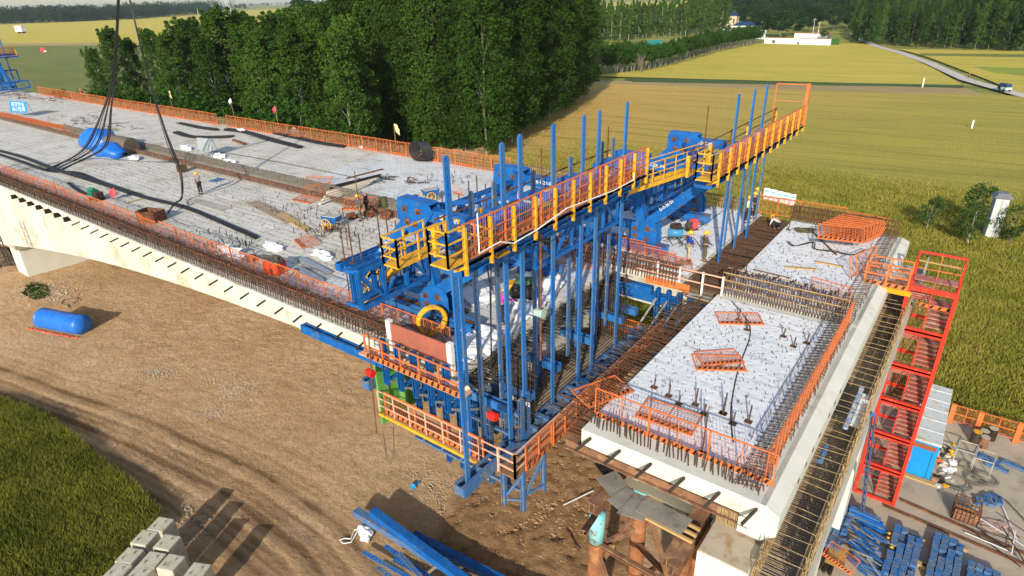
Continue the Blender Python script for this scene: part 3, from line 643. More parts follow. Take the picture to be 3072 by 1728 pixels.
# fresh, cleaner felt near the working ends
def patch(name, pts, z, m, lab, cat="felt"):
    b = MB(); b.poly(pts, ZD+.002, z); return tag(b.build(name, m), lab, cat)
patch("curing_felt", [(-27, 16.2), (-14.8, 16.2), (-14.8, 27.5), (-24, 27.5)], ZD+.012, D_mid, "pale grey curing felt under the near blue traveller")
patch("curing_felt", [(-44, 29.6), (-20, 29.6), (-20, 40.6), (-47, 40.6)], ZD+.012, D_mid, "white curing felt on the far deck beside the black pipe coil")
patch("curing_felt", [(-19.5, 29.4), (-10.9, 29.4), (-10.9, 41.2), (-19.5, 41.2)], ZD+.014, D_new, "clean white curing felt where the blue shirted worker stands")
# end span slab on the right
root = thing("end_span_slab", "bright white end slab on the right with fences and rebar on it", "bridge slab", (-5.7, 28.3, 12.7))
b = MB()
for y0, y1 in ((15.2, 28.1), (28.35, 41.5)):
    b.box(-8.8, -2.6, y0, y1, 12.80, ZD-.05)
b.box(-8.2, -2.6, 16.2, 40.5, 10.9, 12.78); b.build("slab", M_conc, root, 'w')
b = MB(); b.box(-8.75, -3.6, 16.1, 27.6, ZD-.048, ZD); b.build("felt", D_new, root, 'w')
b = MB(); b.box(-8.75, -3.35, 29.2, 41.0, ZD-.048, ZD); b.build("felt", D_new, root, 'w')
b = MB(); b.prism_y([(-3.3, ZD-.05), (-2.62, ZD-.05), (-2.2, ZD-.25), (-2.2, ZD-1.0), (-2.6, ZD-1.4), (-3.3, ZD-1.4)], 15.18, 41.52); b.build("edge_beam", M_conc, root, 'w')
for i in range(7):                                   # openings of the edge beam
    b = MB(); y = 17.2+i*.9+(.5 if i > 3 else 0); b.box(-2.36, -2.188, y, y+.16, ZD-.50, ZD-.36); b.build("anchor_hole", M_blackp, root, 'w')
# steel ties sticking out of the fascias
for i in range(24):
    x = -50+i*1.5; b = MB(); b.beam((x, 15.35, 13.28), (x+.12, 14.62, 13.18), .06, .08); b.build("formwork_tie", M_rebarD, g1, 'w')
for i in range(7):
    x = -62.5+i*1.75; b = MB(); b.ibeam((x, 15.3, 13.12), (x, 14.85, 13.12), .28, .30); b.build("formwork_tie", M_blackp, g1, 'w')
for i in range(6):
    x = -8.4+i*1.12; b = MB(); b.beam((x, 15.3, 13.25), (x-.25, 14.55, 13.02), .07, .10); b.build("formwork_tie", M_rebarD, root, 'w')
for i in range(40):                                  # concrete lumps left at the tie pockets
    pass
# rebar rows
M_rebarG = mat('grey_rebar', (.23, .20, .155), (.14, .115, .085), 5, .8)
def rebar_row(name, lab, x0, x1, y, z, h, sp, m, m2=None, w=.18, tilt=0., seed=1, loops=True, r=.018, longi=3, along='x'):
    rg = random.Random(seed); b = MB(); n = int(abs(x1-x0)/sp)
    def P(a, c, zz): return (a, c, zz) if along == 'x' else (c, a, zz)
    for i in range(n):
        x = x0+(x1-x0)*i/n+rg.uniform(-.04, .04)*sp*3; hh = h*rg.uniform(.88, 1.08); t = rg.uniform(-.08, .08)+tilt; k = rg.uniform(-.05, .05)
        if loops:
            b.beam(P(x, y-w, z), P(x+k, y-w*.6+t, z+hh), r*2, r*2); b.beam(P(x, y+w, z), P(x+k, y+w*.6+t, z+hh), r*2, r*2)
            b.beam(P(x+k, y-w*.6+t, z+hh), P(x+k, y+w*.6+t, z+hh), r*2, r*2)
        else: b.beam(P(x, y, z), P(x+k, y+t, z+hh), r*2, r*2)
    b.mi(1 if m2 else 0)
    for j in range(longi):
        zz = z+h*(.35+.6*j/max(1, longi-1)) if longi > 1 else z+h*.8
        for s in ((-1, 1) if loops else (0,)): b.beam(P(x0, y+s*w*.8, zz), P(x1, y+s*w*.8, zz), r*2.2, r*2.2)
    return tag(b.build(name, [m, m2] if m2 else m), lab, "rebar")
rebar_row("parapet_rebar", "long row of upright parapet bars along the near sunlit deck edge", -74, -15.2, 15.55, 13.45, .95, .21, M_rebarD, M_rust, .20, 0, 1, r=.016)
b = MB(); rg = random.Random(5)                      # rusty fringe of bent bars on top of that row
for i in range(900):
    x = -74+59*rg.random()**.75; y = 15.72+rg.uniform(-.16, .22); z = 14.15+rg.uniform(-.25, .2); a = rg.uniform(-1, 1)
    b.beam((x, y, z), (x+a*.36, y+rg.uniform(-.15, .15), z+rg.uniform(-.12, .2)), .020, .020)
for j in range(4): b.beam((-74, 15.5+.06*j, 14.05+.03*(j % 3)), (-15.3, 15.5+.06*j, 14.05+.03*(j % 3)), .03, .03)
tag(b.build("rebar_fringe", M_rust), "rusty tangled bars on top of the near parapet rebar", "rebar")
rebar_row("parapet_rebar", "row of parapet bars on the far deck edge below the orange fence", -120, -32, 41.1, 13.45, .9, .22, M_rebarL, M_rebar, .16, 0, 2)
rebar_row("parapet_rebar", "pale bent parapet bars at the far edge against the wheat, behind the travellers", -32, -11, 41.1, 13.45, 1.0, .16, M_rebarL, M_rebar, .22, 0, 3)
rebar_row("parapet_rebar", "grey wall of parapet bars on the far side of the median gap", -90, -21, 28.95, 13.45, .72, .22, M_rebarG, None, .14, 0, 4, r=.018)
rebar_row("parapet_rebar", "straw coloured stubby bars on the near side of the median gap", -125, -21, 27.6, 13.45, .45, .24, M_rebarG, M_rust, .10, 0, 5)
rebar_row("parapet_rebar", "dark looped bars in the median gap under the travellers", -20.5, -10.8, 28.2, 13.45, 1.0, .17, M_rebar, M_rust, .30, 0, 6)
b = MB()
for j in range(6): b.beam((-130, 27.95+.10*j, 13.58+.02*(j % 3)), (-19.5, 27.95+.10*j, 13.58+.02*(j % 3)), .035, .035)
tag(b.build("median_bars", M_rust), "rust brown long bars lying in the median gap", "rebar")
rebar_row("slab_rebar", "dense dark bars standing across the white end slab at the median", -8.7, -3.0, 28.6, 13.4, 1.25, .13, M_rebar, M_rebarL, .42, .05, 7, r=.02)
rebar_row("slab_rebar", "dark bars standing along the far edge of the white end slab", -8.8, -2.8, 41.2, 13.4, 1.1, .16, M_rebar, None, .14, 0, 8)
b = MB()
rg = random.Random(8)                                # stubs on the near edge of the end slab
for i in range(46):
    x = -8.7+i*.128+rg.uniform(-.03, .03); y = 15.62+rg.uniform(-.06, .10); h = rg.uniform(.45, .75)
    b.beam((x, y-.02, 13.4), (x+rg.uniform(-.08, .08), y+rg.uniform(-.12, .05), 13.4+h), .035, .035)
tag(b.build("rebar_stubs", M_rebarD), "brown bar ends sticking up along the near edge of the white slab", "rebar")
b = MB()                                             # hooked bars on the trough side of the slab
for i in range(100):
    y = 15.5+i*.26; x = -3.15+rg.uniform(-.06, .06); h = .42*rg.uniform(.8, 1.1)
    b.beam((x-.55, y, 13.54), (x+.25, y+rg.uniform(-.05, .05), 13.6+h*.25), .024, .024); b.beam((x+.25, y, 13.6+h*.25), (x+.32, y, 13.15), .024, .024)
    if i % 3 == 0: b.beam((x-.7, y, 13.5), (x-.65, y, 13.5+h), .02, .02)
for j in range(3): b.beam((-3.6+j*.25, 15.4, 13.58), (-3.6+j*.25, 41.3, 13.58), .018, .018)
tag(b.build("hooked_bars", M_rebar), "hooked bars along the trough side of the white end slab", "rebar")
# short upright bars dotted over the decks: nobody could count them
b = MB()
for i in range(900):
    u = rg.random(); x = -72+56*rg.random()**.8; y = rg.uniform(16.8, 27.2); h = rg.uniform(.05, .14)
    b.beam((x, y, 13.49), (x+rg.uniform(-.06, .06), y+rg.uniform(-.06, .06), 13.5+h), .02, .02)
for i in range(900):
    x = -8.6+5.1*rg.random(); y = rg.uniform(16.4, 40.8)
    if 27.6 < y < 29.3: continue
    b.beam((x, y, 13.49), (x+rg.uniform(-.03, .03), y+rg.uniform(-.03, .03), 13.5+rg.uniform(.05, .11)), .016, .016)
for i in range(700):
    x = rg.uniform(-30, -11); y = rg.uniform(29.6, 40.8); b.beam((x, y, 13.49), (x+rg.uniform(-.06, .06), y, 13.5+rg.uniform(.06, .16)), .018, .018)
for (u0, v0, u1, v1, k, hh) in [(520, 700, 770, 790, 90, .34), (700, 600, 960, 650, 30, .25), (880, 620, 1040, 720, 45, .3), (1260, 520, 1400, 560, 30, .3), (980, 660, 1120, 720, 24, .3)]:
    for i in range(k):
        p = on(lerp(u0, u1, rg.random())+rg.uniform(-20, 20), lerp(v0, v1, rg.random())+rg.uniform(-15, 15), 13.5); h = hh*rg.uniform(.5, 1.2)
        if not (16.6 < p.y < 40.5): continue
        a = rg.uniform(0, 6.3); t = rg.choice([.05, .1, .5])
        b.beam((p.x, p.y, 13.49), (p.x+math.cos(a)*t*h, p.y+math.sin(a)*t*h, 13.5+h), .035, .035)
tag(b.build("dowel_bars", M_rebarD), "countless short dark bars sticking up through the white felt", "rebar", None, 'stuff')
# tall tie rods standing with plates on the end slab
for i, (u, v, L) in enumerate([(1790, 1170, .30), (1962, 1163, .4), (2006, 1188, .5), (2036, 1213, .4), (2112, 1243, .45), (2086, 1215, .7), (2168, 1240, .55), (2198, 1272, .5), (2245, 1266, .7), (2170, 1242, .9), (2105, 1360, 1.6), (2215, 960, .6), (2240, 990, .5), (2350, 1010, .4), (2380, 1040, .45), (2420, 1030, .5), (2236, 820, .6), (2365, 690, .9), (2330, 690, .5)]):
    p = on(u, v, 13.5)
    if not (-8.7 < p.x < -3.2): continue
    b = MB(); b.box(p.x-.12, p.x+.12, p.y-.1, p.y+.1, 13.50, 13.53); b.tube((p.x, p.y, 13.52), (p.x+.03, p.y, 13.5+L), .03, 5)
    tag(b.build("anchor_rod", M_rebar), "rusty anchor rod with a square plate on the white end slab", "anchor rod", "rusty anchor rods on the white end slab")
# rebar mat of the closing strip between far girder and end slab
def matbars(name, lab, x0, x1, y0, y1, z, sp, m, seed, jit=.10, rows=1, m2=None, cross=8):
    rg = random.Random(seed); b = MB()
    for r in range(rows):
        n = int((y1-y0)/sp)
        for i in range(n):
            y = y0+(y1-y0)*i/n+rg.uniform(-.4, .4)*sp; a, c = x0+rg.uniform(-jit, jit), x1+rg.uniform(-jit, jit)
            b.beam((a, y, z-r*.22+rg.uniform(-.03, .03)), (c, y+rg.uniform(-.12, .12), z-r*.22+rg.uniform(-.05, .05)), .026, .026)
    b.mi(1 if m2 else 0)
    for j in range(cross):
        x = x0+(x1-x0)*(j+.5)/cross; b.beam((x, y0, z-.06), (x, y1, z-.06), .03, .03)
    return tag(b.build(name, [m, m2] if m2 else m), lab, "rebar")
matbars("rebar_mat", "brown rebar mat of the closing strip beside the white end slab", -11.0, -8.55, 28.5, 41.3, 13.42, .10, M_rebar, 21, .18, 2, M_rebarD, 14)
b = MB(); b.box(-10.74, -8.82, 28.5, 41.3, 12.75, 12.82); tag(b.build("strip_formwork", M_ply), "formwork boards under the brown rebar mat", "formwork")
matbars("starter_bars", "dark starter bars reaching out of the near girder end", -14.7, -13.5, 15.6, 27.9, 13.32, .12, M_rebarD, 22, .35, 2, None, 2)
matbars("starter_bars", "rusty starter bars reaching from the white slab over the open gap", -10.25, -8.7, 15.6, 28.0, 13.30, .17, M_rebar, 23, .6, 2, None, 1)
matbars("starter_bars", "lower dark starter bars of the near girder above the pit floor", -14.7, -13.3, 17.6, 25.8, 11.2, .2, M_rebarD, 24, .5, 2, None, 2)
matbars("starter_bars", "lower rusty starter bars below the white slab edge", -10.4, -8.6, 17.0, 27.0, 11.5, .17, M_rebar, 25, .5, 2, None, 2)

# left pier, pier base and ground details under the girder
root = thing("bridge_pier", "pale wall pier under the far left part of the near girder", "pier", (-83, 21.6, 0))
b = MB(); b.box(-84.6, -81.5, 18.3, 26.2, -.3, soffit(-83)+.2); b.build("shaft", M_conc, root, 'w')
b = MB(); b.box(-84.9, -81.2, 18.0, 26.5, soffit(-83)-.5, soffit(-83)+.05); b.build("bearing_shelf", M_concg, root, 'w')

# ---------------------------------------------------------------- fence panels
def fence_panel(L=2.0, H=1.2, frame=M_org, netm=M_orgn, toe=True, mids=1, dense=.12, cross=False):
    root = thing("safety_fence", "-", "fence panel"); b = MB(); r = .038
    for x in (0, L): b.box(x-r/2, x+r/2, -r/2, r/2, 0, H)
    b.box(0, L, -r/2, r/2, H-r, H+.003); b.box(0, L, -r/2, r/2, .02, .02+r)
    for i in range(mids):
        x = L*(i+1)/(mids+1); b.box(x-.014, x+.014, -.014, .014, .05, H-.04)
    if cross: b.beam((0, 0, .25), (L, 0, H-.05), .03, .03)
    b.build("frame", frame, root)
    b = MB(); n = int(L/dense)
    for i in range(1, n): b.box(L*i/n-.004, L*i/n+.004, -.004, .004, .06, H-.05)
    n = int(H/dense)
    for i in range(1, n): b.box(.02, L-.02, -.010, -.004, H*i/n-.004, H*i/n+.004)
    b.build("mesh", netm, root)
    if toe:
        b = MB(); b.box(.02, L-.02, -.030, -.018, .04, .24); n = int(L/.22)
        b.mi(1)
        for i in range(n):
            x = .06+(L-.12)*i/n; b.hexa([(x, -.036, .06), (x+.09, -.036, .06), (x+.09, -.012, .06), (x, -.012, .06)], [(x+.08, -.036, .22), (x+.17, -.036, .22), (x+.17, -.012, .22), (x+.08, -.012, .22)])
        b.build("toe_board", [frame, M_blackp], root)
    return root
FP = fence_panel(); FPn = fence_panel(2.0, 1.2, mids=3, toe=False); FPUSED = set()
def panel(proto, loc, rz, lab, grp=None, rx=0., ry=0., s=1.):
    o = proto if proto.name not in FPUSED else copy_tree(proto); FPUSED.add(proto.name)
    o.location = loc; o.rotation_euler = (rx, ry, rz); o.scale = (s, s, s) if isinstance(s, (int, float)) else s; o['label'] = lab
    if grp: o['group'] = grp
    elif 'group' in o: del o['group']
    return o
rg = random.Random(12)
for i in range(28):
    x = -73.5+i*2.06
    if x > -17: break
    panel(FPn if i % 2 else FP, (x, 16.45+rg.uniform(-.05, .05), ZD), rg.uniform(-.02, .02), "near edge orange guard panel, %s from the pier end" % nth(i+1), "guard panels along the near deck edge", rx=rg.uniform(-.05, .09))
for i in range(50):
    x = -133+i*2.04
    if x > -32.5: break
    if i in (28,): continue
    panel(FP if i % 2 else FPn, (x, 40.75, ZD), rg.uniform(-.015, .015), "far edge orange guard panel before the trees, %s from the distant traveller" % nth(i+1), "guard panels along the far deck edge", rx=rg.uniform(-.04, .04), s=(1, 1, 1.12))
for i in range(3):
    panel(FP, (-8.75+i*2.03, 16.03, ZD), 0, ["orange guard panel at the open gap end of the near slab edge", "middle orange guard panel on the near edge of the white slab", "orange guard panel at the near corner of the white slab"][i])
for i in range(6):
    panel(FPn, (-2.95, 16.1+i*2.02, ZD), math.pi/2, "trough side orange guard panel, %s from the near corner" % nth(i+1), "guard panels on the trough side of the white slab")
# panels lying about (u, v, z-rot, tilt, label)
for (u, v, rz, rx, lab, s) in [
    (1770, 1225, 1.15, -1.52, "orange panel with a striped board lying flat at the gap corner of the white slab", 1.),
    (1905, 1250, .05, -1.50, "orange striped panel lying flat just inside the near fence of the slab", 1.),
    (2160, 972, .55, -1.55, "single orange panel lying alone in the middle of the near white slab", .95),
    (2090, 1110, .55, -1.55, "orange panel lying under a second one on the white slab", .95),
    (2110, 1098, .75, -1.53, "orange panel lying crosswise on top of another on the white slab", .85),
    (872, 600, .10, -1.50, "orange panel lying flat left of the pile of boards at the median", 1.),
    (905, 555, .45, -1.25, "orange panel leaning on the median bars above the others", 1.1),
    (930, 590, 1.2, -1.1, "orange striped panel propped against the median bars", 1.),
    (1025, 630, .62, -1.25, "orange panel leaning beside the grey jacketed worker", 1.25),
    (880, 720, -.35, -1.45, "faded orange panel lying among bars on the near deck, left of the barrow", .9),
    (1360, 580, -.1, -.15, "orange striped panel standing alone near the far edge left of the blue plate", .5)]:
    p = on(u, v, 13.56); panel(FP, p, rz, lab, rx=rx, s=s)
p = on(1665, 790, 13.5); panel(FPn, (p.x, p.y, 13.55), .12, "orange panel leaning on the dark bars between the hangers", rx=-.45, s=1.1)
for i in range(4):
    p = on(1858+i*42, 745+i*17, 13.5); panel(FPn, p, .0, "orange panel leaning along the median bars, %s from the left" % nth(i+1), "panels leaning along the median bars of the far deck end", rx=.5, s=.9)
for i in range(9):
    a = i*.08; p = on(2570-i*7, 680+i*4, 13.6+.07*i); panel([FP, FPn][i % 2], (p.x-.8, p.y-.7-.08*i, 13.62+.09*i), -.15+a*.6, "orange panel in the far corner heap, %s from the bottom" % nth(i+1), "heaped orange panels at the far corner of the slab", rx=-1.0-.03*i, s=1.15)
p = on(2590, 800, 13.7); panel(FPn, (p.x-.3, p.y-1.5, 13.55), 1.25, "orange panel standing askew below the heap at the slab edge", rx=-.25, s=(1.3, 1, .9))
p = on(2465, 880, 13.5); panel(FPn, (p.x-.4, p.y-.4, 13.55), -.15, "orange panel hanging on the standing bars at the trough end of the median", rx=.35, s=.9)
for i in range(4): panel(FPn, (-11.2+i*1.35, 41.6+.02*i, ZD), 0, "far fence panel behind the brown rebar mat, %s from the left" % nth(i+1), "fence panels behind the brown rebar mat", s=(.66, 1, 1.0))

# ================================================================ FORM TRAVELLERS
def text_part(s, loc, rot, size, parent, m=M_whitep, name="lettering"):
    cu = bpy.data.curves.new(name, 'FONT'); cu.body = s; cu.size = size; cu.extrude = .004; cu.align_x = 'CENTER'
    o = bpy.data.objects.new(name, cu); SC.collection.objects.link(o); dg = bpy.context.evaluated_depsgraph_get()
    me = bpy.data.meshes.new_from_object(o.evaluated_get(dg)); bpy.data.objects.remove(o); me.materials.clear(); me.materials.append(m)
    q = link(name, me, parent); base = V3((0, 0, 0)); pp = parent
    while pp: base += V3(pp.location); pp = pp.parent
    q.location = V3(loc)-base; q.rotation_euler = rot; return q
def strap(x, y, z0, z1, w=.23, t=.07, along='y'):
    b = MB(); n = int((z1-z0)/.27); e = w*.36
    def bx(a0, a1, c0, c1, k0, k1):
        if along == 'y': b.box(c0, c1, a0, a1, k0, k1)
        else: b.box(a0, a1, c0, c1, k0, k1)
    cy, cx = (y, x) if along == 'y' else (x, y)
    bx(cy-w/2, cy-w/2+e, cx-t/2, cx+t/2, z0, z1); bx(cy+w/2-e, cy+w/2, cx-t/2, cx+t/2, z0, z1)
    for i in range(n):
        z = z0+(z1-z0)*i/n; bx(cy-w/2+e, cy+w/2-e, cx-t/2, cx+t/2, z, z+(z1-z0)/n-.07)
    bx(cy-w/2+.03, cy+w/2-.03, cx-t/2, cx+t/2, z1, z1+.05); bx(cy-w/2+.07, cy+w/2-.07, cx-t/2, cx+t/2, z1+.05, z1+.08)
    return b
def saddle(x, y, z):
    b = MB(); b.box(x-.22, x+.22, y-.42, y+.42, z, z+.03); b.box(x-.22, x+.22, y-.42, y+.42, z+.24, z+.27)
    b.box(x-.17, x-.15, y-.40, y+.40, z+.03, z+.24); b.box(x+.15, x+.17, y-.40, y+.40, z+.03, z+.24)
    for i in range(5): yy = y-.38+i*.19; b.box(x-.21, x+.21, yy-.01, yy+.01, z+.03, z+.24)
    return b
def plate(root, pts, y, th, m=M_blue, bolts=(), lab=None):
    b = MB()
    for s in (-1, 1): b.prism_y(pts, y+s*.27-th/2, y+s*.27+th/2)
    b.prism_y([pts[i] for i in range(len(pts))], y-.20, y+.20) if False else None
    k = [(x*.0+x, z) for x, z in pts]
    b.box(min(p[0] for p in pts)+.1, max(p[0] for p in pts)-.1, y-.24, y+.24, max(p[1] for p in pts)-.06, max(p[1] for p in pts)-.01)
    o = b.build("gusset_plate", m, root, 'w')
    for (bx_, bz) in bolts:
        c = MB(); c.box(bx_-.13, bx_+.13, y-.325, y-.29, bz-.13, bz+.13); c.tube((bx_, y-.42, bz), (bx_, y-.30, bz), .07, 8)
        c.build("pin", M_rust, root, 'w')
    return o
def truss(root, y, xT, xA, xB, xF, zt, zb, sg=1, txt=None):
    """rhombus truss in a vertical plane; zt top chord axis, zb foot"""
    b = MB(); T = (xT, y, zt); A = (xA, y, zb+.7); B = (xB, y, zb+.9); F = (xF, y, zt+.05)
    b.dbl(A, T, .5, .46, (0, 1, 0)) if False else None
    for p, q, h in ((A, T, .50), (T, B, .55), (T, F, .52), (B, F, .52), (A, B, .40)):
        p, q = V3(p), V3(q); d = (q-p).normalized(); n = V3((0, 1, 0)); a = d.cross(n).normalized()
        for s in (-1, 1): b.beam(p+n*s*.20, q+n*s*.20, h, .05, n)
        for s in (-1, 1): b.beam(p+a*s*(h/2-.02), q+a*s*(h/2-.02), .05, .42, a) if False else b.beam(p+a*s*(h/2-.015), q+a*s*(h/2-.015), .43, .03, a)
    t = b.build("main_truss", M_blue, root, 'w')
    plate(t, [(xT-.85*sg, zt+.55), (xT+.95*sg, zt+.55), (xT+1.2*sg, zt+.15), (xT+.25*sg, zt-.95), (xT-.35*sg, zt-.95), (xT-.95*sg, zt-.35)][::sg], y, .04, bolts=[(xT-.45*sg, zt+.1), (xT+.35*sg, zt+.1), (xT-.35*sg, zt-.45), (xT+.1*sg, zt-.5)])
    plate(t, [(xB-.75*sg, zb+1.0), (xB+.1*sg, zb+1.35), (xB+.75*sg, zb+1.35), (xB+.95*sg, zb+.9), (xB+.95*sg, zb+.05), (xB-.75*sg, zb+.05)][::sg], y, .04, bolts=[(xB-.4*sg, zb+.75), (xB+.35*sg, zb+.85), (xB-.35*sg, zb+.35), (xB+.35*sg, zb+.25)])
    if txt and sg > 0:
        dz = (zt+.05)-(zb+.9); dx = xF-xB; an = -math.atan2(dz, dx)
        text_part(txt[0], ((xB+xF)/2-.6, y-.232, (zb+.9+zt)/2-.35), (math.pi/2, an, 0), .24, t)
        text_part(txt[1], ((xT+xF)/2-1., y-.232, zt-.05), (math.pi/2, 0, 0), .26, t)
        text_part(txt[2], ((xT+xA)/2-.1, y-.232, (zt+zb+.7)/2-.05), (math.pi/2, -math.atan2(zt-zb-.7, xT-xA), 0), .26, t)
    return t
def runway(root, y, x0, x1, zb):
    b = MB()
    for s in (-1, 1): b.ibeam((x0, y+s*.24, zb-.22), (x1, y+s*.24, zb-.22), .26, .40)
    for s in (-1, 1): b.box(x0, x1, y+s*.24-.09, y+s*.24+.09, zb-.02, zb+.03)
    r = b.build("runway_beam", M_bluew, root, 'w'); c = MB(); c.beam((x0, y, zb+.035), (x1, y, zb+.035), .10, .05); c.build("rusty_track", M_rust, r, 'w')
    n = int(abs(x1-x0)/.62)
    for i in range(n):
        x = x0+(x1-x0)*(i+.5)/n; c = MB(); c.ibeam((x, y-.55, ZD+.13), (x, y+.55, ZD+.13), .22, .26); c.build("sleeper", M_dblue, r, 'w')
def railing(b, p, q, H=1.15, sp=1.3, r=.035, rails=3, posts_first=True):
    p, q = V3(p), V3(q); L = (q-p).length; n = max(1, round(L/sp))
    for i in range(n+1):
        c = lerp(p, q, i/n); b.beam(c, c+V3((0, 0, H)), r*2, r*2)
    for k in range(rails):
        z = H*(k+1)/rails-.02; b.beam(p+V3((0, 0, z)), q+V3((0, 0, z)), r*1.6, r*1.6)
def striped(b, p, q, h=.2, m0=0, m1=1, side=.02):
    p, q = V3(p), V3(q); b.mi(m0); b.beam(p+V3((0, 0, h/2)), q+V3((0, 0, h/2)), .015, h); b.mi(m1); L = (q-p).length; n = int(L/.30); d = (q-p).normalized(); nn = d.cross(V3((0, 0, 1)))
    for i in range(n):
        c = p+d*(L*(i+.2)/n); a = nn*.016
        b.hexa([c-a+V3((0, 0, .02)), c+d*.12-a+V3((0, 0, .02)), c+d*.12+a+V3((0, 0, .02)), c+a+V3((0, 0, .02))], [c+d*.08-a+V3((0, 0, h-.02)), c+d*.20-a+V3((0, 0, h-.02)), c+d*.20+a+V3((0, 0, h-.02)), c+d*.08+a+V3((0, 0, h-.02))])
    b.mi(0)
def netting(b, p, q, z0, z1, dense=.11, r=.004):
    p, q = V3(p), V3(q); L = (q-p).length; n = int(L/dense)
    for i in range(1, n): c = lerp(p, q, i/n); b.beam(c+V3((0, 0, z0)), c+V3((0, 0, z1)), r*2, r*2)
    m = int((z1-z0)/dense)
    for i in range(1, m): z = lerp(z0, z1, i/m); b.beam(p+V3((0, 0, z)), q+V3((0, 0, z)), r*2, r*2)
def front_beam(root, x, y0, y1, z, sg=1, H=1.15, skew=0.):
    """twin blue cross beam with a railed walkway before and behind it"""
    b = MB()
    for s in (-1, 1): b.ibeam((x+s*.26, y0+.1, z-.32), (x+s*.26+skew, y1-.1, z-.32), .28, .62)
    n = int((y1-y0)/1.3)
    for i in range(n+1):
        y = y0+.2+(y1-y0-.4)*i/n; b.box(x-.2, x+.2, y-.02, y+.02, z-.55, z-.05)
    for y in (y0+.08, y1-.08): b.box(x-.42, x+.42, y-.02, y+.02, z-.63, z)
    cb = b.build("front_cross_beam", M_blue, root, 'w')
    xf = x+sg*.26; w = MB(); w.box(min(xf-sg*.42, xf+sg*.42), max(xf-sg*.42, xf+sg*.42), y0, y1, z+.04, z+.09)
    wk = w.build("walkway_deck", mat("rusty_plank_deck", (.30, .15, .07), (.20, .10, .05), 2, .85), root, 'w')
    c = MB(); n = max(2, round((y1-y0)/1.32))
    for i in range(n+1):
        y = y0+(y1-y0)*i/n
        c.ibeam((xf+sg*.45, y, z-.45), (xf+sg*.45, y, z+H), .10, .11, t=.02)
        c.beam((x+sg*.2, y, z-.40), (xf+sg*.5, y, z-.14), .08, .10)
        c.beam((xf+sg*.46, y0, z-.10), (xf+sg*.46, y1, z-.10), .05, .08)
    c.build("walkway_railing", M_yel, root, 'w')
    c = MB(); n2 = round((y1-y0)/2.0)
    for i in range(n2+1):
        y = y0+(y1-y0)*i/n2; c.beam((xf+sg*.40, y, z-.05), (xf+sg*.40, y, z+H+.08), .06, .06)
    for i in range(n2*2):
        y = y0+(y1-y0)*(i+.5)/(n2*2); c.beam((xf+sg*.40, y, z), (xf+sg*.40, y, z+H+.04), .022, .022)
    c.beam((xf+sg*.40, y0, z+H+.06), (xf+sg*.40, y1, z+H+.06), .05, .05); c.beam((xf+sg*.43, y0, z+.75), (xf+sg*.43, y1, z+.75), .035, .035); c.beam((xf+sg*.43, y0, z+.42), (xf+sg*.43, y1, z+.42), .035, .035); c.beam((xf+sg*.40, y0, z+.03), (xf+sg*.40, y1, z+.03), .05, .05)
    striped(c, (xf+sg*.37, y0, z), (xf+sg*.37, y1, z), .2)
    c.build("mesh_panel_frame", [M_org, M_blackp], root, 'w')
    c = MB(); netting(c, (xf+sg*.395, y0, z), (xf+sg*.395, y1, z), .2, H, .12, .0045); c.build("mesh", M_orgn, root, 'w')
    # rear rail on the far side of the beam
    c = MB(); xr = x-sg*.95
    for i in range(n//2+1):
        y = y0+.4+(y1-y0-.8)*i/(n//2); c.beam((xr, y, z-.3), (xr, y, z+.75), .14, .14)
    c.beam((xr, y0+.4, z-.28), (xr, y1-.4, z-.28), .05, .05); c.build("rear_railing", M_yel, root, 'w')
    c = MB(); c.beam((xr, y0+.4, z+.95), (xr, y1-.4, z+.95), .045, .045); c.beam((xr, y0+.4, z+.45), (xr, y1-.4, z+.45), .045, .045)
    for i in range(n//2+1):
        y = y0+.9+(y1-y0-1.6)*i/(n//2); c.beam((xr, y, z-.2), (xr, y, z+1.0), .05, .05)
    c.build("rear_handrail", M_rust, root, 'w')
    return cb
def basket(root, x0, x1, y0, y1, z, H=1.1):
    c = MB(); c.box(x0, x1, y0, y1, z-.06, z)
    for a, d in (((x0, y0), (x1, y0)), ((x1, y0), (x1, y1)), ((x0, y0), (x0, y1))): railing(c, (*a, z), (*d, z), H, .9, .03)
    return c.build("access_basket", M_yel, root, 'w')
# ---- traveller one, near girder
T1 = thing("form_traveller", "near blue form traveller with the longest row of perforated hangers over the open gap", "form traveller", (-18.2, 21.6, ZD), group="form travellers on the girder ends")
truss(T1, 18.0, -18.8, -22.6, -18.05, -12.7, 18.75, 14.2, 1, ("B-5-28-10", "B-1-28-09", "W-5-28-12"))
truss(T1, 25.2, -19.2, -22.9, -18.4, -12.7, 18.55, 14.2, 1, ("B-5-29-10", "B-1-29-09", "W-5-29-12"))
runway(T1, 18.0, -23.6, -15.9, 14.15); runway(T1, 25.2, -24.0, -16.2, 14.15)
for y in (18.0, 25.2):
    for k in range(3):
        b = MB(); x = -23.1+k*.62+(.35 if y < 20 else 0); b.dbl((x, y-1.55, 15.75), (x, y+1.4, 15.75), .34, .42); ab = b.build("rear_anchor_beam", M_blue, T1, 'w')
        for s in (-1.15, 1.1):
            c = MB(); c.tube((x, y+s, 13.5), (x+.03, y+s, 17.5+.4*(k % 2)), .035, 6); c.box(x-.12, x+.12, y+s-.12, y+s+.12, 15.97, 16.03); c.build("threaded_bar", M_rebar, ab, 'w')
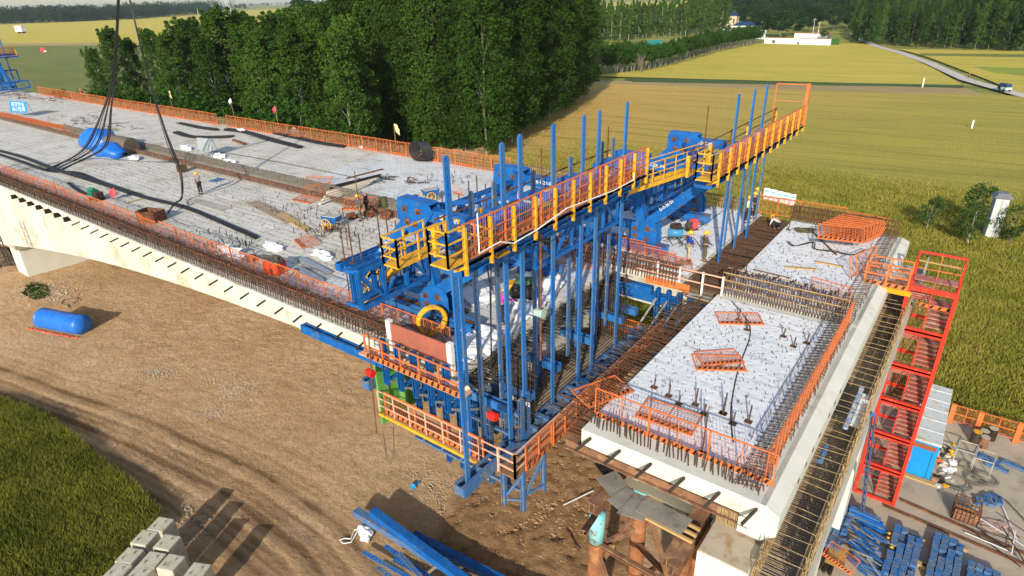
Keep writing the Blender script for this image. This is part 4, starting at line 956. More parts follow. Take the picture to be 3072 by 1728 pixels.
# lateral lattice frame at the near side and between the trusses
def lattice_y(root, x, y0, y1, z0, z1, n, w=.16, name="lateral_lattice"):
    b = MB(); b.dbl((x, y0, z1), (x, y1, z1), .22, w*1.3); b.dbl((x, y0, z0), (x, y1, z0), .22, w*1.3)
    for i in range(n+1):
        y = lerp(y0, y1, i/n); b.ibeam((x, y, z0), (x, y, z1), w, w, t=.03)
        if i < n:
            yn = lerp(y0, y1, (i+1)/n); b.beam((x, y if i % 2 else yn, z0), (x, yn if i % 2 else y, z1), .11, .11)
    return b.build(name, M_blue, root, 'w')
lattice_y(T1, -18.1, 13.9, 17.6, 16.0, 17.55, 3); lattice_y(T1, -19.0, 14.3, 17.6, 15.9, 17.35, 3)
b = MB()
for y in (13.95, 15.6, 17.3): b.beam((-18.1, y, 16.0), (-19.0, y, 15.95), .12, .12); b.beam((-18.1, y, 17.5), (-19.0, y, 17.4), .12, .12)
b.beam((-18.55, 13.95, 17.5), (-18.55, 17.3, 17.5), .06, .06); b.beam((-18.55, 13.95, 16.0), (-18.55, 17.3, 16.0), .06, .06); b.build("lattice_tie", M_blue, T1, 'w')
lattice_y(T1, -18.9, 18.3, 24.9, 16.6, 18.4, 5, .14); lattice_y(T1, -12.85, 18.3, 24.9, 17.4, 18.6, 5, .12)
b = MB()
for (p, q) in [((-18.8, 18.2, 18.9), (-13.2, 25, 18.9)), ((-18.8, 25, 18.9), (-13.2, 18.2, 18.9)), ((-18.3, 18.3, 15.5), (-18.6, 24.9, 15.5))]: b.beam(p, q, .16, .16)
b.build("plan_bracing", M_blue, T1, 'w')
front_beam(T1, -12.7, 13.35, 25.9, 19.55)
basket(T1, -12.75, -12.0, 12.55, 13.35, 19.62, 1.15)
HN = [(1336, 466), (1505, 427), (1559, 402), (1660, 372), (1752, 345), (1799, 331), (1882, 304)]
HS = [(1412, 574), (1481, 543), (1600, 511), (1712, 469), (1807, 424), (1840, 413)]
for i, (u, v) in enumerate(HN):
    p = atx(u, v, -12.7); strap(-12.7, p.y, 9.7, p.z-.08).build("hanger", M_bluew, T1, 'w'); saddle(-12.7, p.y, 19.95).build("hanger_saddle", M_blue, T1, 'w')
for i, (u, v) in enumerate(HS):
    p = atx(u, v, -13.4); strap(-13.4, p.y, 11.6 if i % 2 else 10.2, p.z-.08).build("hanger", M_dblue, T1, 'w'); saddle(-13.4, p.y, 19.95).build("hanger_saddle", M_blue, T1, 'w')
for k, (y, z0) in enumerate([(15.1, 9.6), (17.2, 11.0), (20.1, 9.6), (23.2, 9.8)]):
    strap(-13.9, y, z0, 18.4, .17).build("hanger", M_bluew, T1, 'w')
# yellow access stair at the near side
basket(T1, -15.3, -14.6, 12.9, 14.9, 18.9, 1.0)
SA, SB_ = V3((-17.6, 15.2, 17.3)), V3((-22.0, 16.6, 13.6)); b = MB(); b.beam(SA, SB_, .06, .14); b.beam(SA+V3((0, .6, 0)), SB_+V3((0, .6, 0)), .06, .14)
for i in range(15): c = lerp(SA, SB_, (i+.5)/15); b.beam(c, c+V3((0, .6, 0)), .20, .04)
for s in (0, .6):
    for k in (.5, 1.0): b.beam(SA+V3((0, s, k)), SB_+V3((0, s, k)), .035, .035)
    for i in range(6): c = lerp(SA, SB_, i/5)+V3((0, s, 0)); b.beam(c, c+V3((0, 0, 1)), .035, .035)
b.build("access_stair", M_yel, T1, 'w')
b = MB(); b.box(-14.6, -12.2, 15.2, 15.9, 19.0, 19.06); railing(b, (-14.6, 15.2, 19.0), (-12.3, 15.0, 19.0), 1.1, .8, .03); b.build("access_bridge", M_yel, T1, 'w')
# bottom stage of traveller one
b = MB(); b.dbl((-12.7, 13.0, 10.25), (-12.7, 28.2, 10.25), .5, .5); b.build("bottom_cross_beam", M_dblue, T1, 'w')
b = MB(); b.dbl((-20.2, 15.1, 10.95), (-20.2, 20, 10.95), .5, .5); b.build("bottom_cross_beam", M_dblue, T1, 'w')
for (u, v, z) in [(1528, 1216, 12.1), (1598, 1177, 12.1), (1677, 1092, 12.1), (1775, 1012, 12.1), (1869, 950, 12.1), (1910, 926, 12.1)]:
    p = on(u, v, z); b = MB(); b.dbl((p.x-3.4, p.y, z-.18), (p.x, p.y, z-.18), .34, .36); s = b.build("sliding_beam", M_bluew, T1, 'w')
    b = MB(); b.box(p.x-.005, p.x+.025, p.y-.17, p.y+.17, z-.37, z+.005); b.build("end_plate", M_blue, s, 'w')
text_part("28-10-12", on(1575, 1190, 12.0)+V3((0, -.30, -.15)), (math.pi/2, 0, 0), .26, T1)
b = MB()
for i in range(11):
    y = 17.4+i*.85; b.ibeam((-19.8, y, 10.55+.02*(i % 2)), (-12.2, y, 10.45), .18, .26)
b.build("bottom_joists", M_dblue, T1, 'w')
b = MB(); b.box(-14.5, -12.95, 17.5, 25.9, 10.62, 10.70); b.build("bottom_form", M_ply, T1, 'w')
M_pink = mat('faded_orange_paint', (.60, .27, .16), (.60, .42, .32), 3, .7)
# hanging lower gallery: side part and front part
b = MB(); b.box(-19.3, -12.3, 15.0, 15.7, 9.86, 9.92); b.box(-12.25, -11.6, 15.0, 28.6, 9.86, 9.92); b.build("gallery_deck", mat("rusty_plank_deck", None) if False else MATS["rusty_plank_deck"], T1, 'w')
b = MB(); railing(b, (-19.3, 15.0, 9.92), (-12.4, 15.0, 9.92), 1.15, .95, .028); b.build("gallery_railing", M_pink, T1, 'w')
b = MB(); b.beam((-19.3, 14.95, 9.80), (-13.4, 14.95, 9.80), .05, .14); b.build('gallery_edge', M_yel, T1, 'w')
b = MB(); railing(b, (-18.9, 15.03, 9.92), (-13.2, 15.03, 9.92), 1.2, 1.9, .03, 1); striped(b, (-18.9, 15.05, 9.95), (-13.4, 15.05, 9.95), .22); b.build("gallery_panel", [M_org, M_blackp], T1, 'w')
b = MB(); netting(b, (-18.9, 15.04, 9.92), (-13.3, 15.04, 9.92), .2, 1.15, .12); b.build("gallery_mesh", M_orgn, T1, 'w')
b = MB(); railing(b, (-11.6, 15.0, 9.92), (-11.6, 28.6, 9.92), 1.2, 2.7, .04, 3); railing(b, (-12.4, 15.0, 9.92), (-11.6, 15.0, 9.92), 1.2, .8, .04, 3)
b.build("gallery_railing", M_pink, T1, 'w')
b = MB()
for i in range(7):
    y0 = 15.6+i*1.9
    railing(b, (-11.50+.04*(i % 2), y0, 9.95), (-11.50+.04*(i % 2), y0+1.8, 9.95), 1.2, .9, .025, 2); striped(b, (-11.47, y0, 9.95), (-11.47, y0+1.8, 9.95), .22)
b.build("gallery_panel", [M_org, M_blackp], T1, 'w')
b = MB(); netting(b, (-11.52, 15.6, 9.95), (-11.52, 28.4, 9.95), .2, 1.15, .13); b.build("gallery_mesh", M_orgn, T1, 'w')
# side formwork hung at the near side
SF = thing("side_formwork", "blue side formwork frames hanging below the near deck edge with a green panel", "formwork", (-16.5, 15.4, 6.8))
for i in range(5):
    x = -18.2+i*.885; b = MB(); b.dbl((x, 14.75, 12.0), (x, 14.75, 14.15), .20, .22, (0, 1, 0)); b.dbl((x, 15.9, 12.0), (x, 15.9, 13.1), .16, .16, (0, 1, 0))
    b.beam((x, 14.75, 12.1), (x, 16.4, 12.25), .14, .12); b.build("form_frame", M_blue, SF, 'w')
    b = MB(); b.beam((x+.05, 14.8, 12.1), (x+.12, 16.9, 10.9), .10, .10); b.beam((x+.05, 15.8, 12.9), (x+.1, 17.0, 11.4), .09, .09); b.build("push_pull_prop", M_steel, SF, 'w')
for i in range(8):
    x = -18.6+i*.86; b = MB(); b.dbl((x, 16.8, 7.0 if i > 1 else 9.2), (x, 16.8, 12.2), .20, .24, (0, 1, 0)); b.dbl((x, 17.25, 9.5), (x, 17.25, 12.3), .16, .2, (0, 1, 0)); b.build("form_waler", M_blue if i < 5 else M_dblue, SF, 'w')
b = MB()
for z in (7.6, 8.9, 10.4, 11.6): b.dbl((-18.9, 16.62, z), (-12.6, 16.62, z), .14, .14)
for i in range(5): b.beam((-18.4+i*1.2, 16.6, 7.6), (-17.3+i*1.2, 16.6, 8.9), .09, .09)
b.build("form_rail", M_dblue, SF, 'w')
b = MB(); b.box(-19.35, -18.8, 16.2, 16.3, 9.1, 12.5); b.box(-18.8, -15.2, 17.36, 17.42, 9.6, 12.6); b.box(-19.3, -19.2, 15.0, 17.3, 9.2, 12.6); b.build("green_panel", M_green, SF, 'w')
b = MB(); b.box(-19.5, -13.6, 14.45, 15.05, 13.16, 13.22); b.build("side_walk_deck", M_pink, SF, 'w')
b = MB(); railing(b, (-19.0, 14.47, 13.22), (-13.7, 14.47, 13.22), 1.1, 1.05, .03, 2); striped(b, (-19.0, 14.43, 13.2), (-13.7, 14.43, 13.2), .26); b.build("side_walk_railing", [M_org, M_blackp], SF, 'w')
b = MB(); netting(b, (-19, 14.46, 13.22), (-13.7, 14.46, 13.22), .25, .6, .10); b.build("side_walk_mesh", M_orgn, SF, 'w')
b = MB()
for i in range(40): b.blob((-18.6+i*.125, 14.92+.05*(i % 3), 13.32+.06*(i % 2)), .13, .14, .09, i, .3, 6, 4)
tag(b.build("sandbags", M_block), "pale sandbags lined up along the side walkway of the formwork", "sandbags", None, "stuff")
b = MB(); b.dbl((-24.0, 14.93, 12.85), (-18.4, 14.93, 12.85), .34, .42); b.box(-24.03, -23.99, 14.74, 15.12, 12.62, 13.08); tag(b.build("outer_slide_beam", M_blue), "blue channel beam running along the white girder side, sticking out to the left", "steel beam")
# concrete box posts with red board beside the deck corner
BB = thing("barrier_board", "brown red board barrier between two white posts at the near deck corner", "barrier", (-16.2, 15.2, ZD))
b = MB(); b.box(-18.0, -14.75, 15.10, 15.16, 13.95, 14.85); b.build("board", mat("brown_board", (.36, .11, .07), (.27, .09, .06), 2, .8), BB, 'w')
for x in (-18.1, -14.7): b = MB(); b.box(x-.12, x+.12, 15.05, 15.25, 13.5, 14.95); b.build("post", M_whitep, BB, 'w')

# ---- traveller two, far girder
T2 = thing("form_traveller", "far blue form traveller over the closing strip, with three tall hangers against the wheat", "form traveller", (-14.5, 34.6, ZD), group="form travellers on the girder ends")
truss(T2, 31.2, -15.4, -19.5, -14.4, -10.4, 18.55, 14.1, 1, ("G-0-26-01", "G-1-26-04", "W-0-26-02"))
truss(T2, 37.6, -15.1, -19.2, -14.3, -10.5, 18.55, 14.1, 1, ("G-0-27-01", "A.9-AZ-Z-001", "W-0-27-02"))
runway(T2, 31.2, -20.5, -12.9, 14.05); runway(T2, 37.6, -20.3, -12.9, 14.05)
for y in (31.2, 37.6):
    for k in range(2):
        b = MB(); x = -19.9+k*.6; b.dbl((x, y-1.3, 15.5), (x, y+1.3, 15.5), .34, .4); b.build("rear_anchor_beam", M_blue, T2, 'w')
lattice_y(T2, -15.0, 31.5, 37.3, 15.4, 17.6, 5, .16); lattice_y(T2, -13.6, 31.5, 37.3, 16.6, 18.3, 5, .14); lattice_y(T2, -17.2, 31.5, 37.3, 15.2, 16.9, 4, .14); lattice_y(T2, -16.0, 28.8, 31.0, 15.2, 17.4, 2, .16)
b = MB()
for (p, q) in [((-15.0, 31.3, 18.4), (-11, 37.4, 18.5)), ((-15.0, 37.4, 18.4), (-11, 31.3, 18.5)), ((-18, 31.3, 16), (-15, 37.4, 16.2)), ((-18, 37.3, 16), (-15, 31.3, 16.2))]: b.beam(p, q, .16, .16)
b.build("plan_bracing", M_blue, T2, 'w')
front_beam(T2, -10.25, 28.4, 43.4, 19.1)
for i, (u, v) in enumerate([(2218, 282), (2266, 267), (2303, 252)]):
    p = atx(u, v, -10.25); strap(-10.25, p.y, 13.0, p.z-.08, .27).build("hanger", M_bluew, T2, 'w'); saddle(-10.25, p.y, 19.55).build("hanger_saddle", M_blue, T2, 'w')
for y in (31.6, 34.4, 36.9): strap(-9.9, y, 14.6, 19.0, .17).build("hanger", M_dblue, T2, 'w')
basket(T2, -10.3, -9.55, 27.5, 28.4, 19.15, 1.2)
b = MB(); p, q = atx(1885, 578, -12.9), atx(2118, 500, -11.4)
for s in (0, .75): b.beam(p+V3((-s*.6, s*.7, 0)), q+V3((-s*.6, s*.7, 0)), .07, .20)
for k in (.55, 1.1): b.beam(p+V3((0, 0, k)), q+V3((0, 0, k)), .04, .04); b.beam(p+V3((-.45, .52, k)), q+V3((-.45, .52, k)), .04, .04)
for i in range(8): c = lerp(p, q, i/7); b.beam(c, c+V3((0, 0, 1.1)), .04, .04)
b.build("access_gangway", M_yel, T2, 'w')
b = MB(); b.box(-9.7, -9.5, 43.25, 43.5, 19.1, 21.6); b.box(-11.53, -11.47, 43.3, 43.36, 19.1, 21.5); b.beam((-11.5, 43.33, 21.5), (-9.6, 43.33, 21.55), .06, .06); b.beam((-11.5, 43.33, 20.5), (-9.6, 43.33, 20.5), .03, .03); b.build("end_gate", M_org, T2, 'w')
# bottom stage of traveller two
b = MB(); b.dbl((-14.9, 29.6, 11.6), (-11.2, 29.6, 11.6), .45, .5); b.build("sliding_beam", M_blue, T2, 'w')
b = MB(); b.dbl((-15.2, 28.9, 12.35), (-12.6, 28.9, 12.35), .3, .4); b.build("sliding_beam", M_blue, T2, 'w')
for i in range(5):
    x = -12.1+i*.62; b = MB(); b.dbl((x, 28.55, 9.9), (x, 28.55, 12.7), .2, .3, (0, 1, 0)); b.build("form_frame", M_blue, T2, 'w')
    b = MB(); b.beam((x, 28.4, 12.2), (x-.9, 28.3, 10.3), .10, .10); b.build("push_pull_prop", M_steel, T2, 'w')
b = MB(); b.box(-14.6, -10.9, 28.0, 28.7, 9.5, 9.56); b.build("gallery_deck", MATS["rusty_plank_deck"], T2, 'w')
b = MB(); railing(b, (-14.6, 28.0, 9.56), (-10.2, 28.0, 9.56), 1.15, .9, .028); striped(b, (-14.6, 28.02, 9.56), (-10.2, 28.02, 9.56), .22); b.build("gallery_railing", [M_org, M_blackp], T2, 'w')
b = MB(); netting(b, (-14.6, 28.01, 9.56), (-10.2, 28.01, 9.56), .2, 1.1, .12); b.build("gallery_mesh", M_orgn, T2, 'w')
b = MB(); b.beam((-14.6, 27.97, 9.5), (-10.2, 27.97, 9.5), .06, .14); b.build("gallery_edge", M_yel, T2, 'w')
# guard rail with white posts over the median gap
GR = thing("edge_railing", "white and orange guard rail over the median at the far girder end", "railing", (-10.7, 28.0, 13.3))
for x in (-12.0, -10.8, -9.6, -8.6): b = MB(); b.beam((x, 28.05, 13.2), (x, 28.05, 14.45), .09, .09); b.build("post", M_whitep, GR, 'w')
b = MB()
for z in (13.85, 14.4): b.beam((-13.2, 28.0, z), (-8.5, 28.0, z), .06, .06)
b.build("rail", M_pink, GR, 'w')
b = MB(); b.box(-12.6, -10.2, 27.95, 27.98, 13.2, 13.6); b.build("toe_board", M_org, GR, 'w')
b = MB(); b.box(-10.2, -8.6, 27.6, 28.05, 13.15, 13.2); b.build("plank", M_concg, GR, 'w')

# ---- third traveller far left
T3 = thing("form_traveller", "small distant blue traveller cut by the left picture edge", "form traveller", (-140, 34.6, ZD), group="form travellers on the girder ends")
truss(T3, 31.2, -141, -137, -141.6, -147, 18.6, 14.1, -1); truss(T3, 38.5, -141, -137, -141.6, -147, 18.6, 14.1, -1)
front_beam(T3, -146.5, 28.5, 43.5, 19.6, -1)
lattice_y(T3, -141.2, 29.0, 41.0, 15.2, 17.2, 7); lattice_y(T3, -137.2, 31.0, 41.0, 14.4, 15.6, 5)
for i in range(5): strap(-146.5, 30+i*2.9, 13.6, 23).build("hanger", M_bluew, T3, 'w')

# vertical web cages and floor mat of the segment being built in the gap
b = MB(); rg = random.Random(41)
for y in (17.45, 17.75, 25.55, 25.85):
    for i in range(16): x = -14.5+i*.13; b.beam((x, y, 10.7), (x+rg.uniform(-.03, .03), y, 13.45+rg.uniform(-.1, .2)), .026, .026)
    for k in range(9): b.beam((-14.6, y, 10.9+k*.28), (-12.55+rg.uniform(-.3, .2), y, 10.9+k*.28), .024, .024)
for i in range(13): b.beam((-14.6+i*.16, 17.4, 10.86), (-14.6+i*.16, 25.9, 10.86), .024, .024)
tag(b.build("web_rebar_cage", M_rebarD), "dark rebar cage of the unfinished segment between the hangers", "rebar cage")

b = MB()
for (x, y, z0) in [(-12.9, 15.9, 7.2), (-12.2, 16.3, 6.9), (-11.9, 17.4, 7.4), (-13.4, 16.8, 7.1)]: b.ibeam((x, y, z0), (x, y, 9.9), .18, .2, t=.03)
for p, q in [((-12.9, 15.9, 7.6), (-12.2, 16.3, 8.9)), ((-12.2, 16.3, 7.5), (-11.9, 17.4, 9.2)), ((-13.4, 16.8, 7.5), (-12.9, 15.9, 9.4)), ((-12.9, 15.9, 7.5), (-12.2, 16.3, 7.5)), ((-12.2, 16.3, 7.7), (-11.9, 17.4, 7.7)), ((-13.4, 16.8, 7.4), (-12.9, 15.9, 7.4))]: b.beam(p, q, .09, .09)
b.build("hanging_post_frame", M_dblue, T1, 'w')
# ================================================================ PIER CAP, TROUGH, FALSEWORK
M_whiter = mat("whitewashed_concrete", (.72, .70, .60), (.62, .60, .50), .9, .85, bump=.12, c3=(.50, .44, .32), s3=.7, t3=.63)
M_boardw = mat("weathered_board", (.50, .47, .40), (.38, .36, .30), 2, .85, stretch=(3, .5, 1))
M_gravel = mat("wet_gravel", (.26, .26, .27), (.11, .11, .12), 9, .8, bump=1., bscale=18)
PC = thing("pier_cap", "pale pier cap under the right slab with a gravel filled rebar trough along it", "pier cap", (-2.6, 28, 0))
b = MB(); b.box(-4.0, -2.52, 13.9, 43.2, 9.4, 11.95); b.build("cap_beam", M_whiter, PC, 'w')
b = MB(); b.box(-3.98, -2.54, 13.92, 43.18, 11.95, 11.99); b.build("cap_top", mat("stained_cap_top", (.46, .38, .27), (.40, .34, .25), 1.2, .9, c3=(.34, .20, .10), s3=1.1, t3=.58), PC, 'w')
b = MB(); b.box(-2.52, -1.16, 13.9, 43.2, 10.6, 11.2); b.build("trough_floor", mat("dusty_formwork", (.45, .40, .32), (.33, .29, .23), 2, .9), PC, 'w')
b = MB(); b.box(-2.5, -1.3, 13.95, 19.0, 11.15, 11.35); b.build("gravel_fill", M_gravel, PC, 'w')
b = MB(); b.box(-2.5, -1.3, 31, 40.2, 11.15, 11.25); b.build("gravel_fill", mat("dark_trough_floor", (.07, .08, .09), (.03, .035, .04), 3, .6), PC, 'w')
b = MB(); b.box(-1.16, -1.08, 13.9, 43.2, 11.0, 11.95)
b.build("side_board", M_boardw, PC, 'w')
for y in (20, 30, 40): b = MB(); b.box(-3.6, -1.4, y, y+2.2, -.3, 9.42); b.build("column", M_conc, PC, 'w')
def cage(name, lab, y0, y1, sp, m, xa=-2.42, xb=-1.28, z0=11.2, z1=12.35, seed=1, w=.03):
    rg = random.Random(seed); b = MB(); n = int((y1-y0)/sp)
    for i in range(n):
        y = y0+(y1-y0)*i/n+rg.uniform(-.03, .03); h = z1+rg.uniform(-.1, .12)
        if i % 6 == 0:
            b.beam((xa, y, z0), (xa, y, h), w, w); b.beam((xb, y, z0), (xb, y, h), w, w); b.beam((xa, y, h), (xb, y+rg.uniform(-.1, .1), h), w*.8, w*.8)
        b.beam((xa, y+.04, z0+.2), (xb, y+.04, z0+.2), w*.7, w*.7)
        for x in (xa-.02, xb+.03):
            for s in (0, .07): b.beam((x+s, y+s, z0), (x+s+rg.uniform(-.03, .03), y+s, z1+rg.uniform(-.35, .25)), w*.8, w*.8)
    for x in (xa, xa+.09, xb, xb-.09, xb+.08):
        for z in (z0+.3, z0+.7, z0+1.05, z1-.05): b.beam((x, y0, z), (x, y1, z), w, w)
    return tag(b.build(name, m), lab, "rebar cage")
cage("rebar_cage", "straw coloured rebar cage along the near part of the gravel trough", 14.0, 24.2, .085, M_rebarL, seed=31, w=.02)
cage("rebar_cage", "darker rebar cage along the far part of the trough behind the white board", 24.5, 38.5, .10, M_rebarL, seed=32, w=.022)
b = MB(); b.box(-1.75, -1.60, 22.2, 25.4, 12.15, 12.25); tag(b.build("plank", mat("blue_white_plank", (.06, .16, .40), (.55, .55, .50), 5, .7)), "blue stained plank lying across the trough rebar", "plank")
b = MB(); b.box(-1.58, -1.25, 22.6, 25.0, 12.1, 12.2); tag(b.build("plank", M_whitep), "white board lying beside the blue plank on the trough rebar", "board")
b = MB(); p, q = on(2460, 1385, 12.3), on(2478, 1340, 12.3); b.tube(p, q, .09, 10); tag(b.build("pipe", M_dblue), "short grey pipe lying on the pale trough rebar", "pipe")
b = MB(); rg = random.Random(3)
for i in range(34):
    x = -3.95+i*.045; b.beam((x, 15.30+rg.uniform(-.03, .03), 11.98), (x+rg.uniform(-.02, .02), 15.26, 12.84), .026, .026)
    if i % 2: b.beam((x, 15.55, 11.98), (x, 15.5, 12.84), .026, .026)
tag(b.build("dowel_row", M_rebarL), "straw coloured dowels between the white slab and the pale cap", "rebar")
# rusty falsework: pipes and beams
FW = thing("falsework_tower", "rusty steel pipe falsework under the near edge of the white slab", "falsework", (-6.5, 15.6, 0))
M_cyan = mat("flaking_cyan_paint", (.16, .50, .56), (.28, .56, .58), 2.5, .6, c3=(.22, .09, .04), s3=2.2, t3=.60)
M_pipe = mat("rusty_pipe", (.30, .115, .045), (.18, .07, .03), 1.6, .8, c3=(.36, .17, .07), s3=1.1, t3=.55, bump=.2)
M_rbeam = mat("brown_rust_beam", (.26, .13, .07), (.15, .075, .045), 2.2, .85, c3=(.34, .20, .10), s3=2, t3=.58)
def col(x, y, z1, r, cyan=0.):
    b = MB(); b.tube((x, y, 0), (x, y, z1-cyan), r, 20); c = b.build("pipe_column", M_pipe, FW, 'w', True)
    if cyan: b = MB(); b.tube((x, y, z1-cyan), (x, y, z1), r+.004, 20); b.build("cyan_sleeve", M_cyan, c, 'w', True)
    b = MB()
    for z in (3, 6.5, z1-cyan-.1): b.tube((x, y, z), (x, y, z+.08), r+.05, 20)
    b.build("flange", M_pipe, c, 'w')
col(-8.05, 15.2, 10.1, .29, 1.35); col(-7.05, 16.6, 10.85, .29, .3); col(-4.75, 14.9, 10.8, .32); col(-5.0, 17.6, 11.4, .3); col(-5.9, 19.4, 11.4, .3)
for (p, q, w) in [(tuple(on(1780, 1528, 11.35)), tuple(on(1868, 1436, 11.35)), .34), (tuple(on(1768, 1520, 11.3)), tuple(on(1850, 1436, 11.3)), .22), ((-4.45, 13.3, 11.35), (-4.45, 18.5, 11.35), .32), ((-4.75, 13.5, 11.35), (-4.75, 18.5, 11.35), .26)]:
    b = MB(); b.ibeam(p, q, w, .42, t=.035); b.build("cross_beam", M_rbeam, FW, 'w')
for (p, q, w, h) in [((-9.5, 15.32, 12.55), (-3.0, 15.32, 12.55), .30, .42), ((-9.4, 16.0, 12.5), (-3.0, 16.0, 12.5), .26, .4), ((-9.3, 16.8, 12.3), (-5.0, 16.8, 12.3), .2, .3)]:
    b = MB(); b.ibeam(p, q, w, h, t=.035); b.build("main_beam", M_rbeam, FW, 'w')
for i in range(6): b = MB(); b.beam((-9.6+.0*i, 15.55+i*.17, 12.78), (-8.1, 15.55+i*.17, 12.80), .07, .08); b.build("stacked_channel", M_rust, FW, 'w')
for i in range(3): b = MB(); b.beam((-6.2, 14.45+.3*i, 11.7), (-4.3, 14.35+.3*i, 11.7), .09, .09); b.build("timber_joist", M_timber, FW, 'w')
for (p, q) in [((-8.0, 15.1, 8.7), (-4.75, 14.8, 8.9)), ((-8.0, 15.1, 8.4), (-6.9, 14.95, 6.0)), ((-7.9, 15.1, 8.6), (-7.0, 16.5, 8.9)), ((-7.0, 16.4, 8.2), (-4.8, 15.1, 8.6)), ((-7.0, 16.5, 10.6), (-5.0, 14.9, 8.8)), ((-8.0, 15.1, 5.2), (-4.75, 14.9, 5.2)), ((-8.0, 15.1, 5.2), (-4.75, 14.9, 8.6)), ((-7.05, 16.5, 10.2), (-8.1, 17.9, 7.6)), ((-7.05, 16.5, 9.8), (-7.9, 15.4, 7.6)), ((-7.0, 16.6, 6), (-5, 17.6, 8.5)), ((-5.0, 17.6, 9), (-5.9, 19.3, 6.5)), ((-7.6, 13.4, 10.9), (-8.0, 15.0, 10.2))]:
    b = MB(); b.ibeam(p, q, .17, .17, t=.03); b.build("brace", M_rbeam, FW, 'w')
for i, (pts, lab) in enumerate([([(-8.05, 15.0), (-7.0, 14.4), (-6.6, 15.1), (-7.7, 15.75)], "grey plywood sheet at the left end above the cyan pipe"), ([(-7.25, 14.3), (-6.35, 14.0), (-6.1, 15.05), (-7.0, 15.2)], "second grey plywood sheet overlapping the leftmost above the rusty pipes"), ([(-6.7, 13.95), (-5.85, 14.1), (-5.9, 15.1), (-6.6, 15.15)], "pointed grey plywood sheet in the middle above the rusty pipes"), ([(-6.25, 14.35), (-4.65, 14.25), (-4.6, 15.05), (-6.25, 15.1)], "long grey plywood sheet on the yellow timber joists")]):
    b = MB(); b.poly(pts, 11.78+.03*i, 11.80+.03*i); tag(b.build("plywood_sheet", mat("grey_plywood", (.27, .24, .19), (.20, .18, .15), 1.6, .8, c3=(.14, .13, .12), s3=1.5, t3=.6)), lab, "plywood sheet")
b = MB(); b.poly([(-8.6, 15.8), (-7.8, 15.35), (-7.5, 15.9), (-8.2, 16.3)], 11.6, 11.62); tag(b.build("tarpaulin", M_blk), "black sheet hanging at the left end of the falsework", "tarpaulin")
# ================================================================ STAIR TOWER
ST = thing("stair_tower", "bright red scaffold stair tower standing beside the trough", "stair tower", (-.36, 35.2, .2))
TX0, TX1, TY0, TY1 = -1.36, .63, 34.2, 36.1; LV = [.22, 2.40, 4.58, 6.76, 8.94, 11.12, 13.45]
b = MB()
for x in (TX0, TX1):
    for y in (TY0, TY1): b.box(x-.085, x+.085, y-.085, y+.085, .2, LV[-1])
b.build("post", M_red, ST, 'w')
def tread(b, x0, x1, y, z): b.box(x0, x1, y, y+.30, z, z+.07)
for k in range(6):
    z0, z1 = LV[k], LV[k+1]
    b = MB()
    for z in ((z0+.06, z1-.06) if k else (z0+.06, z1-.06)):
        b.beam((TX0, TY0-.01, z), (TX1, TY0-.01, z), .10, .22); b.beam((TX0, TY1, z), (TX1, TY1, z), .06, .08); b.beam((TX0, TY0, z), (TX0, TY1, z), .06, .08); b.beam((TX1, TY0, z), (TX1, TY1, z), .06, .08)
    b.beam((TX1, TY0, z0+.1), (TX1, TY1, z1-.1), .05, .05); b.beam((TX0, TY0, z0+.55), (TX0, TY1, z0+.55), .04, .04); b.beam((TX0, TY0, z0+1.1), (TX0, TY1, z0+1.1), .04, .04)
    b.beam((TX0, TY1, z0+1.1), (TX1, TY1, z0+1.1), .04, .04); b.beam(((TX0+TX1)/2, TY0+.25, z0), ((TX0+TX1)/2, TY0+.25, z1-.1), .04, .04)
    fr = b.build("storey_frame", M_red, ST, 'w')
    b = MB()
    n = 6
    for i in range(n): tread(b, TX0+.1, (TX0+TX1)/2-.04, TY0+.35+(TY1-TY0-.95)*i/n, z1-.05-1.05*(i)/n-.10)
    for i in range(n): tread(b, (TX0+TX1)/2+.04, TX1-.1, TY1-.6-(TY1-TY0-.95)*(1-i/n)*1.0+.0, z0+.10+1.05*(i+.5)/n)
    for s in (TX0+.08, (TX0+TX1)/2-.05): b.beam((s, TY0+.35, z1-.12), (s, TY1-.5, z1-1.15), .03, .14)
    for s in ((TX0+TX1)/2+.05, TX1-.08): b.beam((s, TY0+.35, z0+.05), (s, TY1-.5, z0+1.1), .03, .14)
    b.beam(((TX0+TX1)/2, TY0+.35, z0+.9), ((TX0+TX1)/2, TY1-.5, z1-.15), .035, .035)
    b.build("stair_flight", M_redd, fr, 'w')
    b = MB(); b.box(TX0+.06, TX1-.06, TY1-.50, TY1-.03, (z0+z1)/2-.04, (z0+z1)/2); b.build("half_landing", M_redd, fr, 'w')
    if k: b = MB(); b.box(TX0+.06, TX1-.06, TY0+.03, TY0+.38, z0+.0, z0+.03); b.build("landing", M_redd, fr, 'w')
    b = MB(); netting(b, (TX0, TY0+.05, 0), (TX0, TY1-.05, 0), z0+.1, z1-.1, .08, .006); netting(b, (TX0+.05, TY1, 0), (TX1-.05, TY1, 0), z0+.1, z1-.1, .09, .006); netting(b, (TX1, TY0+.05, 0), (TX1, TY1-.05, 0), z0+.1, z1-.1, .09, .005); b.build("mesh", M_redd, fr, 'w')
z = LV[-1]; b = MB(); b.box(TX0+.05, TX1-.05, TY1-.75, TY1-.02, z-.05, z); b.build("top_landing", M_redd, ST, 'w')
b = MB(); b.beam((TX0-.04, TY0, z-.02), (TX1+.04, TY0, z-.02), .10, .20)
for (p, q) in (((TX0, TY1), (TX1, TY1)),):
    for x, y in (p, q): b.box(x-.05, x+.05, y-.05, y+.05, z, z+1.25)
    b.beam((p[0], p[1], z+1.22), (q[0], q[1], z+1.22), .08, .10)
for x in (TX0, TX1): b.box(x-.04, x+.04, TY0+.0, TY0+.08, z, z+.35); b.beam((x, TY0, z+.3), (x, TY1, z+1.2), .06, .06)
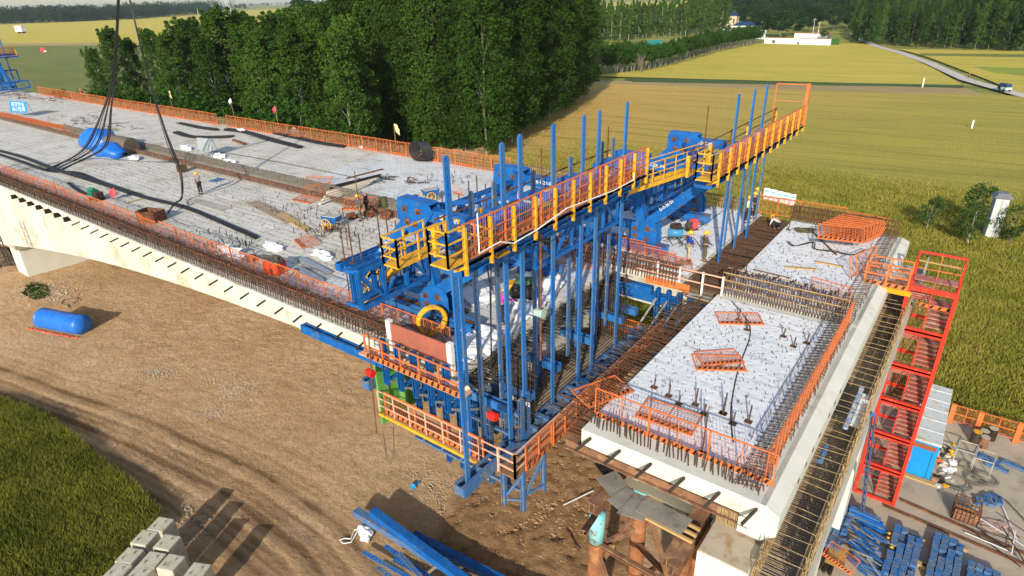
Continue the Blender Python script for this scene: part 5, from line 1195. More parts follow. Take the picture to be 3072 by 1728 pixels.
b.build("guard_frame", M_red, ST, 'w')
b = MB()
for k in (.35, .75): b.beam((TX0, TY1-.02, z+k), (TX1, TY1-.02, z+k), .04, .04)
b.beam(((TX0+TX1)/2, TY1, z), ((TX0+TX1)/2, TY1, z+1.2), .04, .04); striped(b, (TX0+.6, TY0+.25, z-1.05), (TX1, TY0+.25, z-1.05), .2); b.beam(((TX0+TX1)/2, TY0+.25, z-.9), ((TX0+TX1)/2, TY1, z+.3), .03, .03); b.build("guard_rail", [M_org, M_blackp], ST, 'w')
b = MB(); b.beam((TX0+.05, TY1-.3, z+.85), (TX1, TY1-.3, z+.80), .12, .04); b.build("loose_plank", M_timber, ST, 'w')
# gangway from slab to tower
GW = thing("gangway", "orange gangway with striped toe board linking the slab to the red stair tower", "gangway", (-2.0, 34.0, 13.4))
b = MB(); b.box(-3.3, -1.36, 33.6, 34.6, 13.36, 13.42); b.build("deck", MATS["rusty_plank_deck"], GW, 'w')
b = MB(); b.beam((-3.3, 33.6, 13.25), (-1.2, 33.6, 13.25), .06, .26); b.build("edge_channel", mat("amber_paint", (.80, .30, .01), (.7, .26, .01), 2, .5), GW, 'w')
b = MB(); railing(b, (-3.3, 33.6, 13.42), (-1.4, 33.6, 13.42), 1.15, .95, .035, 2); railing(b, (-3.3, 34.6, 13.42), (-1.4, 34.6, 13.42), 1.15, .95, .035, 2); striped(b, (-3.3, 33.55, 13.42), (-1.4, 33.55, 13.42), .22); b.build("railing", [M_org, M_blackp], GW, 'w')
b = MB(); netting(b, (-3.3, 33.6, 13.42), (-1.4, 33.6, 13.42), .25, 1.1, .11); b.build("mesh", M_orgn, GW, 'w')
b = MB(); b.tube((-1.9, 40.2, 13.1), (-.4, 36.1, 14.6), .03, 5); tag(b.build("tie_pole", M_timber), "thin pole tying the stair tower top back to the slab edge", "pole")
b = MB(); b.dbl((-1.0, 24.0, 12.0), (-.65, 32.3, .4), .16, .18); tag(b.build("leaning_post", M_dblue), "weathered blue channel leaning between the trough board and the yard", "steel post")
# ================================================================ YARD
CB = thing("site_cabin", "blue fronted storage container with a long pale ribbed roof behind the stair tower", "container", (1.2, 41, .22))
b = MB(); b.box(.62, 2.02, 37.7, 44.5, .25, 2.75); b.build("body", mat("white_sheet_metal", (.55, .58, .58), (.48, .50, .50), 2, .6), CB, 'w')
b = MB(); b.box(.55, 2.10, 37.55, 44.6, 2.75, 2.83)
for i in range(6): b.box(.55, 2.10, 37.6+i*1.25, 37.72+i*1.25, 2.83, 2.86)
b.build("roof", mat("dusty_roof", (.60, .64, .63), (.50, .52, .50), .9, .7, c3=(.50, .40, .28), s3=.9, t3=.57), CB, 'w')
b = MB(); b.box(.60, 2.04, 37.62, 37.70, .25, 2.72); d = b.build("door", mat("cyan_blue_door", (.01, .26, .62), (.01, .23, .56), 1, .4), CB, 'w')
b = MB(); b.box(.72, 1.92, 37.59, 37.62, 2.28, 2.60); b.build("door_sign", mat("brown_sign", (.28, .09, .04), (.22, .07, .03), 3, .6), d, 'w')
b = MB(); b.box(.75, .82, 37.54, 37.62, 1.2, 1.5); b.build("handle", M_steel, d, 'w')
b = MB(); b.box(1.78, 1.80, 37.60, 37.625, .3, 2.2); b.build("door_gap", M_blackp, d, 'w')
b = MB(); b.box(.5, 2.5, 37.2, 37.55, .22, .32); tag(b.build("timber_beam", M_timber), "timber sill lying in front of the blue container door", "timber")
YF = thing("yard_fence", "orange yard fence with broad posts between the cabin and the wheat", "fence", (5, 44.9, .22))
for i, x in enumerate((2.45, 3.95, 6.0, 8.2)): b = MB(); b.box(x-.14, x+.14, 44.6, 44.8, .2, 1.75); b.build("post", M_org, YF, 'w')
for i, (x0, x1) in enumerate(((2.45, 3.95), (3.95, 6.0), (6.0, 8.2))):
    b = MB()
    for z in (.45, 1.05, 1.68): b.beam((x0, 44.72, z), (x1, 44.72, z), .05, .05)
    b.beam(((x0+x1)/2, 44.72, .3), ((x0+x1)/2, 44.72, 1.7), .05, .05); b.build("rail", M_org, YF, 'w')
    b = MB(); netting(b, (x0, 44.7, 0), (x1, 44.7, 0), .35, 1.65, .09, .004); b.build("mesh", M_orgn, YF, 'w')
for i, (u0, v0, u1, v1, lab) in enumerate([(2650, 1515, 3090, 1700, "long rusty rail running across the yard, nearer the blue stacks"), (2700, 1498, 3090, 1668, "long rusty rail running across the yard, farther from the blue stacks")]):
    p, q = on(u0, v0, .28), on(u1, v1, .28); q = p+(q-p)*1.6; b = MB(); b.ibeam(p, q, .09, .11, t=.02); tag(b.build("rail", M_rust), lab, "rail")
# blue brackets in stacks
def bracket():
    b = MB(); L, Wd, H = .30, .40, .16
    b.box(0, L, 0, .05, 0, H); b.box(0, L, Wd-.05, Wd, 0, H); b.box(0, .05, .05, Wd-.05, 0, H); b.box(L-.05, L, .05, Wd-.05, .0, H); b.box(.05, L-.05, .05, .17, H-.03, H-.002); b.box(.05, L-.05, Wd-.17, Wd-.05, H-.03, H-.002)
    return b
bm_ = bracket(); br0 = tag(bm_.build("steel_bracket", M_dblue), "-", "steel bracket"); bme = br0.data; bpy.data.objects.remove(br0)
rg = random.Random(4)
for si, (x0, y0, nx_, ny_, nz_, lab, an) in enumerate([(1.02, 28.6, 4, 9, 2, "blue steel bracket in the stack right of the loose blue bars", .03), (2.78, 29.6, 4, 8, 2, "blue steel bracket in the neat stack in the middle of the yard", .0), (4.35, 28.9, 4, 7, 2, "blue steel bracket in the stack nearest the lower right corner", -.05), (-1.88, 28.8, 3, 9, 2, "blue steel bracket in the stack right beside the trough board", .0)]):
    for i in range(nx_):
        for j in range(ny_):
            for k in range(nz_):
                if k == nz_-1 and rg.random() < (.25 if j > ny_-4 else .1): continue
                o = link("steel_bracket", bme, None, (x0+i*.34+rg.uniform(-.02, .02)+j*.01, y0+j*.43+rg.uniform(-.03, .03), .34+k*.18+.0*j), an+rg.uniform(-.06, .06))
                tag(o, lab, "steel bracket", "blue steel brackets stacked in the yard")
    b = MB()
    for j in (0, ny_-1): b.box(x0-.1, x0+nx_*.36, y0+j*.43+.1, y0+j*.43+.24, .22, .34)
    tag(b.build("pallet", M_timber), ["timber skids under the bracket stack right of the loose blue bars", "timber skids under the middle bracket stack", "timber skids under the corner bracket stack", "timber skids under the bracket stack beside the trough"][si], "pallet")
for i in range(46):
    u, v = rg.uniform(2560, 2640), rg.uniform(1590, 1728); p = on(u, v, .3+.012*i); a = rg.gauss(-.5, .28); L = rg.uniform(.8, 1.7); d = V3((math.cos(a), math.sin(a), rg.uniform(-.05, .05)))*L/2
    b = MB(); b.beam(p-d, p+d, rg.choice([.06, .10, .16]), .04); tag(b.build("flat_bar", [M_dblue, M_blue, M_steel, M_bluew][i % 4]), "loose blue steel bar in the crossed heap left of the bracket stacks", "steel bar", "loose steel bars heaped in the yard")
for i in range(4):
    p = on(2595+i*7, 1542+i*12, .7-.1*i); b = MB(); b.beam(p-V3((.75, -.05, 0)), p+V3((.75, -.05, 0)), .30, .16); tag(b.build("channel_bar", MATS["blue_paint"] if i % 2 else M_dblue), "broad blue channel lying on top of the loose bars beside the red tower", "steel channel", "broad blue channels beside the red tower")
for i in range(5):
    p = on(2670+rg.uniform(-8, 8), 1600+i*14, .55); b = MB(); b.blob(p, .10, .08, .06, i, .3, 6, 4); tag(b.build("clamp", M_yel), "yellow clamp at the ends of the loose blue bars", "clamp", "yellow clamps at the ends of the loose bars")
BK = thing("wire_basket", "rusty wire basket with boards standing in the yard", "basket", (4.0, 35.5, .22))
b = MB(); x0, x1, y0, y1 = 3.35, 4.5, 34.9, 36.0
for z in (.3, .75, 1.2):
    for p, q in (((x0, y0), (x1, y0)), ((x1, y0), (x1, y1)), ((x1, y1), (x0, y1)), ((x0, y1), (x0, y0))): b.beam((*p, z), (*q, z), .04, .04)
for i in range(7):
    t = i/6; x = lerp(x0, x1, t); y = lerp(y0, y1, t)
    for p in ((x, y0), (x, y1), (x0, y), (x1, y)): b.beam((*p, .25), (*p, 1.2), .03, .03)
b.build("cage", M_rust, BK, 'w')
b = MB(); b.box(x0+.05, x1-.05, y0+.05, y0+.09, .25, .95); b.box(x0+.05, x1-.05, (y0+y1)/2, (y0+y1)/2+.04, .25, .9); b.box(x0+.05, x1-.05, y0+.05, y1-.05, .25, .30); b.build("lining_board", M_rbeam, BK, 'w')
for i in range(14):
    u, v = 2930+rg.uniform(0, 70), 1488+rg.uniform(0, 28); p = on(u, v, .3); o = link("steel_bracket", bme, None, p, rg.uniform(0, 3)); tag(o, "dark blue bracket in the loose heap behind the wire basket", "steel bracket", "loose brackets behind the wire basket")
b = MB()
for k in range(2):
    for (p, q) in (((0, 0), (1, 0)), ((1, 0), (1.15, 1.1)), ((1.15, 1.1), (.1, 1.1)), ((.1, 1.1), (0, 0))):
        P_0 = V3((3.0+k*.95+p[0]*.9, 40.4-k*.35+p[1], 1.2)); Q_0 = V3((3.0+k*.95+q[0]*.9, 40.4-k*.35+q[1], 1.2)); b.tube(P_0, Q_0, .035, 6); b.tube(P_0, V3((P_0.x, P_0.y, .22)), .03, 6)
tag(b.build("frame_rack", M_concg), "grey tube frames full of dark gear beside the blue container", "rack")
for i, (u, v, h, m, lab) in enumerate([(2970, 1318, .85, M_blackp, "dark steel barrel farthest from the cabin by the orange fence"), (2946, 1322, .75, M_blackp, "black barrel between two others by the orange fence"), (2946, 1342, .8, M_rbeam, "brown barrel in front of the black one"), (2922, 1330, .9, M_rebarD, "open barrel with yellow rags beside the grey frames")]):
    p = on(u, v, .2); B_ = thing("barrel", lab, "barrel", (p.x, p.y, .22)); b = MB(); b.tube((0, 0, 0), (0, 0, h), .27, 16); b.tube((0, 0, h*.5), (0, 0, h*.5+.03), .285, 16); b.build("drum", m, B_); b = MB(); b.tube((0, 0, h), (0, 0, h+.02), .25, 16); b.build("lid", M_yard if i != 3 else M_yel, B_)
for i, (u, v, r, lab) in enumerate([(2898, 1400, .42, "coil of grey hose lying closest to the frame rack"), (2925, 1443, .50, "large coil of grey hose in the middle of the yard"), (2955, 1440, .58, "widest coil of grey hose, farthest from the cabin"), (2868, 1450, .7, "loose coil of grey hose beside the rubbish heap")]):
    p = on(u, v, .25); b = MB(); pts = []
    for k in range(90):
        a = k*.32; rr = r*(1+.14*math.sin(k*.13)); pts.append(V3((p.x+math.cos(a)*rr, p.y+math.sin(a)*rr*.9, .27+.004*k*.5)))
    b.path(pts, .018, 4); tag(b.build("hose_coil", mat("grey_hose", (.16, .15, .11), (.10, .09, .07), 3, .6)), lab, "hose")
RC = [M_white, M_whitep, M_yel, M_blackp, M_skin, M_concg, M_org, M_rebarD]
for i in range(46):
    u, v = rg.uniform(2805, 2860), rg.uniform(1330, 1460); p = on(u, v, .25); b = MB(); s = rg.uniform(.10, .26); b.blob((p.x, p.y, .22+s*.4), s, s*rg.uniform(.6, 1.2), s*.5, i, .5, 7, 5, 2.)
    tag(b.build("rubbish_bag", RC[i % 8]), "small bundle of rags and rubbish heaped against the blue container", "rubbish", "rubbish heaped against the blue container")
for i in range(10):
    u, v = rg.uniform(2950, 3010), rg.uniform(1560, 1600); p = on(u, v, .3); b = MB(); s = rg.uniform(.12, .3); b.blob((p.x, p.y, .25), s*1.4, s, s*.35, i+9, .5, 7, 5, 2.); tag(b.build("rag", mat("pinkish_rag", (.42, .26, .22), (.30, .24, .18), 4, .9)), "pinkish rag in the scrap beside the wire basket", "rag", "rags in the scrap beside the wire basket")
for i in range(12):
    u, v = rg.uniform(2960, 3072), rg.uniform(1550, 1640); p = on(u, v, .3+.02*i); a = rg.gauss(-.7, .5); L = rg.uniform(.5, 1.5); d = V3((math.cos(a), math.sin(a), 0))*L; b = MB(); b.beam(p-d, p+d, .05, .03); tag(b.build("scrap_bar", [M_rebar, M_whitep, M_blackp][i % 3]), "scrap bar lying beside the wire basket", "scrap bar", "scrap bars beside the wire basket")
for i, (u, v) in enumerate([(3040, 1395), (2990, 1400), (2965, 1375)]):
    p = on(u, v, .3); b = MB(); b.dbl((p.x-.55, p.y, .35), (p.x+.55, p.y-.25, .35), .3, .2); tag(b.build("steel_channel", M_dblue), ["dark blue channel piece at the picture edge in the yard shade", "dark blue channel piece in the middle of three in the yard", "open dark blue frame beside the grey hose"][i], "steel channel")
b = MB(); p = on(2530, 1640, .4); b.box(p.x-.55, p.x+.3, p.y-1.7, p.y+.5, .5, .53); tag(b.build("plywood_sheet", mat("yellow_plywood", (.45, .28, .08), (.36, .22, .07), 1.2, .7)), "yellow brown plywood sheet on pipes at the lower edge beside the trough", "plywood sheet")
for i in range(3): b = MB(); b.tube((p.x-.75+i*.28, p.y-2.2, .34), (p.x-.75+i*.28, p.y+.2, .34), .09, 10); tag(b.build("pipe", M_blackp), "dark pipe under the yellow plywood sheet", "pipe", "dark pipes under the yellow plywood")
panel(FP, (p.x-.75, p.y-1.6, .75), -.35, "orange striped panel leaning over the yellow plywood at the lower edge", rx=-.9, s=.75)
for i, (u, v, a, m, lab) in enumerate([(2770, 1700, -.25, M_timber, "pale timber beam in front of the bracket stack"), (2815, 1722, -.25, M_ply, "brown timber baulk at the lower edge of the yard")]):
    p = on(u, v, .35); d = V3((math.cos(a), math.sin(a), 0))*.75; b = MB(); b.beam(p-d, p+d, .26, .22); tag(b.build("timber_beam", m), lab, "timber")

# ================================================================ GROUND OBJECTS
BL = [(481, 1572, 0), (432, 1612, 0), (500, 1625, 0), (388, 1666, 0), (455, 1678, 0), (512, 1686, 0), (590, 1712, 0), (352, 1712, 0), (415, 1722, 0)]
labs = ["topmost concrete block of the pile, closest to the dirt track", "concrete block directly below the topmost one, on the wheat side", "concrete block of the second row on the track side", "leftmost concrete block of the third row beside the wheat", "middle concrete block of the third row", "third row concrete block with a shaded end, on the track side", "tilted concrete block set apart at the right end of the pile", "concrete block cut by the picture edge beside the wheat", "concrete block cut by the lower picture edge in mid pile"]
for i, (u, v, r_) in enumerate(BL):
    p = on(u, v, 2.0); B_ = thing("concrete_block", labs[i], "concrete block", (p.x, p.y, 1.0), .42+rg.uniform(-.05, .05), None); b = MB()
    h = .505; k = len(b.v); b.hexa([(-h, -h, 0), (h, -h, 0), (h, h, 0), (-h, h, 0)], [(-h+.03, -h+.03, 1), (h-.03, -h+.03, 1), (h-.03, h-.03, 1), (-h+.03, h-.03, 1)]); o = b.build("body", M_block, B_)
    md = o.modifiers.new("bevel", 'BEVEL'); md.width = .05; md.segments = 2
    for s in (-1, 1): b = MB(); b.path([(s*.18, s*.2-.07, .98), (s*.18, s*.2-.05, 1.07), (s*.18, s*.2+.05, 1.07), (s*.18, s*.2+.07, .98)], .018, 5); b.build("lifting_loop", M_rust, B_)
for i in range(9):
    u, v, _ = BL[i]; p = on(u, v, 2.0); b = MB(); h = .485; b.hexa([(p.x-h, p.y-h, -.1), (p.x+h, p.y-h, -.1), (p.x+h, p.y+h, -.1), (p.x-h, p.y+h, -.1)], [(p.x-h, p.y-h, .99), (p.x+h, p.y-h, .99), (p.x+h, p.y+h, .99), (p.x-h, p.y+h, .99)])
    o = tag(b.build("concrete_block", M_block), "concrete block of the bottom layer carrying the upper blocks", "concrete block", "bottom layer concrete blocks"); o.rotation_euler.z = .42
# tarp covered roll
TR = thing("covered_roll", "long roll under a shiny blue tarpaulin lying on the dirt", "covered roll", (-63.8, 14.6, 0))
a0, a1 = on(100, 985), on(225, 1015); ax = V3((a0.x+.3, a0.y+.9, .85)); bx_ = V3((a1.x-.2, a1.y+1.0, .85)); b = MB(); N2 = 26; k0 = len(b.v); dd = (bx_-ax).normalized(); nn = dd.cross(V3((0, 0, 1)))
for i in range(13):
    c = lerp(ax, bx_, i/12)
    for j in range(N2):
        t = 2*math.pi*j/N2; r = .90*(1+.10*mnoise.noise(V3((i*.9, math.cos(t)*2, math.sin(t)*2)))+.02*math.sin(j*5+i)); zz = math.sin(t)*r; w = math.cos(t)*r*(1.12 if zz < -.3 else 1)
        b.v.append(tuple(c+nn*w+V3((0, 0, max(zz, -.84)))))
for i in range(12):
    for j in range(N2): b.f.append((k0+i*N2+j, k0+i*N2+(j+1) % N2, k0+(i+1)*N2+(j+1) % N2, k0+(i+1)*N2+j)); b.m.append(0)
for e, s in ((0, -1), (12, 1)):
    c = lerp(ax, bx_, e/12)+dd*s*.10+V3((0, 0, -.2)); kk = len(b.v); b.v.append(tuple(c))
    for j in range(N2): b.f.append((kk, k0+e*N2+j, k0+e*N2+(j+1) % N2)); b.m.append(0)
b.build("tarpaulin", M_tarp, TR, 'w', True)
b = MB()
for i in range(15): c = lerp(ax, bx_, i/12-.1)-nn*-1*0+V3((0, -1.05, -.78)); b.blob(c, .22, .13, .08, i, .5, 6, 4)
b.build("red_net_edge", mat("red_orange_net", (.70, .12, .05), (.60, .10, .05), 4, .8), TR, 'w')
p = on(210, 905); b = MB(); b.path([V3((p.x+math.cos(k*.35)*.8, p.y+math.sin(k*.35)*.7, .06)) for k in range(17)]+[V3((p.x+1.6, p.y-.6, .05))], .03, 5); tag(b.build("hose", M_rebarD), "dark bent hose lying in the shadow of the blue roll", "hose")
# blue beams
def gbeam(name, u0, v0, u1, v1, z, w, h, m, lab, f=1.0, cat="steel beam"):
    p, q = on(u0, v0, z), on(u1, v1, z); q = p+(q-p)*f; b = MB(); b.dbl(p, q, w, h, (0, 0, 1)); b.beam(p+V3((0, 0, h/2-.01)), q+V3((0, 0, h/2-.01)), w*.98, .03); return tag(b.build(name, m), lab, cat)
gbeam("steel_beam", 1068, 1535, 1500, 1800, .8, .42, .42, M_dblue, "grey and blue steel beam lying lowest of the two crossed beams on the ground", 1.1)
gbeam("steel_beam", 1118, 1535, 1460, 1790, 1.15, .46, .40, M_blue, "bright blue steel beam on top of the crossed pair on the ground", 1.1)
gbeam("steel_beam", 1240, 1605, 1640, 1810, .55, .40, .36, M_blue, "shaded blue steel beam lying behind the crossed pair on the ground", 1.1)
def gstrap(u0, v0, u1, v1, z, lab, m):
    p, q = on(u0, v0, z), on(u1, v1, z); d = (q-p); L = d.length; d.normalize(); n = d.cross(V3((0, 0, 1))); b = MB(); k = int(L/.25)
    for s in (-1, 1): b.beam(p+n*s*.085, q+n*s*.085, .07, .05)
    for i in range(k): b.beam(p+d*(i*.25), p+d*(i*.25+.17), .11, .045)
    b.tube(p+V3((0, 0, -.024)), p+V3((0, 0, .024)), .12, 12); tag(b.build("hanger_strap", m), lab, "steel strap")
gstrap(1093, 1658, 1330, 1790, .45, "perforated strap with the leftmost rounded end among the straps on the ground", M_bluew)
gstrap(1135, 1705, 1260, 1790, .35, "pale perforated strap nearest the lower picture edge", M_dblue)
gstrap(1160, 1640, 1380, 1800, .55, "dark blue perforated strap lying across the middle of the strap heap", M_blue)
gstrap(1200, 1662, 1290, 1760, .7, "short pale ended perforated strap on top of the strap heap", M_dblue)
gstrap(1185, 1680, 1400, 1790, .30, "dark perforated strap at the bottom of the strap heap", M_bluew)
gstrap(1305, 1698, 1365, 1715, .35, "short strap poking out under the bright blue beam", M_dblue)
b = MB(); b.beam(on(1285, 1718, .8), on(1322, 1688, .9), .12, .08); tag(b.build("timber_beam", M_ply), "short timber baulk wedged under the bright blue beam", "timber")
p = on(1095, 1592, .2); b = MB(); b.blob((p.x+.1, p.y, .25), .55, .32, .22, 3, .45, 14, 9, 2.2); b.blob((p.x+.45, p.y-.3, .2), .28, .25, .16, 5, .4, 10, 7); BG = tag(b.build("white_bag", M_white, None, None, True), "crumpled white sling bag with loose straps on the dirt", "bag")
c = on(1035, 1615, .06); b = MB(); b.path([V3((p.x-.2, p.y-.1, .3)), V3((p.x-.6, p.y-.25, .1)), V3((c.x+.3, c.y+.15, .06)), c, V3((c.x-.15, c.y-.25, .06)), V3((c.x+.2, c.y-.3, .06)), V3((c.x+.5, c.y, .07)), V3((p.x-.3, p.y-.3, .2))], .03, 5); tag(b.build("sling", M_white), "loose white sling loop trailing from the bag on the dirt", "sling")
p = on(1240, 1458, .1); b = MB(); b.blob((p.x, p.y, .1), .16, .22, .14, 2, .5, 8, 6); b.blob((p.x+.05, p.y+.35, .1), .06, .2, .08, 4, .4, 6, 5); tag(b.build("blue_rag", MATS["cyan_blue_door"]), "bright blue scrap bag alone on the dirt", "bag")
for i, (u0, v0, u1, v1, m, lab) in enumerate([(1690, 1515, 1780, 1472, M_whitep, "thin pale stick on the rough soil left of the cyan pipe"), (1698, 1590, 1738, 1655, M_rust, "rusty flat bar on the rough soil left of the cyan pipe")]):
    b = MB(); b.beam(on(u0, v0, .22), on(u1, v1, .22), .06, .05); tag(b.build("stick", m), lab, "bar")
# stones and rubble
def stones(name, spots, m, lab, seed):
    rg = random.Random(seed); b = MB()
    for (u, v, du, dv, n, s) in spots:
        for i in range(n):
            p = on(u+rg.gauss(0, du), v+rg.gauss(0, dv)); q = s*rg.uniform(.4, 1.3); b.blob((p.x, p.y, q*.15), q, q*rg.uniform(.6, 1), q*.5, rg.randint(0, 99), .5, 5, 4, 2)
    tag(b.build(name, m), lab, "stones", None, 'stuff')
M_stone = mat("grey_rubble", (.44, .37, .28), (.34, .29, .22), 4, .9)
stones("rubble", [(470, 1120, 34, 14, 260, .06), (690, 1165, 40, 20, 420, .065), (640, 1240, 34, 9, 160, .06), (150, 880, 50, 14, 260, .14), (1010, 1180, 50, 16, 220, .05), (570, 1590, 40, 40, 150, .07), (1290, 1470, 70, 60, 420, .055), (1400, 1520, 50, 50, 200, .06)], M_stone, "scattered grey rubble on the dirt", 5)
stones("clods", [(1640, 1480, 110, 90, 900, .11), (1450, 1650, 120, 60, 300, .10), (880, 1080, 300, 100, 500, .07), (300, 950, 200, 60, 200, .08), (600, 1400, 300, 120, 500, .05), (1740, 1250, 60, 40, 200, .1)], mat("soil_clods", (.38, .23, .12), (.25, .15, .08), 3, .95), "clods of brown soil scattered over the dirt", 6)
blades("weeds", [tuple(on(u, v)[:2]) for u, v in [(60, 880), (95, 848), (145, 862), (150, 890), (110, 905)]], 25, .3, .12, M_hedge, 8, 0, "weeds at the edge of the dirt road")
# excavated dark soil under the girder at the left edge
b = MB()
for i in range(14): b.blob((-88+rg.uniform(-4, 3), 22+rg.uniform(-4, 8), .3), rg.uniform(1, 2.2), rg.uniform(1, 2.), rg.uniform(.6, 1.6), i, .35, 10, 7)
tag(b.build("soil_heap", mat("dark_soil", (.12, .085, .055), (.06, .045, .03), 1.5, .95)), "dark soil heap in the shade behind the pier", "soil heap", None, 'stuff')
# off frame lattice mast standing at the left whose shadow falls on the girder side
MS = thing("lattice_mast", "steel lattice mast fixed against the pale girder side near the pier", "mast", (-71.5, 14.9, 4))
b = MB()
for x in (-72.3, -71.1):
    for y in (14.2, 15.0): b.beam((x, y, 5.0), (x, y, 9.8), .09, .09)
for i in range(6):
    z = 5.2+i*.8; b.beam((-72.3, 14.2, z), (-71.1, 14.2, z+.8), .05, .05); b.beam((-71.1, 14.2, z), (-71.1, 15.0, z+.8), .05, .05); b.beam((-72.3, 14.2, z), (-71.1, 14.2, z), .05, .05); b.beam((-71.1, 14.2, z), (-71.1, 15.0, z), .05, .05)
b.build("mast_section", M_rebarD, MS, 'w')
# ================================================================ PEOPLE
def skinmesh(name, verts, edges, radii, m, sub=2):
    me = bpy.data.meshes.new(name); me.from_pydata([tuple(v) for v in verts], edges, []); o = bpy.data.objects.new(name, me); SC.collection.objects.link(o)
    md = o.modifiers.new("s", 'SKIN'); md.use_smooth_shade = True
    for i, r in enumerate(radii): me.skin_vertices[0].data[i].radius = (r, r) if not isinstance(r, tuple) else r
    me.skin_vertices[0].data[0].use_root = True
    o.modifiers.new("u", 'SUBSURF').levels = sub; dg = bpy.context.evaluated_depsgraph_get(); me2 = bpy.data.meshes.new_from_object(o.evaluated_get(dg))
    bpy.data.objects.remove(o); me2.materials.clear(); me2.materials.append(m); me2.name = name; return me2
def person(lab, loc, rz, shirt, trousers, helmet=True, pose=None, vest=None, H=1.72, shoe=None):
    """pose: dict of joint positions (x right, y forward, z up) in a 1.72 m figure"""
    P = dict(pel=(0, 0, .93), wai=(0, .0, 1.08), che=(0, .0, 1.30), nec=(0, 0, 1.46), hed=(0, .02, 1.58), top=(0, .01, 1.68),
             shL=(-.18, 0, 1.40), elL=(-.24, .03, 1.12), haL=(-.24, .14, .90), shR=(.18, 0, 1.40), elR=(.24, .03, 1.12), haR=(.24, .14, .90),
             hpL=(-.09, 0, .90), knL=(-.10, .03, .49), anL=(-.11, -.01, .08), toL=(-.12, .16, .03), hpR=(.09, 0, .90), knR=(.10, .03, .49), anR=(.11, -.01, .08), toR=(.12, .16, .03))
    if pose: P.update(pose)
    root = thing("person", lab, "worker", loc, rz); V_ = [V3(P['pel'])]; R_a = [.125]; E_ = []
    def add(p, par, r): V_.append(V3(p)); R_a.append(r); E_.append((par, len(V_)-1)); return len(V_)-1
    w = add(P['wai'], 0, .115); c = add(P['che'], w, (.15, .115)); n = add(P['nec'], c, .055); h = add(P['hed'], n, .088); add(P['top'], h, .075)
    for s in 'LR':
        a = add(P['sh'+s], c, .062); e = add(P['el'+s], a, .045); q = add(lerp(V3(P['el'+s]), V3(P['ha'+s]), .92), e, .030); pa = add(P['ha'+s], q, .036)
        d = (V3(P['ha'+s])-V3(P['el'+s])).normalized(); sd = d.cross(V3((0, 0, 1))); sd = sd.normalized() if sd.length > .1 else V3((1, 0, 0)); ot = d.cross(sd)
        for k, (o_, L) in enumerate(((-.03, .062), (-.01, .075), (.01, .07), (.03, .055))):
            f1 = add(V3(P['ha'+s])+d*.035+sd*o_, pa, .010); add(V3(P['ha'+s])+d*(.035+L)+sd*o_*1.1+ot*.018, f1, .008)
        f1 = add(V3(P['ha'+s])+sd*-.045+d*.01, pa, .011); add(V3(P['ha'+s])+sd*-.06+d*.05, f1, .009)
        hp = add(P['hp'+s], 0, .085); kn = add(P['kn'+s], hp, .058); an = add(P['an'+s], kn, .042); add(P['to'+s], an, .036)
    link("body", skinmesh("body", V_, E_, R_a, M_skin, 1), root)
    hd = V3(P['hed']); b = MB()
    for sx in (-.032, .032): b.blob(hd+V3((sx, .088, .012)), .012, .008, .008, 1, 0, 6, 4)
    b.build("eyes", M_blackp, root, None)
    b = MB(); b.blob(hd+V3((0, .100, -.01)), .013, .018, .022, 1, 0, 6, 4); b.blob(hd+V3((0, .088, -.045)), .025, .010, .006, 1, 0, 6, 4)
    for sx in (-.09, .09): b.blob(hd+V3((sx, 0, 0)), .014, .022, .03, 1, 0, 6, 4)
    b.build("face_features", M_skin, root, None)
    # clothes
    cv = [V3(P['wai'])-V3((0, 0, .12)), V3(P['wai']), V3(P['che']), V3(P['nec'])-V3((0, 0, .05))]; ce = [(0, 1), (1, 2), (2, 3)]; cr = [.135, .135, (.175, .14), .075]
    for s in 'LR':
        i = len(cv); cv += [V3(P['sh'+s]), V3(P['el'+s]), lerp(V3(P['el'+s]), V3(P['ha'+s]), .8)]; ce += [(2, i), (i, i+1), (i+1, i+2)]; cr += [.080, .062, .048]
    link("shirt", skinmesh("shirt", cv, ce, cr, shirt, 1), root)
    tv = [V3(P['pel'])+V3((0, 0, .04))]; te = []; trr = [.140]
    for s in 'LR':
        i = len(tv); tv += [V3(P['hp'+s]), V3(P['kn'+s]), V3(P['an'+s])+V3((0, 0, .03))]; te += [(0, i), (i, i+1), (i+1, i+2)]; trr += [.105, .080, .062]
    link("trousers", skinmesh("trousers", tv, te, trr, trousers, 1), root)
    for s in 'LR':
        b = MB(); a = V3(P['an'+s]); t = V3(P['to'+s]); b.blob(lerp(a, t, .45)+V3((0, 0, -.02)), .055, .14, .05, 2, .05, 8, 6); b.build("shoe", shoe or M_blackp, root, None)
    if vest: 
        link("vest", skinmesh("vest", cv[:4], ce[:3], [.150, .150, (.19, .155), .09], vest, 1), root)
    up = (V3(P['top'])-V3(P['nec'])).normalized(); hc = V3(P['hed'])+up*.055
    if helmet:
        b = MB(); nu = 14
        for j in range(6):
            ph = (math.pi/2)*j/5
            for i in range(nu): th = 2*math.pi*i/nu; b.v.append((math.cos(th)*.125*math.cos(ph), math.sin(th)*.15*math.cos(ph), .125*math.sin(ph)))
        for j in range(5):
            for i in range(nu): b.f.append((j*nu+i, j*nu+(i+1) % nu, (j+1)*nu+(i+1) % nu, (j+1)*nu+i)); b.m.append(0)
        k = len(b.v)
        for i in range(nu): th = 2*math.pi*i/nu; b.v.append((math.cos(th)*.15, math.sin(th)*.19, -.012))
        for i in range(nu): b.f.append((k+i, k+(i+1) % nu, (i+1) % nu, i)); b.m.append(0)
        q = V3((0, 0, 1)).rotation_difference(up); o = b.build("helmet", M_helmet, root, None, True); o.location = hc; o.rotation_mode = 'QUATERNION'; o.rotation_quaternion = q; me_ = o.data
    root.scale = (H/1.72,)*3; return root
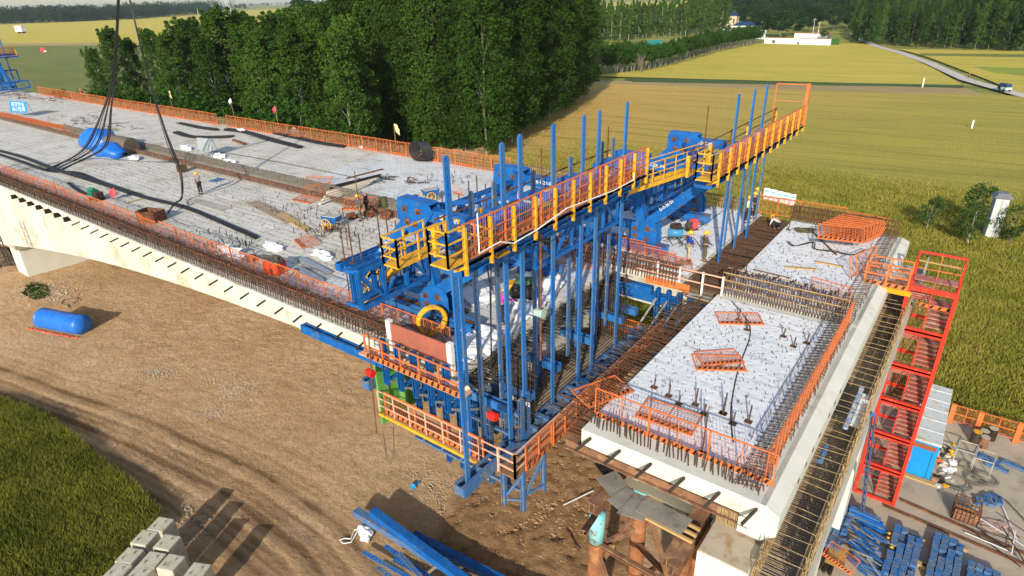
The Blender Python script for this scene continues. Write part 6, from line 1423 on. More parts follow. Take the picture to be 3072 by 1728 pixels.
def cloth(n, c): return mat("cloth_"+n, c, tuple(x*.8 for x in c), 6, .9)
C_grey, C_blk, C_dk, C_blue, C_beige, C_olive, C_mag, C_white2, C_dkgrey = cloth("grey", (.20, .21, .23)), cloth("black", (.015, .015, .02)), cloth("dark", (.03, .03, .035)), cloth("royal_blue", (.02, .06, .30)), cloth("beige", (.50, .40, .28)), cloth("olive", (.085, .08, .06)), cloth("magenta", (.62, .05, .42)), cloth("white", (.65, .65, .68)), cloth("slate", (.09, .095, .10))
C_camo = mat("camouflage_cloth", (.16, .14, .08), (.07, .06, .04), 14, .9); C_vest = mat("hi_vis_vest", (.55, .75, .12), (.45, .65, .10), 5, .7)
def at(u, v, z=ZD): p = on(u, v, z); return (p.x, p.y, z+.01)
person("worker in grey shirt and black trousers standing alone on the open near deck", at(604, 582), math.radians(200), C_grey, C_blk, pose=dict(elL=(-.25, .05, 1.16), haL=(-.12, .22, 1.12), elR=(.24, .04, 1.13), haR=(.22, .12, .90), knL=(-.12, .02, .49), knR=(.10, .05, .49)))
person("worker in grey jacket striding beside the leaning orange panel", at(1083, 660), math.radians(160), C_dkgrey, C_camo, H=1.78, pose=dict(knL=(-.15, .12, .49), anL=(-.20, .05, .08), toL=(-.22, .2, .03), knR=(.14, -.05, .50), anR=(.22, -.18, .09), toR=(.26, -.03, .03), elL=(-.3, .02, 1.14), haL=(-.30, .1, .88)))
person("dark clothed worker behind the looped median bars beyond the grey jacketed man", at(1103, 644), math.radians(120), C_dk, C_dk, False, H=1.65)
person("worker in magenta shirt bending towards the yellow drum machine behind the hangers", at(1507, 972), math.radians(-50), C_mag, C_dk, H=1.80, pose=dict(nec=(.02, .12, 1.44), hed=(.02, .18, 1.56), top=(.02, .18, 1.66), che=(0, .06, 1.29), shL=(-.18, .08, 1.39), shR=(.18, .08, 1.39), elR=(.30, .34, 1.30), haR=(.30, .58, 1.22), elL=(-.25, .05, 1.12), haL=(-.22, .16, .92), knL=(-.1, -.02, .48), anL=(-.12, -.12, .08), toL=(-.12, .05, .03)))
person("worker in royal blue jacket and beige trousers at the edge of the far girder", at(2063, 783), math.radians(-65), C_blue, C_beige, H=1.74, pose=dict(haR=(.15, .30, 1.02), elR=(.24, .08, 1.14), haL=(-.16, .30, 1.0), elL=(-.25, .08, 1.14)))
person("worker in olive shirt and camouflage trousers standing beside the blue jacketed one", at(2110, 784), math.radians(-50), C_olive, C_camo, H=1.74, pose=dict(haR=(.18, .34, .98), elR=(.24, .10, 1.13), knR=(.1, .06, .49)))
person("worker in a yellow green safety vest between the far hangers", at(2238, 668), math.radians(-130), C_white2, C_dk, vest=C_vest, H=1.74)
person("dark clothed helmeted worker standing behind the safety vest worker", at(2255, 655), math.radians(-140), C_dk, C_dk, H=1.74)
person("helmeted worker half hidden behind the last far hanger", at(2262, 642), math.radians(-100), C_dkgrey, C_dk, H=1.78)
person("worker in white shirt crouching over the brown rebar mat", at(2330, 690, 13.46), math.radians(60), C_white2, C_dk, H=1.66, pose=dict(pel=(0, -.18, .46), wai=(0, -.05, .60), che=(0, .18, .70), nec=(0, .36, .74), hed=(0, .47, .74), top=(0, .55, .78), shL=(-.18, .26, .70), elL=(-.22, .36, .42), haL=(-.12, .48, .20), shR=(.18, .26, .70), elR=(.22, .36, .42), haR=(.10, .50, .18), hpL=(-.1, -.15, .45), knL=(-.20, .22, .50), anL=(-.16, .02, .08), toL=(-.18, .18, .03), hpR=(.1, -.15, .45), knR=(.20, .22, .46), anR=(.16, .0, .08), toR=(.18, .17, .03)))
for i, (u, v, m, lab) in enumerate([(1737, 247, C_white2, "pale clothed person under the plantation edge at the field"), (1748, 247, C_dk, "dark clothed person standing beside the pale clothed one at the field")]):
    p = on(u, v); person(lab, (p.x, p.y, .05), 1.5, m, C_dk, False)
p = on(2905, 235); person("person in orange standing in the verge beside the country road", (p.x, p.y, .05), 1.5, cloth("orange", (.8, .25, .03)), C_dk, False)

# ================================================================ THINGS ON THE DECKS
rg = random.Random(77)
# blue covered drum
DR = thing("covered_drum", "big drum under a bright blue tarpaulin with its dark open end showing", "covered drum", tuple(on(330, 460, ZD)))
c = on(290, 455, ZD); b = MB(); b.blob((c.x-.6, c.y+.6, ZD+.9), 2.5, 1.5, 1.25, 3, .18, 16, 10); b.blob((c.x-2.2, c.y+.9, ZD+.7), 1.5, 1.2, .9, 4, .18, 14, 9); b.build("tarpaulin", M_tarp, DR, 'w', True)
b = MB(); b.blob((c.x+3.4, c.y+.1, ZD+.45), 2.3, 1.15, .75, 5, .22, 16, 9); b.build("tarpaulin_skirt", M_tarp, DR, 'w', True)
b = MB(); b.tube((c.x+1.6, c.y+1.0, ZD+.9), (c.x+4.6, c.y+1.6, ZD+.75), .85, 24); b.build("drum", mat("brown_drum", (.16, .12, .09), (.11, .085, .065), 3, .7), DR, 'w')
b = MB(); b.tube((c.x+1.5, c.y+.98, ZD+.9), (c.x+1.6, c.y+.99, ZD+.9), .75, 20); b.build("open_end", M_blackp, DR, 'w')
b = MB(); p = on(405, 478, ZD); b.blob((p.x, p.y, ZD+.15), .9, .4, .22, 7, .4, 12, 7, 2); tag(b.build("cloth_heap", M_white), "white cloth heap on the deck in front of the covered drum", "cloth")
for i, (u, v, s, lab, m) in enumerate([(655, 470, .8, "white bags heaped beside the yellow coil left of the median", M_white), (690, 488, .7, "crumpled white sacks beside the wire coil near the median", M_white), (820, 745, .7, "white sack bundle behind the red box on the near deck", M_white), (965, 768, .7, "white cloth bundle on the near deck left of the traveller", M_white), (690, 760, 1., "grey white sheet heap against the near orange fence", M_white), (560, 447, .8, "white sheet under the grey frame board at the median", M_white), (725, 395, .7, "white bundle on the far deck by the orange fence", M_white), (880, 400, 1.1, "long white sheet along the far fence beside black mats", M_white), (1090, 445, .6, "white sheet at the foot of the far fence near the black coil", M_white)]):
    p = on(u, v, ZD); b = MB(); b.blob((p.x, p.y, ZD+.12), s, s*.5, s*.28, i+11, .5, 12, 8, 2.4); b.blob((p.x+s*.8, p.y-.1, ZD+.08), s*.6, s*.4, s*.18, i+31, .5, 10, 7, 2.4); tag(b.build("cloth_heap", m), lab, "cloth")
# white sheets by the traveller
def rumple(name, pts, z, amp, m, lab, seed, n=46):
    A = [on(u, v, z) for u, v in pts]; xs = [a.x for a in A]; ys = [a.y for a in A]; gx, gy = np.meshgrid(np.linspace(min(xs), max(xs), n), np.linspace(min(ys), max(ys), n))
    ins = inside(gx, gy, [(a.x, a.y) for a in A]); rid = 1-np.abs(fbm(gx, gy, .9, 4, seed, .6)-.5)*4; gz = z+.02+amp*np.clip(rid, 0, 1)+.04*fbm(gx, gy, 3, 3, seed+3)
    I = np.arange(n*n).reshape(n, n); q = ins[:-1, :-1] & ins[1:, 1:] & ins[1:, :-1] & ins[:-1, 1:]; F = np.stack([I[:-1, :-1][q], I[:-1, 1:][q], I[1:, 1:][q], I[1:, :-1][q]], 1)
    me = npmesh(name, np.stack([gx.ravel(), gy.ravel(), gz.ravel()], 1), F, [m], smooth=True); o = link(name, me); md = o.modifiers.new("t", 'SOLIDIFY'); md.thickness = .02; return tag(o, lab, "cloth sheet")
rumple("cloth_sheet", [(1370, 1000), (1420, 975), (1500, 1010), (1500, 1060), (1400, 1110), (1330, 1075)], ZD, .32, M_white, "rumpled white sheet beside the yellow cable wheel", 3)
rumple("cloth_sheet", [(1550, 830), (1660, 800), (1700, 860), (1610, 960), (1540, 990), (1530, 900)], ZD, .28, M_white, "rumpled white sheet stretched between the hangers by the median", 4)
rumple("cloth_sheet", [(1380, 850), (1450, 850), (1500, 900), (1420, 930), (1380, 900)], ZD, .2, M_white, "rumpled white sheet under the near traveller", 6)
# black hoses, pipes, ropes
def pipebundle(name, pts, n, r, spread, m, lab, cat, seed, z=ZD, group=None):
    rg = random.Random(seed); b = MB()
    for i in range(n):
        o = V3((rg.uniform(-spread, spread), rg.uniform(-spread, spread), 0)); P = [on(u, v, z)+o*(1+.3*rg.random())+V3((0, 0, r+rg.random()*spread*.3)) for u, v in pts]; Q = []
        for k in range(len(P)-1):
            for s in range(4): 
                t = s/4; p0, p1, p2, p3 = P[max(k-1, 0)], P[k], P[k+1], P[min(k+2, len(P)-1)]
                Q.append(.5*((2*p1)+(p2-p0)*t+(2*p0-5*p1+4*p2-p3)*t*t+(3*p1-p0-3*p2+p3)*t**3))
        Q.append(P[-1]); b.path(Q, r, 5)
    return tag(b.build(name, m), lab, cat)
pipebundle("cable_bundle", [(-60, 440), (60, 470), (160, 508), (280, 545), (420, 590), (560, 625), (690, 680), (770, 715)], 6, .06, .16, M_blk, "long black cable bundle running down the whole near deck", "cable", 1)
pipebundle("cable_bundle", [(-60, 446), (60, 486), (150, 515), (230, 520), (300, 548), (420, 588)], 5, .05, .14, M_blk, "second black cable bundle branching off beside the long one", "cable", 2)
pipebundle("hose", [(205, 550), (225, 566), (260, 585), (300, 582)], 4, .05, .10, M_blk, "short black hoses behind the green generator", "hose", 3)
pipebundle("pipe_bundle", [(535, 400), (580, 412), (640, 414), (700, 412)], 12, .07, .45, M_blk, "black plastic pipes lying in the middle of the far deck", "pipes", 4)
pipebundle("pipe_bundle", [(538, 372), (600, 385), (650, 392)], 7, .07, .3, M_blk, "black plastic pipes lying closer to the far fence", "pipes", 5)
pipebundle("pipe_bundle", [(680, 390), (740, 400), (800, 418), (870, 436), (900, 445)], 10, .07, .35, M_blk, "black pipes running right beside the long white sheet", "pipes", 6)
pipebundle("mat_roll", [(830, 402), (900, 418), (960, 432), (1030, 442)], 10, .09, .3, M_blk, "black mats lying along the far fence with a frayed end", "mats", 7)
pipebundle("cable", [(1140, 550), (900, 500), (740, 470), (640, 455)], 1, .03, .01, M_rebarD, "thin dark cable stretched over the far deck", "cable", 8)
pipebundle("cable", [(2195, 905), (2240, 960), (2250, 1010), (2215, 1110), (2193, 1230), (2200, 1330)], 1, .025, .01, M_blk, "black cable curving over the near white slab", "cable", 9)
pipebundle("cable", [(2365, 725), (2385, 740), (2440, 728), (2445, 748), (2500, 755), (2560, 765), (2600, 750)], 2, .025, .2, M_blk, "looped black cable on the far white slab", "cable", 10)
pipebundle("cable", [(2000, 610), (2020, 665), (2080, 690), (2160, 640), (2220, 600)], 1, .025, .02, M_blk, "dark cable looping over the white felt of the far girder end", "cable", 12)
pipebundle("rebar_pieces", [(2010, 730), (2040, 720), (2060, 745)], 7, .02, .6, M_rebarD, "bent black bars lying before the two far workers", "rebar", 13)
for i in range(24):
    p = on(rg.uniform(1155, 1240), rg.uniform(510, 560), ZD); a = rg.uniform(-.6, .9); L = rg.uniform(.4, 1.2)
# white and black board pile by the median
for i in range(16):
    p, q = on(958+i*2.5, 612-i*3.6, ZD+.15+.03*i), on(1098+i*3, 556-i*2.2, ZD+.15+.03*i); b = MB(); b.beam(p, q, .16, .07)
    tag(b.build("batten", M_blk if i > 11 else [M_whitep, M_boardw, M_timber][i % 3]), "black batten at the top of the batten pile" if i > 11 else "white batten in the long pile beside the median bars", "batten", "battens piled beside the median bars" if i <= 11 else "black battens of the pile")
for (u0, v0, u1, v1, w, h, m, lab) in [(1040, 535, 1148, 507, .12, .10, M_rust, "lone rusty beam on the far deck left of the black coil"), (755, 605, 880, 665, 1.0, .03, M_ply, "long plywood sheet lying on the near deck above the faded panel"), (840, 640, 925, 690, .5, .04, M_timber, "brown plank lying right of the long plywood sheet"), (375, 610, 440, 592, .16, .05, M_timber, "short timber plank under the black cables on the near deck"), (45, 512, 180, 485, .12, .06, M_ply, "thin brown plank lying across the deck near the left edge"), (540, 625, 605, 600, .14, .05, M_steel, "pale steel pipe lying on the grey board on the near deck"), (575, 600, 680, 628, .9, .03, M_concg, "grey board lying flat on the near deck below the lone worker"), (635, 545, 665, 535, .9, .03, M_dblue, "dark metal plate lying near the median bars"), (890, 805, 960, 845, .5, .16, M_steel, "silver steel tray nearer the fence, left of the traveller"), (860, 835, 915, 870, .5, .16, M_steel, "silver steel tray closest to the near fence, left of the traveller"), (900, 775, 985, 820, .4, .14, M_steel, "long silver steel tray between the other trays and the white bundle"), (1215, 600, 1250, 585, .3, .1, M_rust, "brown beam beside the blue plate on the far deck"), (700, 420, 735, 432, .3, .2, M_rust, "brown crate on the far deck right of the grey frame board"),
        (2355, 800, 2450, 808, .22, .05, M_timber, "yellow timber plank lying lengthwise on the far white slab"), (2450, 785, 2530, 800, .2, .05, M_timber, "yellow timber plank lying aslant beyond the first one"), (2432, 690, 2510, 765, .07, .05, M_rust, "long rusty bar lying diagonally on the far white slab"), (2260, 808, 2370, 834, .06, .05, M_rust, "thin rusty bar lying on the slab behind the standing bars"), (2115, 1112, 2210, 1080, .05, .04, M_rust, "rusty bar lying on the near white slab below the orange panels"), (3000, 1000, 3001, 1001, .01, .01, M_rust, None)]:
    if lab: b = MB(); b.beam(on(u0, v0, ZD+h/2+.02), on(u1, v1, ZD+h/2+.02), w, h); tag(b.build("board" if w > .3 else "plank", m), lab, "board" if w > .3 else "plank")
for i in range(30):
    t = i/29; p = on(lerp(-20, 210, t), lerp(338, 388, t), ZD+.12+.02*(i % 3))
    panel(FPn, (p.x, p.y-.5, p.z), rg.uniform(-.15, .15), "orange panel lying flat in the long row along the median at the left", "flat orange panels along the median at the left", rx=-1.54)
# dark bars on far deck
for (u, v, n, lab) in [(250, 362, 26, "heap of dark rusty bars beside the covered drum"), (330, 385, 20, "brown bars lying behind the covered drum"), (160, 300, 26, "dark rusty steel heap near the distant traveller"), (1150, 535, 16, "scattered bent bars on the far deck"), (1225, 545, 14, "scattered bent bars left of the far blue plate"), (985, 690, 10, "rusty bars lying in the near deck puddle of dowels"), (1115, 605, 14, "dark bars behind the barrow"), (900, 810, 6, "rusty pieces lying on the steel trays"), (1350, 930, 16, "dark chain heap below the runway beam"), (60, 290, 30, "dark scrap steel below the distant traveller")]:
    b = MB()
    for i in range(n):
        p = on(u+rg.gauss(0, 26 if u < 900 else 18), v+rg.gauss(0, 6), ZD+.06); a = rg.gauss(0, .5); L = rg.uniform(.4, 2.2 if u < 900 else 1.0)
        b.path([p, p+V3((math.cos(a)*L*.5, math.sin(a)*L*.5, rg.uniform(0, .3))), p+V3((math.cos(a)*L, math.sin(a)*L+rg.uniform(-.2, .2), .02))], .03, 4)
    tag(b.build("bar_heap", M_rebar if n % 4 else M_rebarD), lab, "bar heap")
# rusty bins and piles
for (u, v, s, m, lab) in [(1056, 655, .42, M_rust, "small mound of rusty anchor plates right of the barrow"), (1160, 652, .55, M_rust, "rusty wire block leaning against the blue plate"), (1110, 648, .5, M_rust, "flat heap of rusty clips behind the anchor mound"), (1035, 805, .5, M_rust, "rusty clip heap left of the blue lattice"), (985, 690, .3, M_rust, "tiny rusty heap among dowels"), (2275, 590, .3, M_helmet, None), (760, 780, .35, M_rust, "brown heap beside the grey sheet at the near fence")]:
    if not lab: continue
    p = on(u, v, ZD); b = MB(); b.blob((p.x, p.y, ZD+s*.3), s, s*.8, s*.6, int(u), .35, 10, 7, 2.5)
    for i in range(26): q = V3((p.x+rg.uniform(-s, s), p.y+rg.uniform(-s, s)*.8, ZD+s*.5*rg.random())); b.beam(q, q+V3((rg.uniform(-.3, .3), rg.uniform(-.3, .3), .05)), .03, .03)
    tag(b.build("rusty_heap", m), lab, "heap")
p = on(445, 665, ZD); BX = thing("scrap_bin", "open rusty steel bin standing at the near orange fence", "bin", (p.x, p.y+.3, ZD+.01), .3); b = MB()
for (x0, x1, y0, y1) in ((-.8, .8, -.5, -.45), (-.8, .8, .45, .5), (-.8, -.75, -.45, .45), (.75, .8, -.45, .45)): b.box(x0, x1, y0, y1, 0, .75)
b.box(-.75, .75, -.45, .45, .0, .04); b.build("bin_body", M_rust, BX); b = MB(); [b.blob((rg.uniform(-.5, .5), rg.uniform(-.3, .3), .45), .2, .2, .15, i, .4, 6, 5) for i in range(6)]; b.build("scrap", M_blackp, BX)
p = on(548, 515, ZD); b = MB(); b.box(p.x-.4, p.x+.4, p.y-.3, p.y+.3, ZD, ZD+.55); b.box(p.x-.34, p.x+.34, p.y-.24, p.y+.24, ZD+.551, ZD+.60); tag(b.build("lifting_block", M_rebar), "brown steel block where the hanging cables touch down", "block")
# green generator
p = on(292, 600, ZD); GE = thing("generator", "small green engine generator on the near deck beside the fence", "generator", (p.x, p.y, ZD+.01), .2); b = MB(); b.box(-.55, .05, -.3, .3, .25, .75); b.tube((-.5, 0, .82), (0, 0, .82), .14, 10); b.build("housing", mat("green_paint", (.02, .22, .12), (.02, .17, .10), 3, .5), GE)
b = MB(); b.box(.05, .55, -.28, .28, .2, .65); b.tube((.3, -.3, .3), (.3, .3, .3), .2, 10); b.build("engine", M_rebarD, GE); b = MB(); [b.tube((x, -.34, .12), (x, .34, .12), .12, 10) for x in (-.4, .4)]; b.box(-.6, .6, -.25, .25, .12, .2); b.build("wheels", M_blk, GE)
# red box with grey cloth
p = on(828, 818, ZD); RB = thing("tool_box", "red box covered with a dark cloth beside the near orange fence", "box", (p.x, p.y, ZD+.01), .3); b = MB(); b.box(-.5, .5, -.35, .35, 0, .7); b.build("case", mat("signal_red", (.68, .02, .015), (.6, .02, .015), 3, .5), RB)
b = MB(); b.blob((-.1, .05, .78), .6, .45, .22, 4, .35, 12, 8, 2); b.build("cover_cloth", cloth("khaki", (.10, .09, .07)), RB); b = MB(); b.box(-.12, .12, -.358, -.352, .2, .35); b.build("label_plate", M_blackp, RB)
p = on(635, 392+28, ZD); b = MB()
# barrows
def barrow(u, v, rz, lab):
    p = on(u, v, ZD); B_ = thing("wheelbarrow", lab, "wheelbarrow", (p.x, p.y, ZD+.01), rz); b = MB()
    b.hexa([(-.45, -.3, .42), (.45, -.3, .42), (.45, .3, .42), (-.45, .3, .42)], [(-.6, -.38, .85), (.6, -.38, .85), (.6, .38, .85), (-.6, .38, .85)]); b.build("tray", M_blue, B_)
    b = MB(); b.hexa([(-.52, -.32, .852), (.52, -.32, .852), (.52, .32, .852), (-.52, .32, .852)], [(-.5, -.3, .88), (.5, -.3, .88), (.5, .3, .88), (-.5, .3, .88)]); b.build("load", M_concg, B_)
    for s in (-1, 1):
        y = s*.46; b = MB(); b.path([(math.cos(a*.3927)*.36-.15, y, .37+math.sin(a*.3927)*.36) for a in range(17)], .035, 6); w = b.build("wheel", M_yel, B_)
        b = MB(); [b.beam((-.15, y, .37), (math.cos(a*.7854)*.34-.15, y, .37+math.sin(a*.7854)*.34), .02, .02) for a in range(8)]; b.tube((-.15, y-.05, .37), (-.15, y+.05, .37), .06, 8); b.build("spokes", M_yel, w)
    b = MB(); b.path([(.4, -.28, .55), (.8, -.28, .6), (1.15, -.28, .8), (1.15, .28, .8), (.8, .28, .6), (.4, .28, .55)], .022, 5); b.build("handle", M_steel, B_)
    b = MB(); b.path([(.5, -.25, .45), (.55, -.25, .02), (.55, .25, .02), (.5, .25, .45)], .02, 5); b.build("stand", M_steel, B_)
barrow(1000, 685, .25, "blue wheelbarrow with yellow spoked wheels on the near deck"); barrow(1293, 602, 1.2, "second wheelbarrow with pale wheels behind the leftmost tall hanger")
# coils and reels
p = on(1265, 485, ZD); CR_ = thing("pipe_coil", "upright coil of black corrugated pipe at the far fence", "coil", (p.x, p.y, ZD)); 
for k in range(7): b = MB(); y = -.45+k*.15; b.path([(math.cos(a*.2618)*.82+y*.9, y*.35, .95+math.sin(a*.2618)*.82) for a in range(25)], .10, 7); b.build("winding", M_blk, CR_)
b = MB(); [b.beam((-.9+.3*i, -.3, .1), (.5+.2*i, .3, 1.7-.4*i), .04, .04) for i in range(3)]; b.beam((-1, -.4, .5), (.9, -.5, .4), .04, .04); b.build("support_stick", M_rebar, CR_)
p = on(1300, 1012, ZD); WH_ = thing("cable_reel", "bright yellow cable wheel on a black stand near the deck corner", "cable reel", (p.x, p.y, ZD+.01), 1.1)
b = MB(); b.path([(math.cos(a*.2618)*.62, -.08, .85+math.sin(a*.2618)*.62) for a in range(25)], .085, 8); b.path([(math.cos(a*.2618)*.60, .08, .85+math.sin(a*.2618)*.60) for a in range(25)], .085, 8); b.build("rim", M_yel, WH_)
b = MB()
for a in range(8): b.beam((0, 0, .85), (math.cos(a*.785)*.6, 0, .85+math.sin(a*.785)*.6), .03, .03)
b.tube((0, -.2, .85), (0, .2, .85), .1, 10); b.path([(-.55, -.3, .02), (0, -.2, .85), (.55, -.3, .02)], .025, 5); b.path([(-.55, .3, .02), (0, .2, .85), (.55, .3, .02)], .025, 5); b.beam((-.55, -.3, .02), (-.55, .3, .02), .04, .04); b.beam((.55, -.3, .02), (.55, .3, .02), .04, .04); b.build("stand", M_blk, WH_)
pipebundle("cable", [(1120, 985), (1160, 975), (1200, 990), (1240, 985), (1280, 1005)], 5, .02, .35, M_blk, "tangled black cable left of the yellow cable wheel", "cable", 21)
p = on(1560, 890, ZD); YM = thing("drum_machine", "yellow two wheeled machine behind the magenta worker", "machine", (p.x, p.y, ZD+.01), .5); b = MB(); b.box(-.7, .3, -.3, .3, .35, .75); b.build("housing", M_yel, YM)
for s in (-.1, .6): b = MB(); b.tube((s, -.45, .4), (s, -.15, .4), .38, 16); w = b.build("wheel", M_blk, YM); b = MB(); b.tube((s, -.46, .4), (s, -.455, .4), .2, 14); b.build("hub", M_rebarD, w)
b = MB(); b.box(-.2, .7, -.2, .3, .7, .95); b.build("engine", mat("green_paint2", (.05, .16, .06), (.06, .08, .04), 5, .6), YM)
p = on(1405, 835, ZD); b = MB(); [b.path([V3((p.x+math.cos(a*.35)*.5, p.y-.3+.1*k, ZD+.6+math.sin(a*.35)*.5)) for a in range(19)], .07, 6) for k in range(4)]; tag(b.build("hose_reel", mat("dark_red_hose", (.16, .03, .03), (.08, .02, .02), 4, .6)), "dark red hose reel under the front of the near traveller", "hose reel")
p = on(1380, 865, ZD); WM = thing("welding_machine", "grey welding machine box beside the dark red hose reel", "machine", (p.x, p.y, ZD+.01), .4); b = MB(); b.box(-.35, .35, -.3, .3, .1, .95); b.build("case", M_concg, WM); b = MB(); b.box(.352, .36, -.22, .22, .3, .8); b.build("front_panel", M_blackp, WM); b = MB(); b.beam((-.3, 0, 1.02), (.3, 0, 1.02), .04, .04); b.build("handle", M_blackp, WM)
p = on(2025, 715, ZD); CP = thing("compressor", "blue air compressor with dark motor before the far workers", "compressor", (p.x, p.y, ZD+.01), .4); b = MB(); b.tube((-.45, 0, .35), (.45, 0, .35), .26, 14); b.build("tank", mat("light_blue_tank", (.06, .28, .48), (.05, .22, .4), 3, .4), CP, None, True); b = MB(); b.blob((0, .05, .75), .4, .25, .22, 4, .3, 10, 7, 2); b.build("motor", M_blackp, CP); b = MB(); [b.beam((x, -.2, 0), (x, .2, .2), .05, .05) for x in (-.35, .35)]; b.build("foot", M_blackp, CP)
p = on(2078, 690, ZD); PM = thing("round_pump", "pinkish red round guarded pump on the far felt", "pump", (p.x, p.y, ZD+.01), .9); b = MB(); b.tube((0, -.06, .38), (0, .06, .38), .36, 18); b.build("red_guard", mat("pinkish_red", (.62, .07, .08), (.5, .06, .07), 3, .5), PM); b = MB(); b.blob((-.3, 0, .35), .25, .2, .25, 3, .4, 8, 6, 2); b.build("engine", M_rebarD, PM); b = MB(); b.box(-.5, .3, -.2, .2, 0, .06); b.build("base", M_rebarD, PM)
b = MB()
for u, v, s in ((2058, 712, .35), (2110, 775+10, .2), (2120, 700, .2), (2050, 790, .5)): p = on(u, v, ZD); b.blob((p.x, p.y, ZD+.02), s, s*.5, .07, 3, .4, 10, 5)
tag(b.build("sand_spill", mat("brown_sand", (.32, .20, .12), (.26, .16, .1), 4, .95)), "brown sand spills on the white felt near the two workers", "sand", None, 'stuff')
b = MB()
for u, v in ((2005, 628), (2018, 622), (1992, 634)): p = on(u, v, ZD); b.tube((p.x, p.y, ZD), (p.x, p.y, ZD+.5), .18, 10)
tag(b.build("bucket", M_yard), "three pale buckets beside the far runway beam", "buckets")
p = on(1155, 622, ZD); b = MB(); b.tube((p.x, p.y, ZD), (p.x, p.y, ZD+.75), .24, 14); tag(b.build("barrel", mat("olive_drum", (.07, .09, .03), (.05, .065, .02), 3, .6)), "olive green barrel in front of the looped median bars", "barrel")
p = on(2405, 695, ZD); b = MB(); b.blob((p.x, p.y, ZD+.1), .5, .25, .12, 6, .5, 10, 6, 2); b.blob((p.x+.3, p.y+.4, ZD+.1), .4, .12, .1, 8, .4, 8, 5, 2); tag(b.build("work_gloves_heap", mat("dull_green_rag", (.07, .10, .06), (.12, .07, .04), 6, .9)), "small dull green heap at the far end of the white slab", "rag heap")
p = on(2485, 690, ZD); b = MB(); b.box(p.x-.5, p.x+.4, p.y-.25, p.y+.25, ZD+.02, ZD+.06); tag(b.build("sheet_metal", mat("pale_blue_sheet", (.35, .45, .50), (.3, .38, .42), 3, .5)), "pale blue metal sheet left of the orange panel heap", "sheet")
# tall thin threaded bars
for i, (u, v, L, lab) in enumerate([(1083, 662, 3.4, "tall threaded bar rising beside the grey jacketed worker"), (1045, 750, 2.6, "threaded bar rising from the leftmost anchor beam")]):
    p = on(u, v, ZD); b = MB(); b.tube(p, p+V3((0, 0, L)), .03, 6); tag(b.build("threaded_bar", M_rust), lab, "threaded bar")
for (u0, v0, u1, v1, x, lab) in [(1624, 445, 1624, 535, -16.5, "thin rusty pole at the far deck left of the third tall hanger"), (1826, 380, 1826, 470, -14.5, "thin rusty pole behind the short hangers"), (2126, 315, 2112, 470, -13.5, "thin tall rusty pole right of the far blue plate")]:
    a = atx(u0, v0, x); c = atx(u1, v1, x); b = MB(); b.tube((a.x, a.y, a.z), (a.x, a.y, ZD), .035, 6); tag(b.build("rusty_pole", M_rust), lab, "pole")
# flags
def flag(u, v, lab, m, h=1.9, z=ZD, droop=.5, dx=.6):
    p = on(u, v, z); F_ = thing("flag", lab, "flag", (p.x, p.y, z)); b = MB(); b.tube((0, 0, 0), (.05, 0, h), .02, 5); b.build("pole", M_timber, F_)
    n = 8; V = []; F = []
    for i in range(n):
        for j in range(6):
            t = i/(n-1); s = j/5; V.append((.05+dx*t*(1-.2*s), .10*math.sin(t*5+s*2), h-s*.62-droop*t*t))
    for i in range(n-1):
        for j in range(5): F.append((i*6+j, (i+1)*6+j, (i+1)*6+j+1, i*6+j+1))
    o = link("cloth", npmesh("cloth", V, F, [m], smooth=True), F_); md = o.modifiers.new("t", 'SOLIDIFY'); md.thickness = .01
M_fy, M_fr, M_fw = cloth("flag_yellow", (.85, .75, .35)), cloth("flag_red", (.80, .06, .08)), cloth("flag_pale", (.80, .68, .66))
flag(1188, 445, "pale yellow flag at the far fence left of the black coil", M_fy, 2.4, dx=.8); flag(518, 325, "pale yellow flag at the far fence, farthest left", M_fy, 2.4); flag(835, 380, "red flag at the middle of the far fence", M_fr, 2.4, dx=-.5); flag(702, 350, "whitish flag at the far fence between red and yellow", M_fw, 2.4, dx=-.5)
flag(350, 602, "red flag with white marks lying low beside the green generator", M_fr, 1.0, droop=.5, dx=-.9); flag(2, 505, "small pink flag at the left picture edge", M_fw, 1.0, dx=.4); flag(245, 292, "small red white flag at the far fence near the distant traveller", M_fr, 1.4)
# boards
def board(u, v, w, h, rz, label, face, cat="sign board", lines=None, z=ZD, lean=.25, zz=.55):
    p = on(u, v, z); S_ = thing("sign_board", label, cat, (p.x, p.y, z), rz); b = MB(); b.hexa([(-w/2, 0, zz), (w/2, 0, zz), (w/2, .03, zz), (-w/2, .03, zz)], [(-w/2, lean, zz+h), (w/2, lean, zz+h), (w/2, lean+.03, zz+h), (-w/2, lean+.03, zz+h)]); bd = b.build("panel", face, S_)
    b = MB()
    for s in (-1, 1): b.beam((s*w/2, -.1, 0), (s*w/2, lean+.02, zz+h+.03), .05, .05); b.beam((s*w/2, lean+.6, 0), (s*w/2, lean+.02, zz+h), .04, .04)
    b.beam((-w/2, 0, .12), (w/2, 0, .12), .05, .05); b.beam((-w/2, lean+.02, zz+h+.02), (w/2, lean+.02, zz+h+.02), .04, .04); b.build("stand", M_steel, S_)
    if lines:
        for i, (t, sz, zf) in enumerate(lines):
            cu = bpy.data.curves.new("lettering", 'FONT'); cu.body = t; cu.size = sz; cu.extrude = .003; cu.align_x = 'CENTER'; cu.align_y = 'CENTER'; o = bpy.data.objects.new("lettering", cu); SC.collection.objects.link(o)
            me = bpy.data.meshes.new_from_object(o.evaluated_get(bpy.context.evaluated_depsgraph_get())); bpy.data.objects.remove(o); me.materials.clear(); me.materials.append(M_whitep)
            q = link("lettering", me, bd); bo = V3(bd.location); an = math.atan2(h, lean); q.location = V3((0, lean*zf-.012, zz+h*zf))-bo; q.rotation_euler = (an, 0, 0)
    return S_
M_signb = mat("sign_blue", (.01, .22, .62), (.01, .2, .58), 3, .5)
